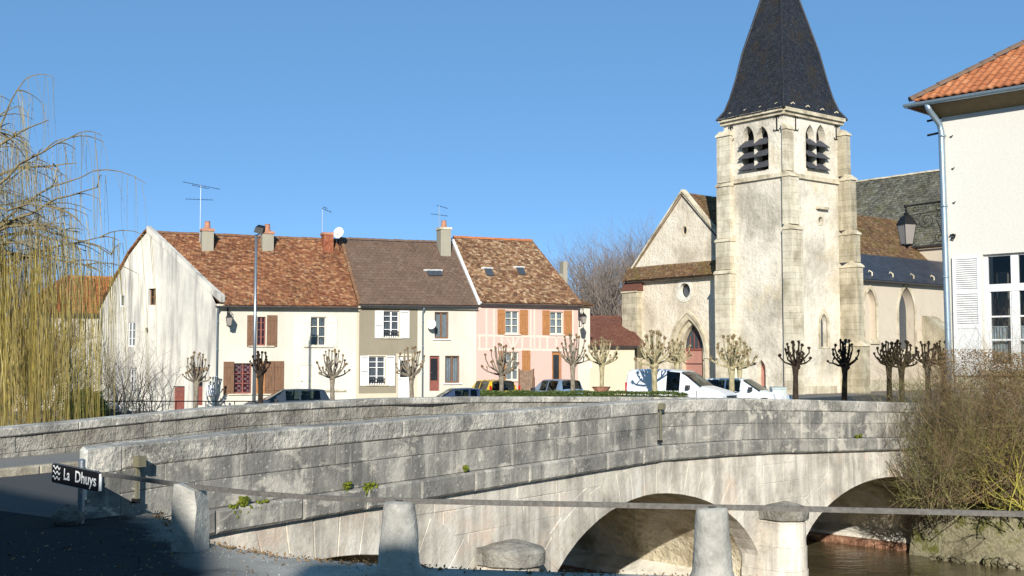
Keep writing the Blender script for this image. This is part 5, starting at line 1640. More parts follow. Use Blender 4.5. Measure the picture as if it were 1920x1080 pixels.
# individual tiles on the front slope near the corner
upv = (R0 - E0); 
sl = Vector((*(TF.n * -1), pitch)).normalized(); nn7 = TF_n3 = Vector((TF.u.x, TF.u.y, 0)).cross(sl).normalized()
if nn7.z < 0: nn7 = -nn7
uu = Vector((TF.u.x, TF.u.y, 0)); tw, te = .235, .30
tm = M()   # one pantile: a shallow wave
prof_ = [(0, .03), (.05, .055), (.10, .05), (.15, .02), (.20, .015), (.24, .03)]
for (e, lf) in ((0, .02), (te * 1.08, 0)):
    for x, h in prof_: tm.v.append(tuple(uu * x + sl * e + nn7 * (h + lf)))
for x, h in prof_: tm.v.append(tuple(uu * x + nn7 * (h - .02)))
for k in range(5):
    tm.f.append((k, k + 1, 7 + k, 6 + k)); tm.f.append((12 + k, 13 + k, k + 1, k)); tm.k += [0, 0]
MAT['t_pan'] = None
def panmat():
    n = N('orange_mechanical_roof_tile')
    c = n.ramp(n.rnd(), [(0, '9c5f3e'), (.4, 'b0714a'), (.7, 'a66742'), (1, 'bb8058')])
    c = n.mix(n.ramp(n.noise(8, 5, .7), [(.52, 0.0), (.7, .8)]), c, '6e3a25')
    n.bump(n.noise(50, 3), .3, .01); return n.fin(c, .85, .2)
MAT['t_pan'] = panmat()
cnt = 0; me = None
row = 0
while row * te < KK * 1.2 and cnt < 280:
    x = row * te * (1 / sqrt(1 + pitch * pitch)) + .05      # the hip cuts the row here
    xs = x
    lim = min(x + 5.2, FL + ov_)
    while xs < 3.9 + row * .1 and cnt < 280:
        pos = E0 + uu * xs + sl * (row * te)
        if me is None:
            o = tm.build('roof_tile', MAT['t_pan'], hall); me = o.data
        else: o = link('roof_tile', me, hall)
        o.location = pos + nn7 * R.uniform(-.005, .008)
        xs += tw; cnt += 1
    row += 1
hd = (R0 - E0)
ridge_tiles(E0 + Vector((0, 0, .08)), E0 + hd * .75 + Vector((0, 0, .08)), MAT['iron_tile'] if 'iron_tile' in MAT else MAT['t_brown'], hall, .12, .42, 'hip_tile')
# eaves: soffit boards, gutter, downpipe
m = M(); f = TF.pt
m.face([f(-ov_, zg + .32, ov_), f(FL + ov_, zg + .32, ov_), f(FL, zg - .02, 0), f(0, zg - .02, 0)]); m.face([f(-ov_, zg + .32, ov_), f(0, zg - .02, 0), f(0, zg - .02, -8), f(-ov_, zg + .32, -8)])
m.build('soffit', plain('brown_soffit_boards', (.20, .15, .08), .8), hall)
gutter(f(-ov_ - .12, zg + .36, ov_ + .06), f(FL + ov_, zg + .36, ov_ + .06), .11, hall, MAT['zinc'])
gutter(f(-ov_ - .06, zg + .36, ov_ + .12), f(-ov_ - .06, zg + .36, -8), .11, hall, MAT['zinc'])
m = M(); s_ = .02
m.tube([f(-.10, zg + .3, ov_ + .04), f(-.08, zg + .12, ov_ - .05), f(.02, zg - .22, .16), f(.06, zg - .45, .14), f(.12, 2.4, .14), f(.12, -1.0, .14)], .085, 10)
for z in (zg - .6, zg - 2.6, zg - 4.6): m.tube([f(.09, z, .14), f(.09, z + .05, .14)], .10, 10)
m.build('downpipe', MAT['zinc'], hall, smooth=True)
for py in (222, 249):
    s, z = TF.hit(1760, py); m = M(); m.tube([f(-.02, z, .0), f(-.42, z - .03, .0)], .035, 6); m.build('wall_bracket_stub', MAT['iron'], hall)
for (px, py) in ((1785, 256), (1788, 316), (1790, 380), (1790, 441)):
    s, z = TF.hit(px, py); m = M(); m.tube([f(s - .06, z, .005), f(s + .03, z, .06), f(s + .05, z + .03, .06)], .014, 5)
    if py == 441: m.tube([f(s - .1, z, .06), f(s, z + .02, .10), f(s + .06, z - .02, .10), f(s + .03, z - .09, .1), f(s - .08, z - .09, .05)], .025, 6)
    m.build('wall_hook', MAT['iron'], hall)
m = M(); m.fbox(TF, .25, 2.6, TF.hit(1880, 708)[1] - .3, TF.hit(1880, 708)[1], .0, .05); m.build('plinth_band', MAT['ch_trim'], hall)
# ================================================================ SHADE CASTERS ACROSS THE ROAD (behind the viewpoint)
gab = Frame((-3.25, -10), (-1, 0), (0, 1))
bh = thing('gabled_house', (-12, -14, 0), 'gabled rendered house across the road whose gable shades the near quay', 'house')
GP = [(0, 7.9), (.4, 8.45), (.8, 9.0), (1.25, 9.55), (2.1, 9.68), (4.5, 10.6), (8.5, 12.3), (17, 9.2)]
wall_panel(gab, [(0, 0)] + GP + [(17, 0)], [], MAT['r_cream'], bh)
m = M(); m.fbox(gab, .0, .05, 0, 7.7, -9, 0); m.fbox(gab, 16.95, 17, 0, 9.2, -9, 0); m.fbox(gab, 0, 17, 0, 7.7, -9.05, -9); m.build('side_wall', MAT['r_cream'], bh)
for (a, za), (b, zb_) in zip(GP, GP[1:]):
    roof_slab(gab.pt(a, za + .1, 0), gab.pt(a, za + .1, -9), gab.pt(b, zb_ + .1, 0), gab.pt(b, zb_ + .1, -9), .12, MAT['t_old'], bh)
bw = thing('small_wing', (-1.4, -13, 0), 'low rendered outbuilding beside the gabled house across the road', 'outbuilding')
m = M(); m.box(-2.7, -.2, -15, -10, 0, 8.42); m.build('wall', MAT['r_cream'], bw)
roof_slab(Vector((-2.8, -9.95, 8.45)), Vector((-.1, -9.95, 8.45)), Vector((-2.8, -15, 8.8)), Vector((-.1, -15, 8.8)), .1, MAT['t_old'], bw)

for (xa, xb, hh, dy, lab) in ((-36, -20.6, 10.5, 0, 'plain unseen house added across the road at the far left to block skylight'), (.6, 11, 7.2, -.5, 'low unseen house added right of the outbuilding to block skylight'), (11.4, 24, 6.8, 0, 'long unseen house added across the road at the far right to block skylight')):  # unseen row added to cut the skylight on the shaded quay
    t = thing('skylight_blocker_house', ((xa + xb) / 2, -14, 0), lab, 'house', 'unseen houses added across the road')
    m = M(); m.box(xa, xb, -19, -10 + dy, 0, hh); m.build('wall', MAT['r_beige'], t)
    for (ya, yb) in ((-9.7 + dy, -14.5), (-19.3, -14.5)):
        roof_slab(Vector((xa - .2, ya, hh)), Vector((xb + .2, ya, hh)), Vector((xa - .2, yb, hh + 1.5)), Vector((xb + .2, yb, hh + 1.5)), .15, MAT['t_old'], t)
    for k in range(int((xb - xa) / 2.6)):
        for z0 in ((.9, 3.6) if hh < 9 else (.9, 3.8, 6.7)):
            x = xa + 1.3 + k * 2.6; m = M(); m.box(x - .5, x + .5, -10.02 + dy, -9.97 + dy, z0, z0 + 1.5); m.build('window', MAT['blackglass'], t)

t = thing('skylight_blocker', (-16, 1, 0), 'unseen rendered house added left of the quay to block skylight', 'house')  # unseen block added to dim skylight in the foreground shade
m = M(); m.box(-24, -11, -8.5, 6, 0, 8); m.build('wall', MAT['r_beige'], t)
for (xa, xb) in ((-10.7, -17.5), (-24.3, -17.5)): roof_slab(Vector((xa, -8.7, 8)), Vector((xa, 6.2, 8)), Vector((xb, -8.7, 10.3)), Vector((xb, 6.2, 10.3)), .15, MAT['t_old'], t)
for k in range(5):
    for z0 in (.9, 4.4):
        m = M(); m.box(-11.02, -10.96, -7.3 + k * 2.8, -6.2 + k * 2.8, z0, z0 + 1.7); m.build('window', MAT['blackglass'], t)

# ================================================================ FAR BANK
Q = [(10.7, 31.9), (11.3, 31.25), (11.9, 30.65), (12.5, 30.1), (13.2, 29.6), (14.2, 28.8), (16, 27.2), (19, 24.6), (22, 22), (30, 16), (60, -8)]
m = M(); secs = [(-.25, -4.3), (-.1, -3.55), (.05, -3.0), (.12, -2.5), (.3, -2.15), (.7, -1.95), (1.2, -1.6), (2.0, -1.0), (3.0, -.35), (3.8, -.1)]
QQ = []
for (a, b) in zip(Q, Q[1:]):
    nn = max(1, int((Vector(b) - Vector(a)).length / .28)) if a[0] < 19 else 4
    for k in range(nn): QQ.append((lerp(a[0], b[0], k / nn), lerp(a[1], b[1], k / nn)))
for i, (x, y) in enumerate(QQ):
    o = Vector((.62, .78))
    for (d, z) in secs:
        nz = noise.noise(Vector((x * 1.3, y * 1.3, z * 1.5))) * .13 + noise.noise(Vector((x * 3.5, y * 3.5, z * 3.5))) * .07
        m.v.append((x + o.x * (d + nz), y + o.y * (d + nz) * 1.0, z + nz * .5))
W2 = len(secs)
for i in range(len(QQ) - 1):
    for j in range(W2 - 1): m.f.append((i * W2 + j, (i + 1) * W2 + j, (i + 1) * W2 + j + 1, i * W2 + j + 1)); m.k.append(0)
def bankmat():
    n = N('mossy_river_bank')
    g = n.noise(1.1, 7, .65)
    c = n.ramp(g, [(.3, '4b4433'), (.42, '877e66'), (.52, '979074'), (.60, '6c6b38'), (.74, '56602a')])
    f = n.noise(12, 5, .7)
    c = n.mix(.8, c, n.ramp(f, [(.3, .4), (.62, 1.0)]), 'MULTIPLY')
    n.bump(f, 1, .06)
    return n.fin(c, .95, .1)
MAT['bank'] = bankmat()
m.build('river_bank', MAT['bank'], kind='structure', smooth=True)
m = M()
for (x0, y0), (x1, y1) in zip([e[0] for e in EDGE[5:]], [e[0] for e in EDGE[6:]]): m.face([(x0, y0, gz(x0, y0) + .02), (x1, y1, gz(x1, y1) + .02), (x1, y1, -5), (x0, y0, -5)])
m.build('embankment_wall', MAT['rubble'], kind='structure')
# stones along the water line of the bank
st = M()
for i, (x, y) in enumerate(QQ[3:60]):
    if x > 18: break
    for k in range(3):
        st.blob((x - .2 + R.uniform(-.12, .12), y - .2 + R.uniform(-.12, .12), WATER + R.uniform(-.05, .12)), R.uniform(.06, .14), 6, 4, .3)
tag(st.build('shore_stones', MAT['rubble'], kind='stuff'), 'dark wet stones along the waterline of the mossy bank', 'stones')

# ================================================================ FOREGROUND: sign, rail, bollards
def bollard(px, y_top, Y, rt, rb, lab, seed, h=None, rough_=.0, baseY=None):
    c = P(px, y_top, Y); h = c.z
    t = thing('stone_bollard', (c.x, Y, 0), lab, 'bollard', 'stone bollards carrying the iron rail')
    rr = random.Random(seed)
    prof = [(rb * 1.22, -.25), (rb * 1.22, .02), (rb * 1.08, .06), (rb, .09)]
    for k in range(1, 9): prof.append((lerp(rb, rt, k / 8), lerp(.09, h - .05, k / 8)))
    prof += [(rt * .97, h - .015), (rt * .90, h - .002), (rt * .3, h + .004)]
    m = M(); m.lathe((c.x, Y, 0), prof, 28)
    for i, v in enumerate(m.v):
        p = Vector(v); q = Vector((p.x - c.x, p.y - Y, 0)); dn = noise.noise(p * 4 + Vector((seed, 0, 0))) * (.008 + rough_) + noise.noise(p * 13) * .006
        if q.length > 1e-4: p += q.normalized() * dn
        p.z += noise.noise(p * 6) * (.012 + rough_) if p.z > h * .8 else 0
        m.v[i] = tuple(p)
    m.build('shaft', MAT['bollard'], t, smooth=True)
    m = M(); c2 = P(px, y_top, Y); m.fbox(Frame((c.x, Y), (1, 0), (0, -1)), -.03, .03, h - .03, h + .012, -.03, .03); m.build('rail_clamp', MAT['iron'], t)
    return t
bollard(749, 940, 9.75, .132, .172, 'round tapering stone bollard half in shade beside the near arch', 3)
bollard(1335, 952, 9.38, .128, .16, 'sunlit round stone bollard in front of the middle arch', 5)
# the third one is a blunt broken block
c = P(357, 915, 10.95)
t = thing('stone_bollard', (c.x, 10.95, 0), 'blunt broken stone bollard standing close to the parapet', 'bollard', 'stone bollards carrying the iron rail')
m = M(); fr = Frame((c.x, 10.95), (cos(-.25), sin(-.25)), (sin(-.25), -cos(-.25)))
lv_ = [(0, .125, .13), (.15, .122, .125), (.3, .12, .12), (.42, .118, .12), (c.z + .02, .115, .115)]
rows_ = []
for z, a, b in [(-.3, .125, .13)] + lv_:
    rows_.append([(a * sx_, b * sy_) for sx_, sy_ in ((-1, -1), (-.3, -1.05), (.4, -1.05), (1, -.95), (1.05, 0), (1, 1), (0, 1.05), (-1, 1), (-1.05, 0))])
zs_ = [-.3] + [q[0] for q in lv_]
for z, rw__ in zip(zs_, rows_):
    for (a, b) in rw__:
        p_ = fr.pt(a, z + (.02 * (a < 0) if z > .4 else 0) - (.03 * (a > .1) if z > .4 else 0), -b); dn = noise.noise(p_ * 5) * .03; m.v.append((p_.x + dn, p_.y + dn, p_.z + dn * .6))
L9 = 9
for i in range(len(zs_) - 1):
    for j in range(L9): m.f.append((i * L9 + j, i * L9 + (j + 1) % L9, (i + 1) * L9 + (j + 1) % L9, (i + 1) * L9 + j)); m.k.append(0)
m.f.append(tuple((len(zs_) - 1) * L9 + j for j in range(L9))); m.k.append(0)
m.build('block', MAT['bollard'], t)

def rail_profile(pts, h, w, name, mat):
    m = M(); n = len(pts)
    for i, p_ in enumerate(pts):
        a = pts[max(0, i - 1)]; b = pts[min(n - 1, i + 1)]; d = Vector((b.x - a.x, b.y - a.y, 0)).normalized(); s = Vector((-d.y, d.x, 0))
        for (q, z) in ((-w, -h), (w, -h), (w, h), (-w, h)): v = p_ + s * q + Vector((0, 0, z)); m.v.append(tuple(v))
    for i in range(n - 1):
        for k in range(4): m.f.append((i * 4 + k, i * 4 + (k + 1) % 4, i * 4 + 4 + (k + 1) % 4, i * 4 + 4 + k)); m.k.append(0)
    m.f.append((0, 1, 2, 3)); m.f.append((n * 4 - 1, n * 4 - 2, n * 4 - 3, n * 4 - 4)); m.k += [0, 0]
    return m.build(name, mat)
rp_ = [P(*q) for q in ((186, 889, 12.35), (225, 893, 11.95), (262, 898, 11.6), (310, 905, 11.25), (357, 912, 10.95), (420, 919, 10.7), (490, 926, 10.45), (560, 931, 10.25), (650, 935.5, 10), (749, 939, 9.75), (850, 941, 9.68), (960, 943.5, 9.6), (1080, 945.5, 9.53), (1200, 948, 9.46), (1335, 951, 9.38), (1450, 953, 9.3), (1600, 956.5, 9.2), (1760, 960, 9.05), (1925, 964, 8.95), (2400, 974, 8.6))]
tag(rail_profile(rp_, .021, .012, 'iron_rail', MAT['rail']), 'long flat iron rail running from the river sign over the stone bollards', 'rail')

TL, TR = P(98, 867, 12.94), P(187, 885, 12.3)
BL, BR_ = P(98, 904, 12.94), P(184, 921, 12.3)
Us = (TR - TL); Ls = Us.length; Us.normalize(); Vs = Vector((0, 0, 1)) - Us * Us.z; Vs.normalize(); Ns = Us.cross(Vs).normalized()
if Ns.y > 0: Ns = -Ns
Hs = (TL - BL).length
sign = thing('river_name_sign', ((TL.x + TR.x) / 2, 12.2, 0), 'black river name sign with white lettering and wavy lines on a bluish steel post', 'sign')
def sp(a, b, d=0.0): return BL + Us * a + Vs * b + Ns * d
MAT['sign_black'] = plain('black_sign_face', (.008, .008, .009), .7, spec=.15, var=.1)
MAT['sign_white'] = plain('white_sign_print', (.78, .78, .76), .5, var=.03)
def rounded(x0, x1, y0, y1, r, k=5):
    pts = []
    for cx, cy, a0_ in ((x1 - r, y0 + r, -pi / 2), (x1 - r, y1 - r, 0), (x0 + r, y1 - r, pi / 2), (x0 + r, y0 + r, pi)):
        for i in range(k + 1): pts.append((cx + cos(a0_ + pi / 2 * i / k) * r, cy + sin(a0_ + pi / 2 * i / k) * r))
    return pts
ro = rounded(0, Ls, 0, Hs, .03)
m = M(); m.face([sp(a, b, .012) for a, b in ro]); m.face([sp(a, b, -.012) for a, b in reversed(ro)])
for (a, b) in zip(ro, ro[1:] + ro[:1]): m.face([sp(*a, .012), sp(*a, -.012), sp(*b, -.012), sp(*b, .012)])
bd = m.build('sign_board', MAT['sign_black'], sign)
m = M()
ri = rounded(.006, Ls - .006, .006, Hs - .006, .025); 
for (a, b, c_, d_) in zip(ro, ro[1:] + ro[:1], ri[1:] + ri[:1], ri):
    m.face([sp(*a, .0125), sp(*b, .0125), sp(*b, -.0125), sp(*a, -.0125)]); m.face([sp(*a, .0125), sp(*b, .0125), sp(*c_, .0125), sp(*d_, .0125)])
m.build('board_edge', MAT['galv'], bd)
m = M(); m.tube([sp(Ls + .004, .02, 0), sp(Ls + .004, Hs - .02, 0)], .016, 8); m.build('end_profile', MAT['sign_white'], bd)
for k in range(3):
    m = M(); cy = Hs * (.80 - .26 * k)
    pts = [(.015 * 2 + Ls * .155 * i / 20, cy + .014 * sin(i / 20 * 4 * pi + .4) ) for i in range(21)]
    for (a, b) in zip(pts, pts[1:]): m.face([sp(a[0], a[1] - .0085, .0135), sp(b[0], b[1] - .0085, .0135), sp(b[0], b[1] + .0085, .0135), sp(a[0], a[1] + .0085, .0135)])
    m.build('wave_symbol', MAT['sign_white'], bd)
def text_mesh(txt, size, x0, y0, width, off, name, mat, parent, bold=.012):
    cu = bpy.data.curves.new('lettering', 'FONT'); cu.body = txt; cu.size = size; cu.offset = bold * size; cu.resolution_u = 3
    to = bpy.data.objects.new('lettering', cu); C.objects.link(to)
    dg = bpy.context.evaluated_depsgraph_get(); dg.update()
    me = bpy.data.meshes.new_from_object(to.evaluated_get(dg)); bpy.data.objects.remove(to)
    xs = [v.co.x for v in me.vertices]; mn, mx_ = min(xs), max(xs)
    for v in me.vertices:
        a = x0 + (v.co.x - mn) / (mx_ - mn) * width; v.co = sp(a, y0 + v.co.y, off)
    me.materials.clear(); me.materials.append(mat)
    return link(name, me, parent)
text_mesh('La', Hs * .80, Ls * .27, Hs * .28, Ls * .125, .0135, 'lettering', MAT['sign_white'], bd, .012)
text_mesh('Dhuys', Hs * .80, Ls * .51, Hs * .28, Ls * .43, .0135, 'lettering', MAT['sign_white'], bd, .012)
m = M(); cpt = P(152, 940, 12.70); m.tube([(cpt.x, cpt.y, -.1), (cpt.x, cpt.y, P(152, 863, 12.70).z)], .036, 12); m.build('sign_post', MAT['galv'], sign, smooth=False)
m = M(); zt_s = P(152, 863, 12.70).z; m.lathe((cpt.x, cpt.y, zt_s), [(.038, -.03), (.038, .0), (.02, .015)], 12); m.build('post_cap', MAT['galv'], sign)
for zz in (.04, Hs - .05):
    m = M(); c_ = cpt; z_ = lerp(BL.z, BR_.z, .55) + zz; m.tube([(c_.x, c_.y, z_), (c_.x, c_.y, z_ + .03)], .045, 10); m.build('clamp', MAT['galv'], sign)
# boulders at the foot of the parapet end
for (px, py, Y, r, lab) in ((128, 958, 12.6, .16, 'pale boulder at the foot of the parapet end behind the sign post'),):
    c_ = P(px, py, Y); m = M(); m.blob((c_.x, c_.y, r * .55), r, 9, 7, .12, .75)
    tag(m.build('boulder', MAT['cap'], None, True), lab, 'boulder')

# ================================================================ LANTERNS, LAMP POST
MAT['lampglass'] = plain('frosted_lantern_glass', (.27, .24, .21), .3, 0, .5, .05)
def lantern_parts(t, base, w, h, glass=None):
    """hangs below base: roof, glass body, finials"""
    x, y, z = base
    m = M(); m.lathe((x, y, z - h * .42), [(w * .52, 0), (w * .50, .03 * h), (w * .30, h * .20), (w * .12, h * .26), (w * .14, h * .30), (w * .05, h * .34), (w * .07, h * .38), (.012, h * .42)], 4, a0=pi / 4 + .3)
    m.build('lantern_roof', MAT['iron'], t)
    m = M(); m.lathe((x, y, z - h * .95), [(w * .28, 0), (w * .46, h * .53)], 4, a0=pi / 4 + .3); m.build('lantern_glass', MAT['lampglass'], t)
    m = M()
    for k in range(4):
        a = pi / 4 + .3 + k * pi / 2
        m.tube([(x + cos(a) * w * .29, y + sin(a) * w * .29, z - h * .95), (x + cos(a) * w * .47, y + sin(a) * w * .47, z - h * .42)], w * .018, 4)
    m.lathe((x, y, z - h), [(w * .05, -.06 * h), (w * .10, 0), (w * .31, .03 * h), (w * .31, .06 * h)], 8); m.build('lantern_frame', MAT['iron'], t)
def wall_lantern(fr, px, py_top, py_bot, dout, wpx, lab, scroll=False):
    s, zt_ = fr.hit(px, py_top, dout); zb = fr.hit(px, py_bot, dout)[1]
    c_ = fr.pt(s, zt_, dout); H = zt_ - zb; w = wpx / F * c_.y
    t = thing('wall_lantern', tuple(fr.pt(s, zt_, 0)), lab, 'lantern', 'street lanterns on wall brackets')
    lantern_parts(t, tuple(c_), w, H)
    m = M(); f = fr.pt
    m.tube([f(s, zt_ + .02, dout), f(s, zt_ + .14, dout), f(s, zt_ + .16, 0)], .02, 5); m.tube([f(s, zt_ - .25, 0), f(s, zt_ - .15, dout * .45), f(s, zt_ + .12, dout * .8)], .014, 5)
    m.fbox(fr, s - .03, s + .03, zt_ - .3, zt_ + .25, .0, .02)
    m.build('bracket', MAT['iron'], t); return t
wall_lantern(RF, 430, 584, 612, .62, 17, 'black wall lantern by the downpipe on the corner of the cream house')
wall_lantern(RF.shifted(), 1094, 584, 607, .55, 14, 'black wall lantern between the pink house and the barn')
# lantern of the white building, on a long scrolled arm reaching left
sL, zL = TF.hit(1699, 392); zb = TF.hit(1699, 462)[1]
c_ = TF.pt(sL, zL, 0)
t = thing('wall_lantern', tuple(TF.pt(0, zL, 0)), 'large black lantern on a scrolled iron arm at the corner of the white building', 'lantern', 'street lanterns on wall brackets')
lantern_parts(t, tuple(c_), 38 / F * 33, zL - zb)
m = M(); f = TF.pt; zA_ = zL + .10
m.tube([f(sL, zL, 0), f(sL, zA_ + .02, 0)], .018, 5); m.tube([f(sL - .04, zA_ - .02, 0), f(0, zA_ + .02, 0)], .028, 6); m.blob(f(sL - .02, zA_ - .02, 0), .055, 8, 6, 0)
m.tube([f(sL + .02, zA_ - .30, 0), f(0, zA_ - .22, 0)], .012, 4)
def scroll(cx, cz, r, turns, a0_, sg=1):
    pts = []
    for k in range(22):
        q = k / 21; a = a0_ + sg * turns * 2 * pi * q; rr = r * (1 - .8 * q); pts.append(f(cx + cos(a) * rr, cz + sin(a) * rr, 0))
    m.tube(pts, .011, 4, caps=False)
scroll(sL * .45, zA_ - .48, .26, 1.6, 2.2); scroll(-.15, zA_ - .12, .13, 1.3, 1.5, -1); scroll(sL * .75, zA_ - .12, .12, 1.3, 1.2, -1); scroll(-.12, zA_ - 1.0, .16, 1.4, 1.5); scroll(-.12, zA_ - .35, .12, 1.4, -1.5)
pts = [f(lerp(sL * .2, -.02, k / 8), zA_ - .5 - .6 * (k / 8) ** 1.6, 0) for k in range(9)]; m.tube(pts, .012, 4)
m.fbox(TF, -.03, .0, zA_ - 1.2, zA_ + .15, -.03, .02)
m.build('bracket', MAT['iron'], t)

b_ = P(476, 765, 51); tp_ = P(477, 440, 51)
t = thing('lamp_post', (b_.x, 51, -.9), 'tall thin grey steel pole with a floodlight on top in front of the cream house', 'lamp post')
m = M(); m.tube([(b_.x, 51, -1.3), (b_.x, 51, tp_.z)], [.085, .055], 10); m.build('pole', MAT['galv'], t, smooth=True)
m = M(); q = P(489, 436, 51); m.tube([(b_.x, 51, tp_.z - .05), (q.x, 51, q.z)], .03, 6); m.build('arm', MAT['galv'], t)
m = M(); m.hexa([(q.x - .25, 50.7, q.z - .02), (q.x + .12, 50.7, q.z - .10), (q.x + .16, 51.1, q.z + .02), (q.x - .2, 51.1, q.z + .08), (q.x - .18, 50.75, q.z + .22), (q.x + .16, 50.75, q.z + .16), (q.x + .18, 51.1, q.z + .3), (q.x - .12, 51.1, q.z + .36)]); m.build('floodlight', MAT['iron'], t)

# ================================================================ ANTENNAS AND DISHES
def ant(px, y0, y1, v, lab, booms, hook=None):
    s, zb = RF.hit(px, y1, -v); zt_ = RF.hit(px, y0, -v)[1]; o = RF.pt(s, 0, -v)
    t = thing('roof_antenna', (o.x, o.y, zb), lab, 'antenna', 'antennas on the terrace roofs')
    m = M(); m.tube([(o.x, o.y, zb - .4), (o.x, o.y, zt_)], .02, 5); m.build('mast', MAT['galv'], t)
    for (xa, ya, xb, yb, n, hl) in booms:
        a, b = P(xa, ya, o.y), P(xb, yb, o.y); m = M(); m.tube([a, b], .013, 4)
        for k in range(n):
            c1 = lerp(a, b, (k + .3) / n); m.tube([c1 + Vector((0, -hl, -.04)), c1 + Vector((0, hl, .04))], .007, 3)
            m.tube([c1 - Vector((.0, 0, .05)), c1 + Vector((0, 0, .05))], .007, 3)
        m.build('boom', MAT['iron'], t)
ant(375, 347, 440, 3.9, 'tallest antenna, beside the left chimney of the cream house', [(343, 341, 413, 355, 9, .3), (360, 347, 392, 354, 3, .3), (348, 373, 400, 375, 7, .25)])
ant(604, 392, 445, 3.7, 'small bent antenna beside the brick chimney', [(604, 391, 622, 398, 4, .2), (606, 388, 614, 391, 2, .2)])
ant(823, 386, 440, 3.7, 'antenna behind the grey chimney of the middle house', [(808, 401, 840, 405, 5, .2), (819, 385, 840, 391, 4, .25)])
def dish(fr, px, py, d, r, lab, back=False):
    s, z = fr.hit(px, py, d); c_ = fr.pt(s, z, d)
    t = thing('satellite_dish', tuple(c_), lab, 'satellite dish', 'satellite dishes')
    ax = Vector((-.25, -.93, .28)).normalized(); a = ax.cross(Vector((0, 0, 1))).normalized(); b = a.cross(ax)
    m = M(); n = 18
    rings_ = [(0.0, -.07), (.4, -.055), (.75, -.03), (1, 0), (1.02, -.012), (.7, -.045), (.3, -.075)]
    for rr, h in rings_:
        for k in range(n):
            an = 2 * pi * k / n; m.v.append(tuple(c_ + a * cos(an) * r * rr + b * sin(an) * r * rr * 1.08 + ax * h))
    for i in range(len(rings_) - 1):
        for k in range(n): m.f.append((i * n + k, i * n + (k + 1) % n, (i + 1) * n + (k + 1) % n, (i + 1) * n + k)); m.k.append(0)
    m.build('dish', MAT['white_paint'], t, True)
    m = M(); fpt = c_ + ax * r * .9 - b * .05; m.tube([c_ - b * r, fpt], .012, 4); m.blob(fpt, .035, 6, 4, 0); m.build('feed_arm', MAT['galv'], t)
    m = M(); base_ = fr.pt(s + .15, z - .1, 0 if not back else d - .1); m.tube([c_ - ax * .08, c_ - ax * .2 + Vector((0, 0, -.1)), base_ if not back else c_ + Vector((.05, .2, -1.1))], .02, 5); m.build('mount', MAT['iron'], t)
dish(RF, 634.5, 436, -3.0, .30, 'round white dish on the ridge beside the brick chimney', True)
dish(RF, 809, 608, .45, .25, 'white dish fixed to the cream wall of the middle house')

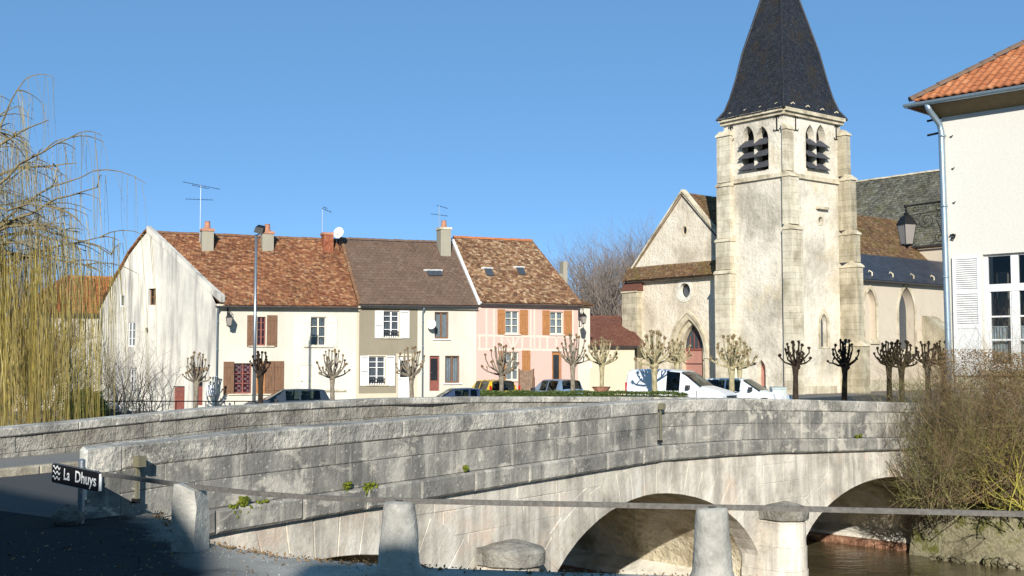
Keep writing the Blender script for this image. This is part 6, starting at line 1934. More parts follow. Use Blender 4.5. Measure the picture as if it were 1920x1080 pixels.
# ================================================================ CARS
MAT['tyre'] = plain('tyre_rubber', (.02, .02, .02), .9)
MAT['rim'] = metal('wheel_rim', 'a0a3a6', .4, .7)
MAT['headlight'] = plain('headlight_lens', (.55, .58, .60), .12, .2, .8, .2, 60)
MAT['taillight'] = plain('red_tail_light', (.45, .01, .01), .2, 0, .6)
MAT['plastic'] = plain('black_plastic_bumper', (.03, .03, .032), .6)
def paint(name, col, metal_=0.0):
    n = N(name); m = n.fin(col, .32, .5, metal_); n.b.inputs['Coat Weight'].default_value = .25; n.b.inputs['Coat Roughness'].default_value = .08; return m
def make_car(lab, cat, name, st, pt, wheel_x, clear=.2, extras=None, group='cars parked in the village square'):
    """st: stations front to rear (x, z_belt, z_roof, half width belt, half width roof, flag)"""
    t = thing(name, (0, 0, 0), lab, cat, group)
    body = M(); glass = {}
    def G(k): return glass.setdefault(k, M())
    def ringpts(q):
        x, zb, zr, wb, wr_, fl = q
        return [(x, wb * .90, clear), (x, wb * .99, clear + .12), (x, wb * 1.0, (clear + zb) / 2 + .05), (x, wb * .965, zb), (x, wr_, max(zb + .001, zr - .05)), (x, wr_ * .82, max(zb + .002, zr - .0)), (x, 0, zr + .015)]
    rs = [ringpts(q) for q in st]
    for sy in (1, -1):
        for i in range(len(st) - 1):
            fl = st[i][5]
            for k in range(6):
                a, b, c_, d_ = rs[i][k], rs[i + 1][k], rs[i + 1][k + 1], rs[i][k + 1]
                q = [(v[0], v[1] * sy, v[2]) for v in (a, b, c_, d_)]
                tgt = body
                if fl == 's' and k == 3: tgt = G(('side_window', sy, i))
                if fl == 'w' and k >= 4: tgt = G(('windscreen', 0, 0))
                if fl == 'r' and k >= 4: tgt = G(('rear_window', 0, 0))
                tgt.face(q if sy == 1 else q[::-1])
    for i in (0, -1): body.face([(v[0], v[1], v[2]) for v in rs[i]] + [(v[0], -v[1], v[2]) for v in reversed(rs[i])])
    body.face([(rs[0][0][0], 0.8 * rs[3][0][1], clear), (rs[-1][0][0], .8 * rs[3][0][1], clear), (rs[-1][0][0], -.8 * rs[3][0][1], clear), (rs[0][0][0], -.8 * rs[3][0][1], clear)])
    bo = body.build('body', pt, t)
    for p_ in bo.data.polygons: p_.use_smooth = False
    for kx, g in glass.items():
        if g.f: g.build(kx[0], MAT['carglass'], t)
    W = max(q[3] for q in st)
    # cabin
    cb = M(); g0 = [q[0] for q in st if q[5] in ('w', 's', 'p', 'r', 'ws')]
    zb = st[len(st) // 2][1]; cb.box(min(g0) + .5, max(g0) - .1, -W * .8, W * .8, clear + .05, zb - .12)
    for sx_ in (min(g0) + 1.0, min(g0) + 1.75):
        for sy in (-.36, .36): cb.box(sx_, sx_ + .14, sy - .24, sy + .24, zb - .15, zb + .22); cb.box(sx_, sx_ + .12, sy - .12, sy + .12, zb + .24, zb + .38)
    cb.build('seats', MAT['plastic'], t)
    for x in wheel_x:
        for sy in (1, -1):
            m = M(); ys = sy * (W - .10)
            m2 = []
            prof_ = [(-.10, .22), (-.10, .29), (-.07, .305), (.07, .305), (.10, .29), (.10, .20)]
            n = 18
            for (dy, r_) in prof_:
                for k in range(n): an = 2 * pi * k / n; m.v.append((x + cos(an) * r_, ys + dy, .305 + sin(an) * r_))
            for i in range(len(prof_) - 1):
                for k in range(n): m.f.append((i * n + k, i * n + (k + 1) % n, (i + 1) * n + (k + 1) % n, (i + 1) * n + k)); m.k.append(0)
            w_ = m.build('wheel', MAT['tyre'], t)
            m = M()
            for k in range(n): an = 2 * pi * k / n; m.v.append((x + cos(an) * .205, ys + sy * .085, .305 + sin(an) * .205))
            for k in range(n): an = 2 * pi * k / n; m.v.append((x + cos(an) * .06, ys + sy * .07, .305 + sin(an) * .06))
            for k in range(n): m.f.append((k, (k + 1) % n, n + (k + 1) % n, n + k)); m.k.append(0)
            m.f.append(tuple(range(n, 2 * n))); m.k.append(0)
            m.build('rim', MAT['rim'], w_)
            m = M()
            for k in range(13):
                a = pi * k / 12; 
                for r_ in (.30, .37): m.v.append((x + cos(a) * r_, sy * (W + .003), .30 + sin(a) * r_))
            for k in range(12): m.f.append((2 * k, 2 * k + 1, 2 * k + 3, 2 * k + 2)); m.k.append(0)
            m.build('wheel_arch', MAT['plastic'], t)
    if extras: extras(t)
    return t
def put(t, px, Y, z, yaw):
    """put the middle of the car under pixel column px at depth Y"""
    X = (px - 960) / F * Y
    t.location = (X, Y, z); t.rotation_euler = (0, 0, yaw)
def shift(st, L): return [(q[0] - L / 2,) + q[1:] for q in st]
def mirror_and_lights(zl, wl_, yb, fx=0, tail=None, L=4, mat=None, hl=(.25, .14)):
    def ex(t):
        for sy in (1, -1):
            m = M(); x0 = -L / 2 + .05; 
            m.hexa([(x0 - .02, sy * (wl_ - .36), zl - .07), (x0 + .26, sy * (wl_ + .02), zl - .07), (x0 + .36, sy * (wl_ - .04), zl - .05), (x0 + .15, sy * (wl_ - .36), zl - .07),
                    (x0 + .02, sy * (wl_ - .36), zl + .06), (x0 + .30, sy * (wl_ + .01), zl + .11), (x0 + .42, sy * (wl_ - .05), zl + .11), (x0 + .2, sy * (wl_ - .36), zl + .08)])
            m.build('headlight', MAT['headlight'], t)
            m = M(); xm = -L / 2 + yb; m.hexa([(xm, sy * (wl_ - .02), zl + .22), (xm + .12, sy * (wl_ - .02), zl + .22), (xm + .12, sy * (wl_ + .2), zl + .22), (xm, sy * (wl_ + .2), zl + .24), (xm, sy * (wl_), zl + .38), (xm + .12, sy * (wl_), zl + .38), (xm + .12, sy * (wl_ + .2), zl + .38), (xm, sy * (wl_ + .2), zl + .36)]); m.build('wing_mirror', MAT['plastic'], t)
            m = M(); z0_, z1_ = tail or (.75, .98); m.box(L / 2 - .05, L / 2 + .012, *sorted((sy * (wl_ - .10), sy * (wl_ - .01))), z0_, z1_ - .1); m.build('tail_light', MAT['taillight'], t)
        m = M(); m.box(-L / 2 - .05, -L / 2 + .12, -wl_ + .1, wl_ - .1, .28, .48); m.box(L / 2 - .1, L / 2 + .06, -wl_ + .1, wl_ - .1, .32, .52); m.build('bumper', MAT['plastic'], t)
        m = M(); m.box(-L / 2 - .06, -L / 2 - .045, -.26, .26, .36, .46); m.box(L / 2 + .06, L / 2 + .07, -.26, .26, .55, .66); m.build('number_plate', MAT['white_paint'], t)
    return ex
# van
stv = [(0, .50, .54, .62, .45, 'b'), (.08, .84, .88, .76, .6, 'b'), (.30, .96, 1.01, .83, .66, 'b'), (.98, 1.12, 1.18, .85, .70, 'w'), (1.55, 1.10, 1.60, .86, .68, 'w'), (1.78, 1.10, 1.72, .86, .66, 'b'),
       (1.80, 1.0, 1.74, .86, .68, 's'), (2.35, 1.0, 1.79, .86, .70, 'p'), (2.42, 1.05, 1.80, .86, .71, 'b'), (3.2, 1.05, 1.82, .86, .73, 'b'), (3.85, 1.05, 1.80, .86, .74, 'b'), (4.02, 1.05, 1.74, .85, .72, 'b'), (4.10, .95, 1.55, .80, .66, 'b')]
WHITE = paint('white_car_paint', (.66, .67, .68))
def van_ex(t):
    mirror_and_lights(.84, .80, 1.35, L=4.1, tail=(.9, 1.4))(t)
    m = M()
    for sy in (1, -1):
        p4 = [(-.80, 1.04), (-.22, 1.03), (-.28, 1.60), (-.52, 1.58)]
    m = M(); 
    for z in (.74, .80): m.box(-2.07, -2.0, -.42, .42, z, z + .035)
    m.build('grille', MAT['plastic'], t)
    m = M()
    for sy in (1, -1): m.box(-.1, 1.9, *sorted((sy * .862, sy * .874)), .78, .80); m.box(-.30, -.12, *sorted((sy * .862, sy * .88)), .86, .93)
    m.build('side_trim', MAT['plastic'], t)
    for sy in (1, -1):
        for x_ in (-.98, -.24, 1.95):
            m = M(); m.box(x_ - .008, x_ + .008, *sorted((sy * .855, sy * .868)), .35, 1.03); m.build('door_seam', MAT['plastic'], t)
t = make_car('white panel van parked behind the low hedge by the church door', 'van', 'parked_van', shift(stv, 4.1), WHITE, (-1.30, 1.35), extras=van_ex)
put(t, 1278, 45.5, -.42, pi - radians(33))
# saloon/hatch shapes
def hatch(L, H=1.42, hood=.95, W=.82, rear=.55, belt=.90):
    return [(0, .46, .50, W * .72, W * .5, 'b'), (.10, .69, .73, W * .90, W * .7, 'b'), (.35, .80, .85, W * .98, W * .78, 'b'), (hood, belt - .02, belt + .04, W, W * .84, 'w'), (hood + .72, belt, H - .03, W, W * .70, 'p'),
            (hood + .80, belt, H, W, W * .70, 's'), (hood + 1.40, belt + .01, H + .02, W, W * .71, 'p'), (hood + 1.47, belt + .01, H + .02, W, W * .71, 's'), (L - rear - .25, belt + .03, H, W, W * .71, 'p'),
            (L - rear, belt + .04, H - .03, W * .99, W * .69, 'r'), (L - .18, belt + .05, belt + .10, W * .94, W * .72, 'b'), (L - .04, belt - .06, belt - .02, W * .88, W * .7, 'b'), (L, .50, .54, W * .80, W * .6, 'b')]
t = make_car('white hatchback parked between the white van and the grey bin', 'car', 'parked_car', shift(hatch(4.0, 1.40, 1.0), 4.0), WHITE, (-1.25, 1.3), extras=mirror_and_lights(.70, .80, 1.25, L=4.0))
put(t, 1388, 48.5, -.42, pi - radians(30))
t = make_car('dark blue grey hatchback parked behind the far parapet at left', 'car', 'parked_car', shift(hatch(3.9, 1.38, .95, rear=.35), 3.9), paint('dark_blue_grey_paint', (.025, .035, .05)), (-1.2, 1.25), extras=mirror_and_lights(.62, .80, 1.2, L=3.9))
put(t, 540, 53, -.95, radians(22))
t = make_car('navy blue car parked behind the far parapet, left of the yellow car', 'car', 'parked_car', shift(hatch(3.9, 1.40, 1.1, rear=.8), 3.9), paint('navy_blue_paint', (.015, .03, .075)), (-1.2, 1.25), extras=mirror_and_lights(.62, .80, 1.2, L=3.9))
put(t, 850, 50, -.86, radians(14))
t = make_car('bright yellow hatchback seen from behind in front of the pink house', 'car', 'parked_car', shift(hatch(3.7, 1.48, .8, rear=.25, W=.80), 3.7), paint('yellow_paint', (.80, .50, .01)), (-1.15, 1.2), extras=mirror_and_lights(.66, .78, 1.05, tail=(.85, 1.35), L=3.7))
put(t, 918, 56, -.68, radians(-66))
t = make_car('small light blue grey car seen from behind, right of the yellow car', 'car', 'parked_car', shift(hatch(3.4, 1.44, .6, rear=.3, W=.77), 3.4), paint('blue_grey_paint', (.16, .22, .30)), (-1.05, 1.1), extras=mirror_and_lights(.66, .75, .95, L=3.4))
put(t, 1040, 58.5, -.66, radians(-58))

# grey bin, planter, wooden screen
c_ = P(1459, 740, 47.5)
bt = thing('wheeled_bin', (c_.x, c_.y, -.1), 'pale grey utility box beside the white hatchback and church tower', 'bin')
zb1_ = P(1459, 729, 47.5).z
m = M(); m.hexa([(c_.x - .24, c_.y - .2, -.6), (c_.x + .24, c_.y - .2, -.6), (c_.x + .24, c_.y + .25, -.6), (c_.x - .24, c_.y + .25, -.6), (c_.x - .28, c_.y - .25, zb1_), (c_.x + .28, c_.y - .25, zb1_), (c_.x + .28, c_.y + .28, zb1_), (c_.x - .28, c_.y + .28, zb1_)]); m.build('body', plain('pale_grey_plastic', (.42, .47, .45), .6), bt)
m = M(); m.hexa([(c_.x - .31, c_.y - .29, zb1_ + .002), (c_.x + .31, c_.y - .29, zb1_ + .002), (c_.x + .31, c_.y + .3, zb1_ + .002), (c_.x - .31, c_.y + .3, zb1_ + .002), (c_.x - .29, c_.y - .27, zb1_ + .05), (c_.x + .29, c_.y - .27, zb1_ + .05), (c_.x + .27, c_.y + .28, zb1_ + .09), (c_.x - .27, c_.y + .28, zb1_ + .09)]); m.build('lid', plain('grey_lid', (.36, .42, .40), .5), bt)
c_ = P(1127, 735, 50)
bt = thing('planter', (c_.x, 50, -.55), 'fluted reddish planter bowl standing behind the low hedge', 'planter')
zt_ = P(1127, 725, 50).z
m = M(); m.lathe((c_.x, 50, 0), [(.16, zt_ - .55), (.12, zt_ - .40), (.22, zt_ - .28), (.42, zt_)], 18)
for i, v in enumerate(m.v):
    if i % 2: m.v[i] = (c_.x + (v[0] - c_.x) * .93, 50 + (v[1] - 50) * .93, v[2])
m.build('bowl', MAT['terracotta'], bt)
m = M(); m.lathe((c_.x, 50, zt_ - .03), [(.40, 0), (.40, .01)], 12); m.build('soil', MAT['dark'], bt)
SF = RF.shifted(dd=1.0)
q = rc(SF, 972.6, 692, 1000, 735)
st_ = thing('wooden_screen', tuple(SF.pt(q[0], -.6)), 'brown wooden screen gate standing in front of the pink house', 'gate')
m_pts = 5
for k in range(6):
    a, b = lerp(q[0] + .06, q[1] - .06, k / 6), lerp(q[0] + .06, q[1] - .06, (k + 1) / 6)
    m = M(); m.fbox(SF, a + .005, b - .005, -.6, q[3] - .12 + .08 * (abs(k - 2.5) / 2.5), 0, .03); m.build('board', plain('weathered_brown_board', (.23, .15, .10), .85, var=.3) if k == 0 else bpy.data.materials['weathered_brown_board'], st_)
for a in (q[0] - .02, q[1] - .04): m = M(); m.fbox(SF, a, a + .07, -.6, q[3] + .02, -.01, .06); m.build('post', MAT['brown_wood'], st_)

# railing along the river in front of the cream house
t = thing('river_railing', (P(330, 760, 46).x, 46, -.9), 'thin dark iron railing along the bank in front of the gabled house', 'railing')
pts = [P(px, 752.5, Y) for px, Y in ((195, 44), (270, 44.6), (330, 45.2), (386, 45.8), (440, 46.4), (480, 46.8))]
m = M(); m.tube(pts, .022, 5); m.build('top_rail', MAT['iron'], t)
for p_ in pts[1:]: m = M(); m.tube([p_, (p_.x, p_.y, -1.2)], .02, 5); m.build('post', MAT['iron'], t)
# rubble stub of an old wall
c_ = P(215, 770, 38)
m = M()
rr = random.Random(4)
t = thing('rubble_stub', (c_.x, 38, -.5), 'ruined stub of a rubble wall beside the green bush', 'wall')
for k in range(16):
    m = M(); m.blob((c_.x + rr.uniform(-.35, .35) , 38 + rr.uniform(-.3, .3), -.45 + .75 * (k / 16) + rr.uniform(-.08, .08)), rr.uniform(.16, .26), 7, 5, .2, .7); m.build('stone', MAT['cap'], t)
# ================================================================ VEGETATION
def bark(name, a, b, sc=14):
    n = N(name); f = n.noise((sc, sc, sc * .35), 5, .65); n.bump(f, .8, .03)
    return n.fin(n.ramp(f, [(.35, a), (.65, b)]), .95, .1)
MAT['bark_pale'] = bark('pale_lichened_bark', '7f7558', 'b3a885')
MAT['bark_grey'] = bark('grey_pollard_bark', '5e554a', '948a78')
MAT['bark_dark_shaded'] = bark('dark_shaded_pollard_bark', '2b241e', '453a31')  # dark bark; shade on the trees by the church is put into this colour
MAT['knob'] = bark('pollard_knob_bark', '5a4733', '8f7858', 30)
MAT['knob_dark_shaded'] = bark('dark_shaded_pollard_knob', '211a15', '3a2f27', 30)  # knobs darkened likewise for the shaded trees
def twigmat(name, cols):
    n = N(name); c = n.ramp(n.isl(), [(i / (len(cols) - 1), q) for i, q in enumerate(cols)]); f = n.noise(3, 3)
    return n.fin(n.mix(.5, c, n.ramp(f, [(.35, .6), (.65, 1.0)]), 'MULTIPLY'), .9, .1)
MAT['willow'] = twigmat('golden_willow_twig', [(.22, .15, .05), (.50, .38, .10), (.34, .27, .10), (.62, .50, .20), (.26, .20, .05), (.55, .42, .10)])
MAT['willow_grey'] = twigmat('pale_willow_twig', [(.28, .23, .13), (.42, .35, .20), (.20, .16, .09)])
MAT['willow_limb'] = bark('willow_limb_bark', (.13, .105, .06), (.27, .22, .12), 8)
MAT['twig_brown'] = bark('brown_shrub_twig', (.15, .095, .055), (.32, .22, .13), 3)
MAT['twig_dark'] = bark('dark_shrub_twig', (.07, .05, .03), (.16, .12, .075), 3)
MAT['twig_grey'] = bark('grey_shrub_twig', (.20, .175, .15), (.36, .32, .27), 3)
MAT['twig_olive'] = bark('olive_shrub_twig', (.15, .13, .05), (.30, .27, .11), 3)
MAT['twig_yellow'] = bark('lichen_yellow_twig', (.30, .26, .05), (.50, .44, .10), 4)
MAT['twig_tree'] = bark('distant_bare_twig', (.15, .12, .10), (.27, .22, .18), 2)
def leafmat(name, a, b):
    n = N(name); c = n.ramp(n.isl(), [(0, a), (1, b)]); m = n.fin(c, .6, .3); return m
MAT['leaf_hedge'] = leafmat('hedge_leaf', (.035, .055, .012), (.10, .13, .03))
MAT['leaf_bright'] = leafmat('bright_evergreen_leaf', (.05, .10, .012), (.13, .22, .03))
MAT['leaf_dead'] = leafmat('dead_brown_leaf', (.12, .07, .03), (.28, .18, .08))
MAT['leaf_olive'] = leafmat('olive_small_leaf', (.07, .07, .02), (.17, .16, .05))

def leaves(n, sampler, size, mat, name, parent, rr, flat=0):
    m = M()
    for _ in range(n):
        c = sampler(); s = size * rr.uniform(.6, 1.3)
        a = Vector((rr.gauss(0, 1), rr.gauss(0, 1), rr.gauss(0, 1))).normalized(); b = a.cross(Vector((rr.gauss(0, 1), rr.gauss(0, 1), rr.gauss(0, 1)))).normalized()
        m.face([c - a * s, c + b * s * .5, c + a * s, c - b * s * .5])
    return m.build(name, mat, parent)

def pollard(seed, ht, hc, spread, mats, fluffy=False, nb=16):
    """built at the origin: trunk height ht, crown height hc above it"""
    rr = random.Random(seed)
    t = thing('pollard_tree', (0, 0, 0), 'x', 'tree', 'pollarded trees round the square')
    m = M(); lean = rr.uniform(-.05, .05)
    m.tube([(0, 0, -1.0), (lean * .3, 0, ht * .3), (lean, 0, ht * .75), (lean, 0, ht + .08)], [.15, .115, .10, .15], 9)
    for k in range(5): m.blob((lean + rr.uniform(-.08, .08), rr.uniform(-.08, .08), ht + rr.uniform(-.08, .08)), .11, 7, 5, .2)
    m.build('trunk', mats[0], t, True)
    cr = M(); kn = M()
    o = Vector((lean, 0, ht))
    rk = .034 if not fluffy else .036
    for i in range(nb):
        az = 2 * pi * (i * .618) + rr.uniform(-.2, .2)
        el = lerp(.02, 1.40, ((i + .5) / nb) ** .75)
        hx = cos(el) * spread * rr.uniform(.88, 1.08); hz = sin(el) * hc * rr.uniform(.88, 1.0) + .06
        wig = lambda: Vector((rr.uniform(-.04, .04), rr.uniform(-.04, .04), rr.uniform(-.03, .03)))
        fx = lambda q, w: Vector((cos(az) * hx * q, sin(az) * hx * q, hz * w))
        p1 = o + fx(.35, .18) + wig(); p2 = o + fx(.72, .42) + wig(); p3 = o + fx(.95, .78) + wig(); p4 = o + fx(1.0, 1.0)
        cr.tube([o, p1, p2, p3, p4], [.06, .045, rk, rk * .85, rk * .9], 5)
        kn.blob(p4, rr.uniform(.05, .072), 6, 4, .3)
        if rr.random() < .75:
            p5 = p2 + Vector((rr.uniform(-.2, .2), rr.uniform(-.2, .2), rr.uniform(.14, .28))); cr.tube([p2, lerp(p2, p5, .5) + wig(), p5], [.03, .024, .024], 4); kn.blob(p5, rr.uniform(.04, .06), 6, 4, .3)
        for k in range(16 if fluffy else 4):
            d = Vector((rr.gauss(0, 1), rr.gauss(0, 1), rr.gauss(.6, .9))).normalized(); cr.tube([p4, p4 + d * (rr.uniform(.09, .16) if fluffy else rr.uniform(.05, .09))], .007, 3, caps=False)
    c = cr.build('crown', mats[0], t); ko = kn.build('knobs', mats[1], c); ko['kind'] = 'stuff'
    return t
PT = [(368, 661, 717, 57, 28, 'g', 'pollarded tree standing against the gable wall near the low red door'),
      (490, 660, 703, 50, 20, 'd', 'slim dark pollarded tree next to the tall lamp post'),
      (625, 655, 708, 56, 33, 'g', 'pollarded tree in front of the white half of the long house'),
      (773, 650, 706, 56, 33, 'g', 'pollarded tree in front of the white front door'),
      (940, 642, 703, 53.5, 37, 'g', 'pollarded tree in front of the pink house behind the yellow car'),
      (1074, 625, 683, 55, 32, 'g', 'tall pollarded tree at the right corner of the pink house'),
      (1128, 636, 684, 57, 36, 'f', 'bushy pollarded tree in front of the barn'),
      (1227, 622, 684, 43.5, 34, 'f', 'pale pollarded tree growing in front of the white van'),
      (1268, 638, 681, 56, 30, 'f', 'smaller pollarded tree behind the van left of the church door'),
      (1371, 630, 689, 45.5, 38, 'f', 'pale pollarded tree in front of the white hatchback'),
      (1386, 641, 690, 54, 34, 'f', 'pollarded tree just behind the one by the white hatchback'),
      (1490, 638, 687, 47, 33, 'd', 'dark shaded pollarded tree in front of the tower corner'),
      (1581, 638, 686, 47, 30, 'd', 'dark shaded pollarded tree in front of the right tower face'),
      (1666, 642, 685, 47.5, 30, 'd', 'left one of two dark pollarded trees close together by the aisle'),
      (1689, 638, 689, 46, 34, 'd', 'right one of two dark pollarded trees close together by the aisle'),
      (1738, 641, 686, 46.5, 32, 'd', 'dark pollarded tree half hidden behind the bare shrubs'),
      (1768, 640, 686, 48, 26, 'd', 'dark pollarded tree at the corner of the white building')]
MM = {'g': ('bark_grey', 'knob'), 'f': ('bark_pale', 'knob'), 'd': ('bark_dark_shaded', 'knob_dark_shaded')}
protos = {}
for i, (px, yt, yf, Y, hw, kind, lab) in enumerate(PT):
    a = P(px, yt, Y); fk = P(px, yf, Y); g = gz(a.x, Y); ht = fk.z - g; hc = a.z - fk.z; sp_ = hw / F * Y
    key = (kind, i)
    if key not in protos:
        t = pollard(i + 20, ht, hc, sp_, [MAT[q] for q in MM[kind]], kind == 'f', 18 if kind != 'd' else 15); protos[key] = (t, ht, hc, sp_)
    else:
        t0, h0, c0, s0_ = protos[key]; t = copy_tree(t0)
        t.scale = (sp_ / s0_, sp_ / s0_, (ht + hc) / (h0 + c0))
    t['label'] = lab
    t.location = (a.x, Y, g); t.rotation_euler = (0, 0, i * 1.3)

# ---- willow at the left edge
rr = random.Random(8)
wl0 = Vector((-17.2, 33, -.8))
willow = thing('weeping_willow', tuple(wl0), 'big weeping willow with long golden hanging twigs at the left edge', 'tree')
limb = M(); strG = M(); strP = M()
limb.tube([wl0 - Vector((0, 0, 1.5)), wl0 + Vector((.1, 0, 1.5)), wl0 + Vector((.3, 0, 3.5)), wl0 + Vector((.2, .2, 5.5))], [.55, .45, .38, .26], 10)
def strand(m, p, L, r, drift, n=9):
    pts = []; ph = rr.uniform(0, 6); am = rr.uniform(.02, .10)
    for k in range(n + 1):
        q = k / n
        pts.append(p + Vector((drift.x * (1 - (1 - q) ** 2) + sin(ph + q * 3) * am * q, drift.y * (1 - (1 - q) ** 2) + cos(ph + q * 2.3) * am * q, -L * q)))
    m.tube(pts, [r * (1 - .6 * k / n) for k in range(n + 1)], 3, caps=False)
ends = [(60, 152, 33, 470), (95, 215, 32, 470), (140, 300, 34, 480), (168, 320, 33, 480), (185, 350, 31, 490), (130, 255, 30, 400), (215, 480, 33, 500), (190, 440, 32, 480), (150, 430, 31, 480), (110, 430, 34, 470), (60, 300, 35, 420),
        (30, 200, 34, 380), (100, 390, 30, 500), (40, 420, 32, 500), (160, 470, 34, 520), (75, 470, 31, 520), (20, 330, 33, 480), (-40, 180, 34, 400), (-60, 300, 33, 480), (120, 480, 32, 540), (60, 380, 35, 500), (0, 250, 31, 450), (185, 500, 31.5, 530), (30, 480, 34, 540)]
for (px, py, Y, _) in ends:
    e = P(px, py, Y); s0 = wl0 + Vector((.2, .1, rr.uniform(3.0, 6.0)))
    mid_ = lerp(s0, e, .5) + Vector((0, 0, rr.uniform(.3, 1.1)))
    pts = []
    for k in range(15):
        q = k / 14; p_ = (1 - q) ** 2 * s0 + 2 * q * (1 - q) * (mid_ + Vector((0, 0, .5))) + q * q * e
        p_ += Vector((noise.noise(p_ * .7), noise.noise(p_ * .7 + Vector((5, 0, 0))), noise.noise(p_ * .9 + Vector((9, 0, 0))))) * .22 * min(1, q * 3)
        pts.append(p_)
    limb.tube(pts, [lerp(.11, .014, (k / 14) ** .6) for k in range(15)], 5)
    # sub branches
    for b_ in range(9):
        k = rr.randint(5, 14); o = pts[k]
        d = Vector((rr.uniform(.1, 1), rr.uniform(-.7, .7), rr.uniform(-.15, .6))).normalized(); L = rr.uniform(.5, 1.5)
        bp = [o + d * L * q + Vector((0, 0, -.45 * L * q * q)) for q in (0, .25, .5, .75, 1)]
        limb.tube(bp, [.022, .017, .013, .010, .007], 4)
        low = o.z < 5.2
        for s_ in range(6 if low else 6):
            q = bp[rr.randint(1, 4)] + Vector((rr.uniform(-.15, .15), rr.uniform(-.15, .15), 0))
            L2 = rr.uniform(1.2, 3.2) if not low else min(q.z + .6, rr.uniform(2.0, 5.2))
            strand(strG if low or rr.random() < .3 else strP, q, L2, .0075 if low else .006, Vector((rr.uniform(-.1, .35), rr.uniform(-.2, .2), 0)))
# dense golden curtain low down
for k in range(750):
    px = rr.uniform(-30, 135) if rr.random() < .85 else rr.uniform(130, 200)
    top = rr.uniform(455, 680); Y = rr.uniform(29.5, 35)
    cl = 1 if noise.noise(Vector((px * .035, Y * .6, 0))) > -.12 else 0
    if not cl: continue
    q = P(px, top, Y); L = q.z + rr.uniform(-.25, 1.0)
    strand(strG, q, max(1, L), .0085, Vector((rr.uniform(-.15, .25), rr.uniform(-.2, .2), 0)))
limb.build('limbs', MAT['willow_limb'], willow)
o = strG.build('golden_twigs', MAT['willow'], willow); o['kind'] = 'stuff'
o = strP.build('pale_twigs', MAT['willow_grey'], willow); o['kind'] = 'stuff'

# ---- bare shrubs and trees
def grow(m, p, d, L, r, lvl, rr, up=.15, split=3, gn=.35, bend=.25, sides=3):
    pts = [p]; n = 3; dd = d.copy(); rs = [r]
    for k in range(n):
        dd = (dd + Vector((rr.gauss(0, bend * .5), rr.gauss(0, bend * .5), rr.gauss(up * .4, bend * .4)))).normalized()
        pts.append(pts[-1] + dd * (L / n)); rs.append(r * (1 - .38 * (k + 1) / n))
    m.tube(pts, rs, sides if lvl < 2 else 5, caps=False)
    if lvl <= 0: return
    for i in range(split):
        k = rr.choice((1, 2, 3, 3)); q = pts[k]
        nd = (dd + Vector((rr.gauss(0, gn * 1.5), rr.gauss(0, gn * 1.5), rr.gauss(up, gn)))).normalized()
        grow(m, q, nd, L * rr.uniform(.55, .85), rs[k] * .66, lvl - 1, rr, up, split, gn, bend, sides)
def bare_tree(name, lab, base, H, r, seed, mat, lvl=5, split=3, group=None, gn=.35):
    rr = random.Random(seed); t = thing(name, base, lab, 'tree', group)
    m = M(); b = Vector(base); top = b + Vector((rr.uniform(-.3, .3), 0, H * .22)); m.tube([b - Vector((0, 0, .5)), top], [r, r * .8], 7); m.build('trunk', mat, t)
    m = M()
    for k in range(8):
        grow(m, top, Vector((rr.gauss(0, .35), rr.gauss(0, .35), 1)).normalized(), H * .30, r * .55, lvl, rr, .12, split, gn)
    m.build('crown', mat, t)
    return t
for i, (px, pt_, Y, lab) in enumerate(((1078, 480, 100, 'low bare tree directly right of the pink house roof'), (1112, 452, 104, 'bare tree second from the left in the far grove'), (1150, 428, 98, 'dense bare tree in the middle of the far grove'), (1190, 414, 106, 'tall bare tree near the church in the far grove'), (1228, 418, 101, 'tall bare tree half behind the church gable'), (1130, 470, 92, 'short bare tree in front of the far grove'))):
    a = P(px, pt_, Y); bare_tree('bare_tree', lab, (a.x, Y, -.5), (a.z + .5) * 1.0, .34, 40 + i, MAT['twig_tree'], 5, 3, 'far bare trees behind the barn')
for i, (px, pt_, Y, lab) in enumerate(((-10, 430, 60, 'bare tree at the left frame edge behind the willow'), (28, 470, 66, 'bare tree behind the willow left of the orange roof'), (60, 560, 56, 'low bare tree in front of the far white house'))):
    a = P(px, pt_, Y); bare_tree('bare_tree', lab, (a.x, Y, -1), (a.z + 1) * .98, .26, 60 + i, MAT['twig_brown'], 5, 3, 'bare trees behind the willow')
def shrub(name, lab, cx, cy, z0, w, d, h, n, seed, mats, lvl=3, r=.016, spread=.5, split=3, leafn=0, leafm=None, lsize=.03, group=None):
    rr = random.Random(seed); t = thing(name, (cx, cy, z0), lab, 'shrub', group)
    ms = [M() for _ in mats]
    for k in range(n):
        b = Vector((cx + rr.uniform(-w, w), cy + rr.uniform(-d, d), z0 + rr.uniform(-.1, .1)))
        dr = Vector((rr.gauss(0, spread), rr.gauss(0, spread), 1)).normalized()
        grow(ms[k % len(mats)], b, dr, h * rr.uniform(.35, .5), r, lvl, rr, .12, split, .4, .35)
    for m_, mt_ in zip(ms, mats): m_.build('branches', mt_, t)
    if leafn:
        def smp():
            while True:
                x, y, z = rr.uniform(-1, 1), rr.uniform(-1, 1), rr.uniform(0, 1)
                if noise.noise(Vector((x * 2.2, y * 2.2, z * 3 + seed))) > -.05 and x * x + (z - .3) ** 2 < 1.3: return Vector((cx + x * w * 1.25, cy + y * d * 1.3, z0 + z * h * .85))
        o = leaves(leafn, smp, lsize, leafm, 'leaves', t, rr); o['kind'] = 'stuff'
    return t
def at(px, Y): return (px - 960) / F * Y
shrub('bare_shrub', 'grey leafless shrub with upswept twigs against the gable wall', at(285, 50), 50, -1.2, .9, .5, 3.6, 12, 71, [MAT['twig_grey']], 4, .03, .35, group='leafless shrubs below the gable')
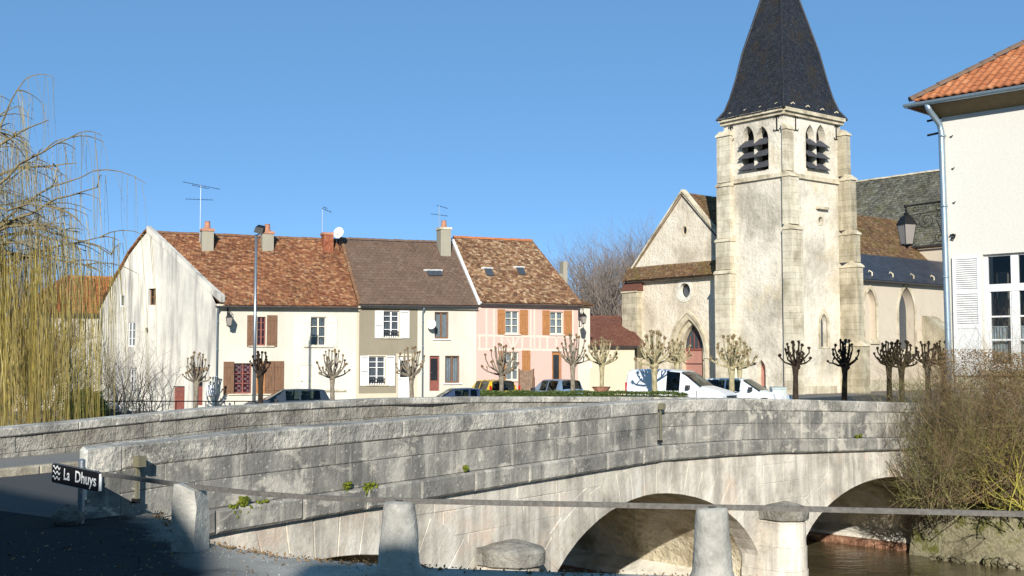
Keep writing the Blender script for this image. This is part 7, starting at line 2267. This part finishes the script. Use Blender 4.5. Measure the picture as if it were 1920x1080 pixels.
shrub('bare_shrub', 'taller brown leafless shrub left of the grey one', at(215, 47), 47, -1.2, .9, .6, 4.2, 14, 72, [MAT['twig_brown'], MAT['twig_grey']], 4, .03, .35, group='leafless shrubs below the gable')
shrub('bare_shrub', 'broad brown thicket behind the willow curtain', at(120, 44), 44, -1.2, 2.2, .8, 4.2, 26, 73, [MAT['twig_brown'], MAT['twig_olive']], 4, .03, .4, group='leafless shrubs below the gable')
shrub('bare_shrub', 'dark thicket at the left frame edge', at(20, 42), 42, -1.2, 1.8, .8, 4.6, 22, 74, [MAT['twig_brown']], 4, .035, .4, group='leafless shrubs below the gable')
def ball_bush(name, lab, c, rx, ry, rz, n, mat, seed, size=.045):
    rr = random.Random(seed); t = thing(name, (c[0], c[1], c[2] - rz), lab, 'bush')
    def smp():
        a, b = rr.uniform(0, 2 * pi), rr.uniform(-.6, 1); q = rr.uniform(.78, 1.05); s_ = sqrt(max(0, 1 - b * b))
        p_ = Vector((cos(a) * s_, sin(a) * s_, b)); q *= 1 + .18 * noise.noise(p_ * 3)
        return Vector((c[0] + p_.x * rx * q, c[1] + p_.y * ry * q, c[2] + p_.z * rz * q))
    o = leaves(n, smp, size, mat, 'leaves', t, rr); o['kind'] = 'stuff'
    m = M(); m.blob((c[0], c[1], c[2]), min(rx, rz) * .85, 12, 8, .08, rz / min(rx, rz)); m.v = [(c[0] + (v[0] - c[0]) * rx / min(rx, rz), v[1], v[2]) for v in m.v]
    m.build('inner_foliage', MAT['leaf_hedge'], t)
    return t
c_ = P(160, 762, 36); ball_bush('evergreen_bush', 'rounded bright green evergreen bush below the willow', (c_.x, 36, c_.z - .1), .62, .6, .62, 4200, MAT['leaf_bright'], 5)
# low hedge
rr = random.Random(12)
ha, hb = P(900, 745, 43.0), P(1288, 745, 38.5)
hd_ = thing('low_hedge', ((ha.x + hb.x) / 2, 41, -.5), 'long low clipped dark green hedge behind the far parapet', 'hedge')
hz1 = P(1100, 735, 41).z
def hs_():
    q = rr.random(); p_ = lerp(ha, hb, q); f_ = rr.random(); top = lerp(P(950, 735, 42.6).z, P(1250, 736, 39).z, q) - (.05 if q > .96 else 0)
    top += .05 * noise.noise(Vector((p_.x * 1.5, 0, 0)))
    if f_ < .5: return Vector((p_.x, p_.y + rr.uniform(-.4, .4), top + rr.gauss(0, .02)))
    return Vector((p_.x, p_.y - .4 + rr.gauss(0, .03), rr.uniform(top - .6, top)))
o = leaves(16000, hs_, .035, MAT['leaf_hedge'], 'leaves', hd_, rr); o['kind'] = 'stuff'
m = M(); m.hexa([(ha.x, ha.y - .36, -.8), (hb.x, hb.y - .36, -.8), (hb.x, hb.y + .36, -.8), (ha.x, ha.y + .36, -.8), (ha.x, ha.y - .36, hz1 - .05), (hb.x, hb.y - .36, hz1 - .08), (hb.x, hb.y + .36, hz1 - .08), (ha.x, ha.y + .36, hz1 - .05)]); m.build('inner_foliage', MAT['leaf_hedge'], hd_)

# ---- tangle on the bank in front of the white building
G7 = 'bare shrubs on the river bank'
shrub('bank_shrub', 'brown bramble tangle hanging over the end of the parapet', 10.6, 30.0, -1.9, .75, .4, 3.6, 44, 81, [MAT['twig_brown'], MAT['twig_olive'], MAT['twig_dark']], 4, .014, .75, leafn=7000, leafm=MAT['leaf_olive'], lsize=.024, group=G7)
shrub('bank_shrub', 'dense brown shrub under the white shutter', 11.7, 29.9, -1.8, .8, .5, 4.5, 66, 82, [MAT['twig_brown'], MAT['twig_dark'], MAT['twig_olive']], 4, .014, .5, leafn=16000, leafm=MAT['leaf_dead'], lsize=.026, group=G7)
shrub('bank_shrub', 'reddish brown shrub under the tall window', 12.9, 29.5, -1.8, .9, .5, 4.4, 80, 83, [MAT['twig_brown'], MAT['twig_dark'], MAT['twig_olive']], 4, .014, .5, leafn=22000, leafm=MAT['leaf_dead'], lsize=.026, group=G7)
shrub('bank_shrub', 'yellow lichen covered shrub at the right edge', 12.6, 28.6, -1.9, .8, .3, 2.9, 15, 84, [MAT['twig_yellow']], 4, .016, .9, leafn=1200, leafm=MAT['leaf_olive'], lsize=.022, group=G7)
shrub('bank_shrub', 'greyish twiggy shrub rising in front of the downpipe', 11.5, 30.6, -1.0, .7, .4, 3.0, 30, 85, [MAT['twig_grey'], MAT['twig_brown']], 4, .012, .35, group=G7)
shrub('bank_shrub', 'olive shrub leaning out over the river end of the bank', 10.6, 29.4, -2.1, .45, .3, 2.6, 26, 86, [MAT['twig_olive'], MAT['twig_dark']], 4, .013, .8, leafn=3600, leafm=MAT['leaf_olive'], lsize=.022, group=G7)
# ivy and grass on the mound
rr = random.Random(3)
def mound():
    x = rr.uniform(11.2, 13.6); y = interp([(11.2, 31.1), (13.2, 29.5), (14.2, 28.7)], x); q = rr.random()
    return Vector((x + .62 * .1, y + .05 + q * .7, -2.15 + q * .5 + rr.gauss(0, .05)))
o = leaves(5000, mound, .03, MAT['leaf_olive'], 'bank_herbs', None, rr); tag(o, 'low weeds and ivy covering the top of the mossy bank', 'weeds', kind='stuff')
# weeds at the quay edge
def wq():
    k = rr.randint(0, 4); a, b = QE[k], QE[k + 1]; q = rr.random(); return Vector((lerp(a[0], b[0], q) + rr.gauss(0, .05), lerp(a[1], b[1], q) - .08 + rr.gauss(0, .05), rr.uniform(0, .03)))
o = leaves(900, wq, .018, MAT['leaf_dead'], 'quay_weeds', None, rr); tag(o, 'dry weeds along the edge of the quay', 'weeds', kind='stuff')

# grit and dead leaves lying on the quay
rr = random.Random(77)
gm = M()
for _ in range(380):
    px = rr.uniform(0, 760); Y = rr.uniform(8.9, 12.6); x = at(px, Y)
    y_edge = interp([(-4.05, 13.4), (-3.45, 12.0), (-2.9, 11.15), (-2.0, 10.35), (-.6, 9.85), (2, 9.4)], x)
    if rr.random() < .6: Y = y_edge - abs(rr.gauss(0, .25)) - .03
    if Y > y_edge or x < -5: continue
    gm.blob((x, Y, .004), rr.uniform(.003, .009), 5, 3, .3, .6)
tag(gm.build('grit', MAT['bollard'], kind='stuff'), 'loose grit scattered along the quay edge and road', 'grit')
def lq():
    while True:
        px = rr.uniform(0, 760); Y = rr.uniform(9, 12.3); x = at(px, Y)
        if x > -5 and Y < interp([(-4.05, 13.2), (-3.45, 11.9), (-2.9, 11.0), (-2.0, 10.2), (-.6, 9.75), (2, 9.3)], x): return Vector((x, Y, .012))
o = leaves(90, lq, .022, MAT['leaf_dead'], 'fallen_leaves', None, rr); tag(o, 'dead leaves lying on the quay road', 'leaves', kind='stuff')
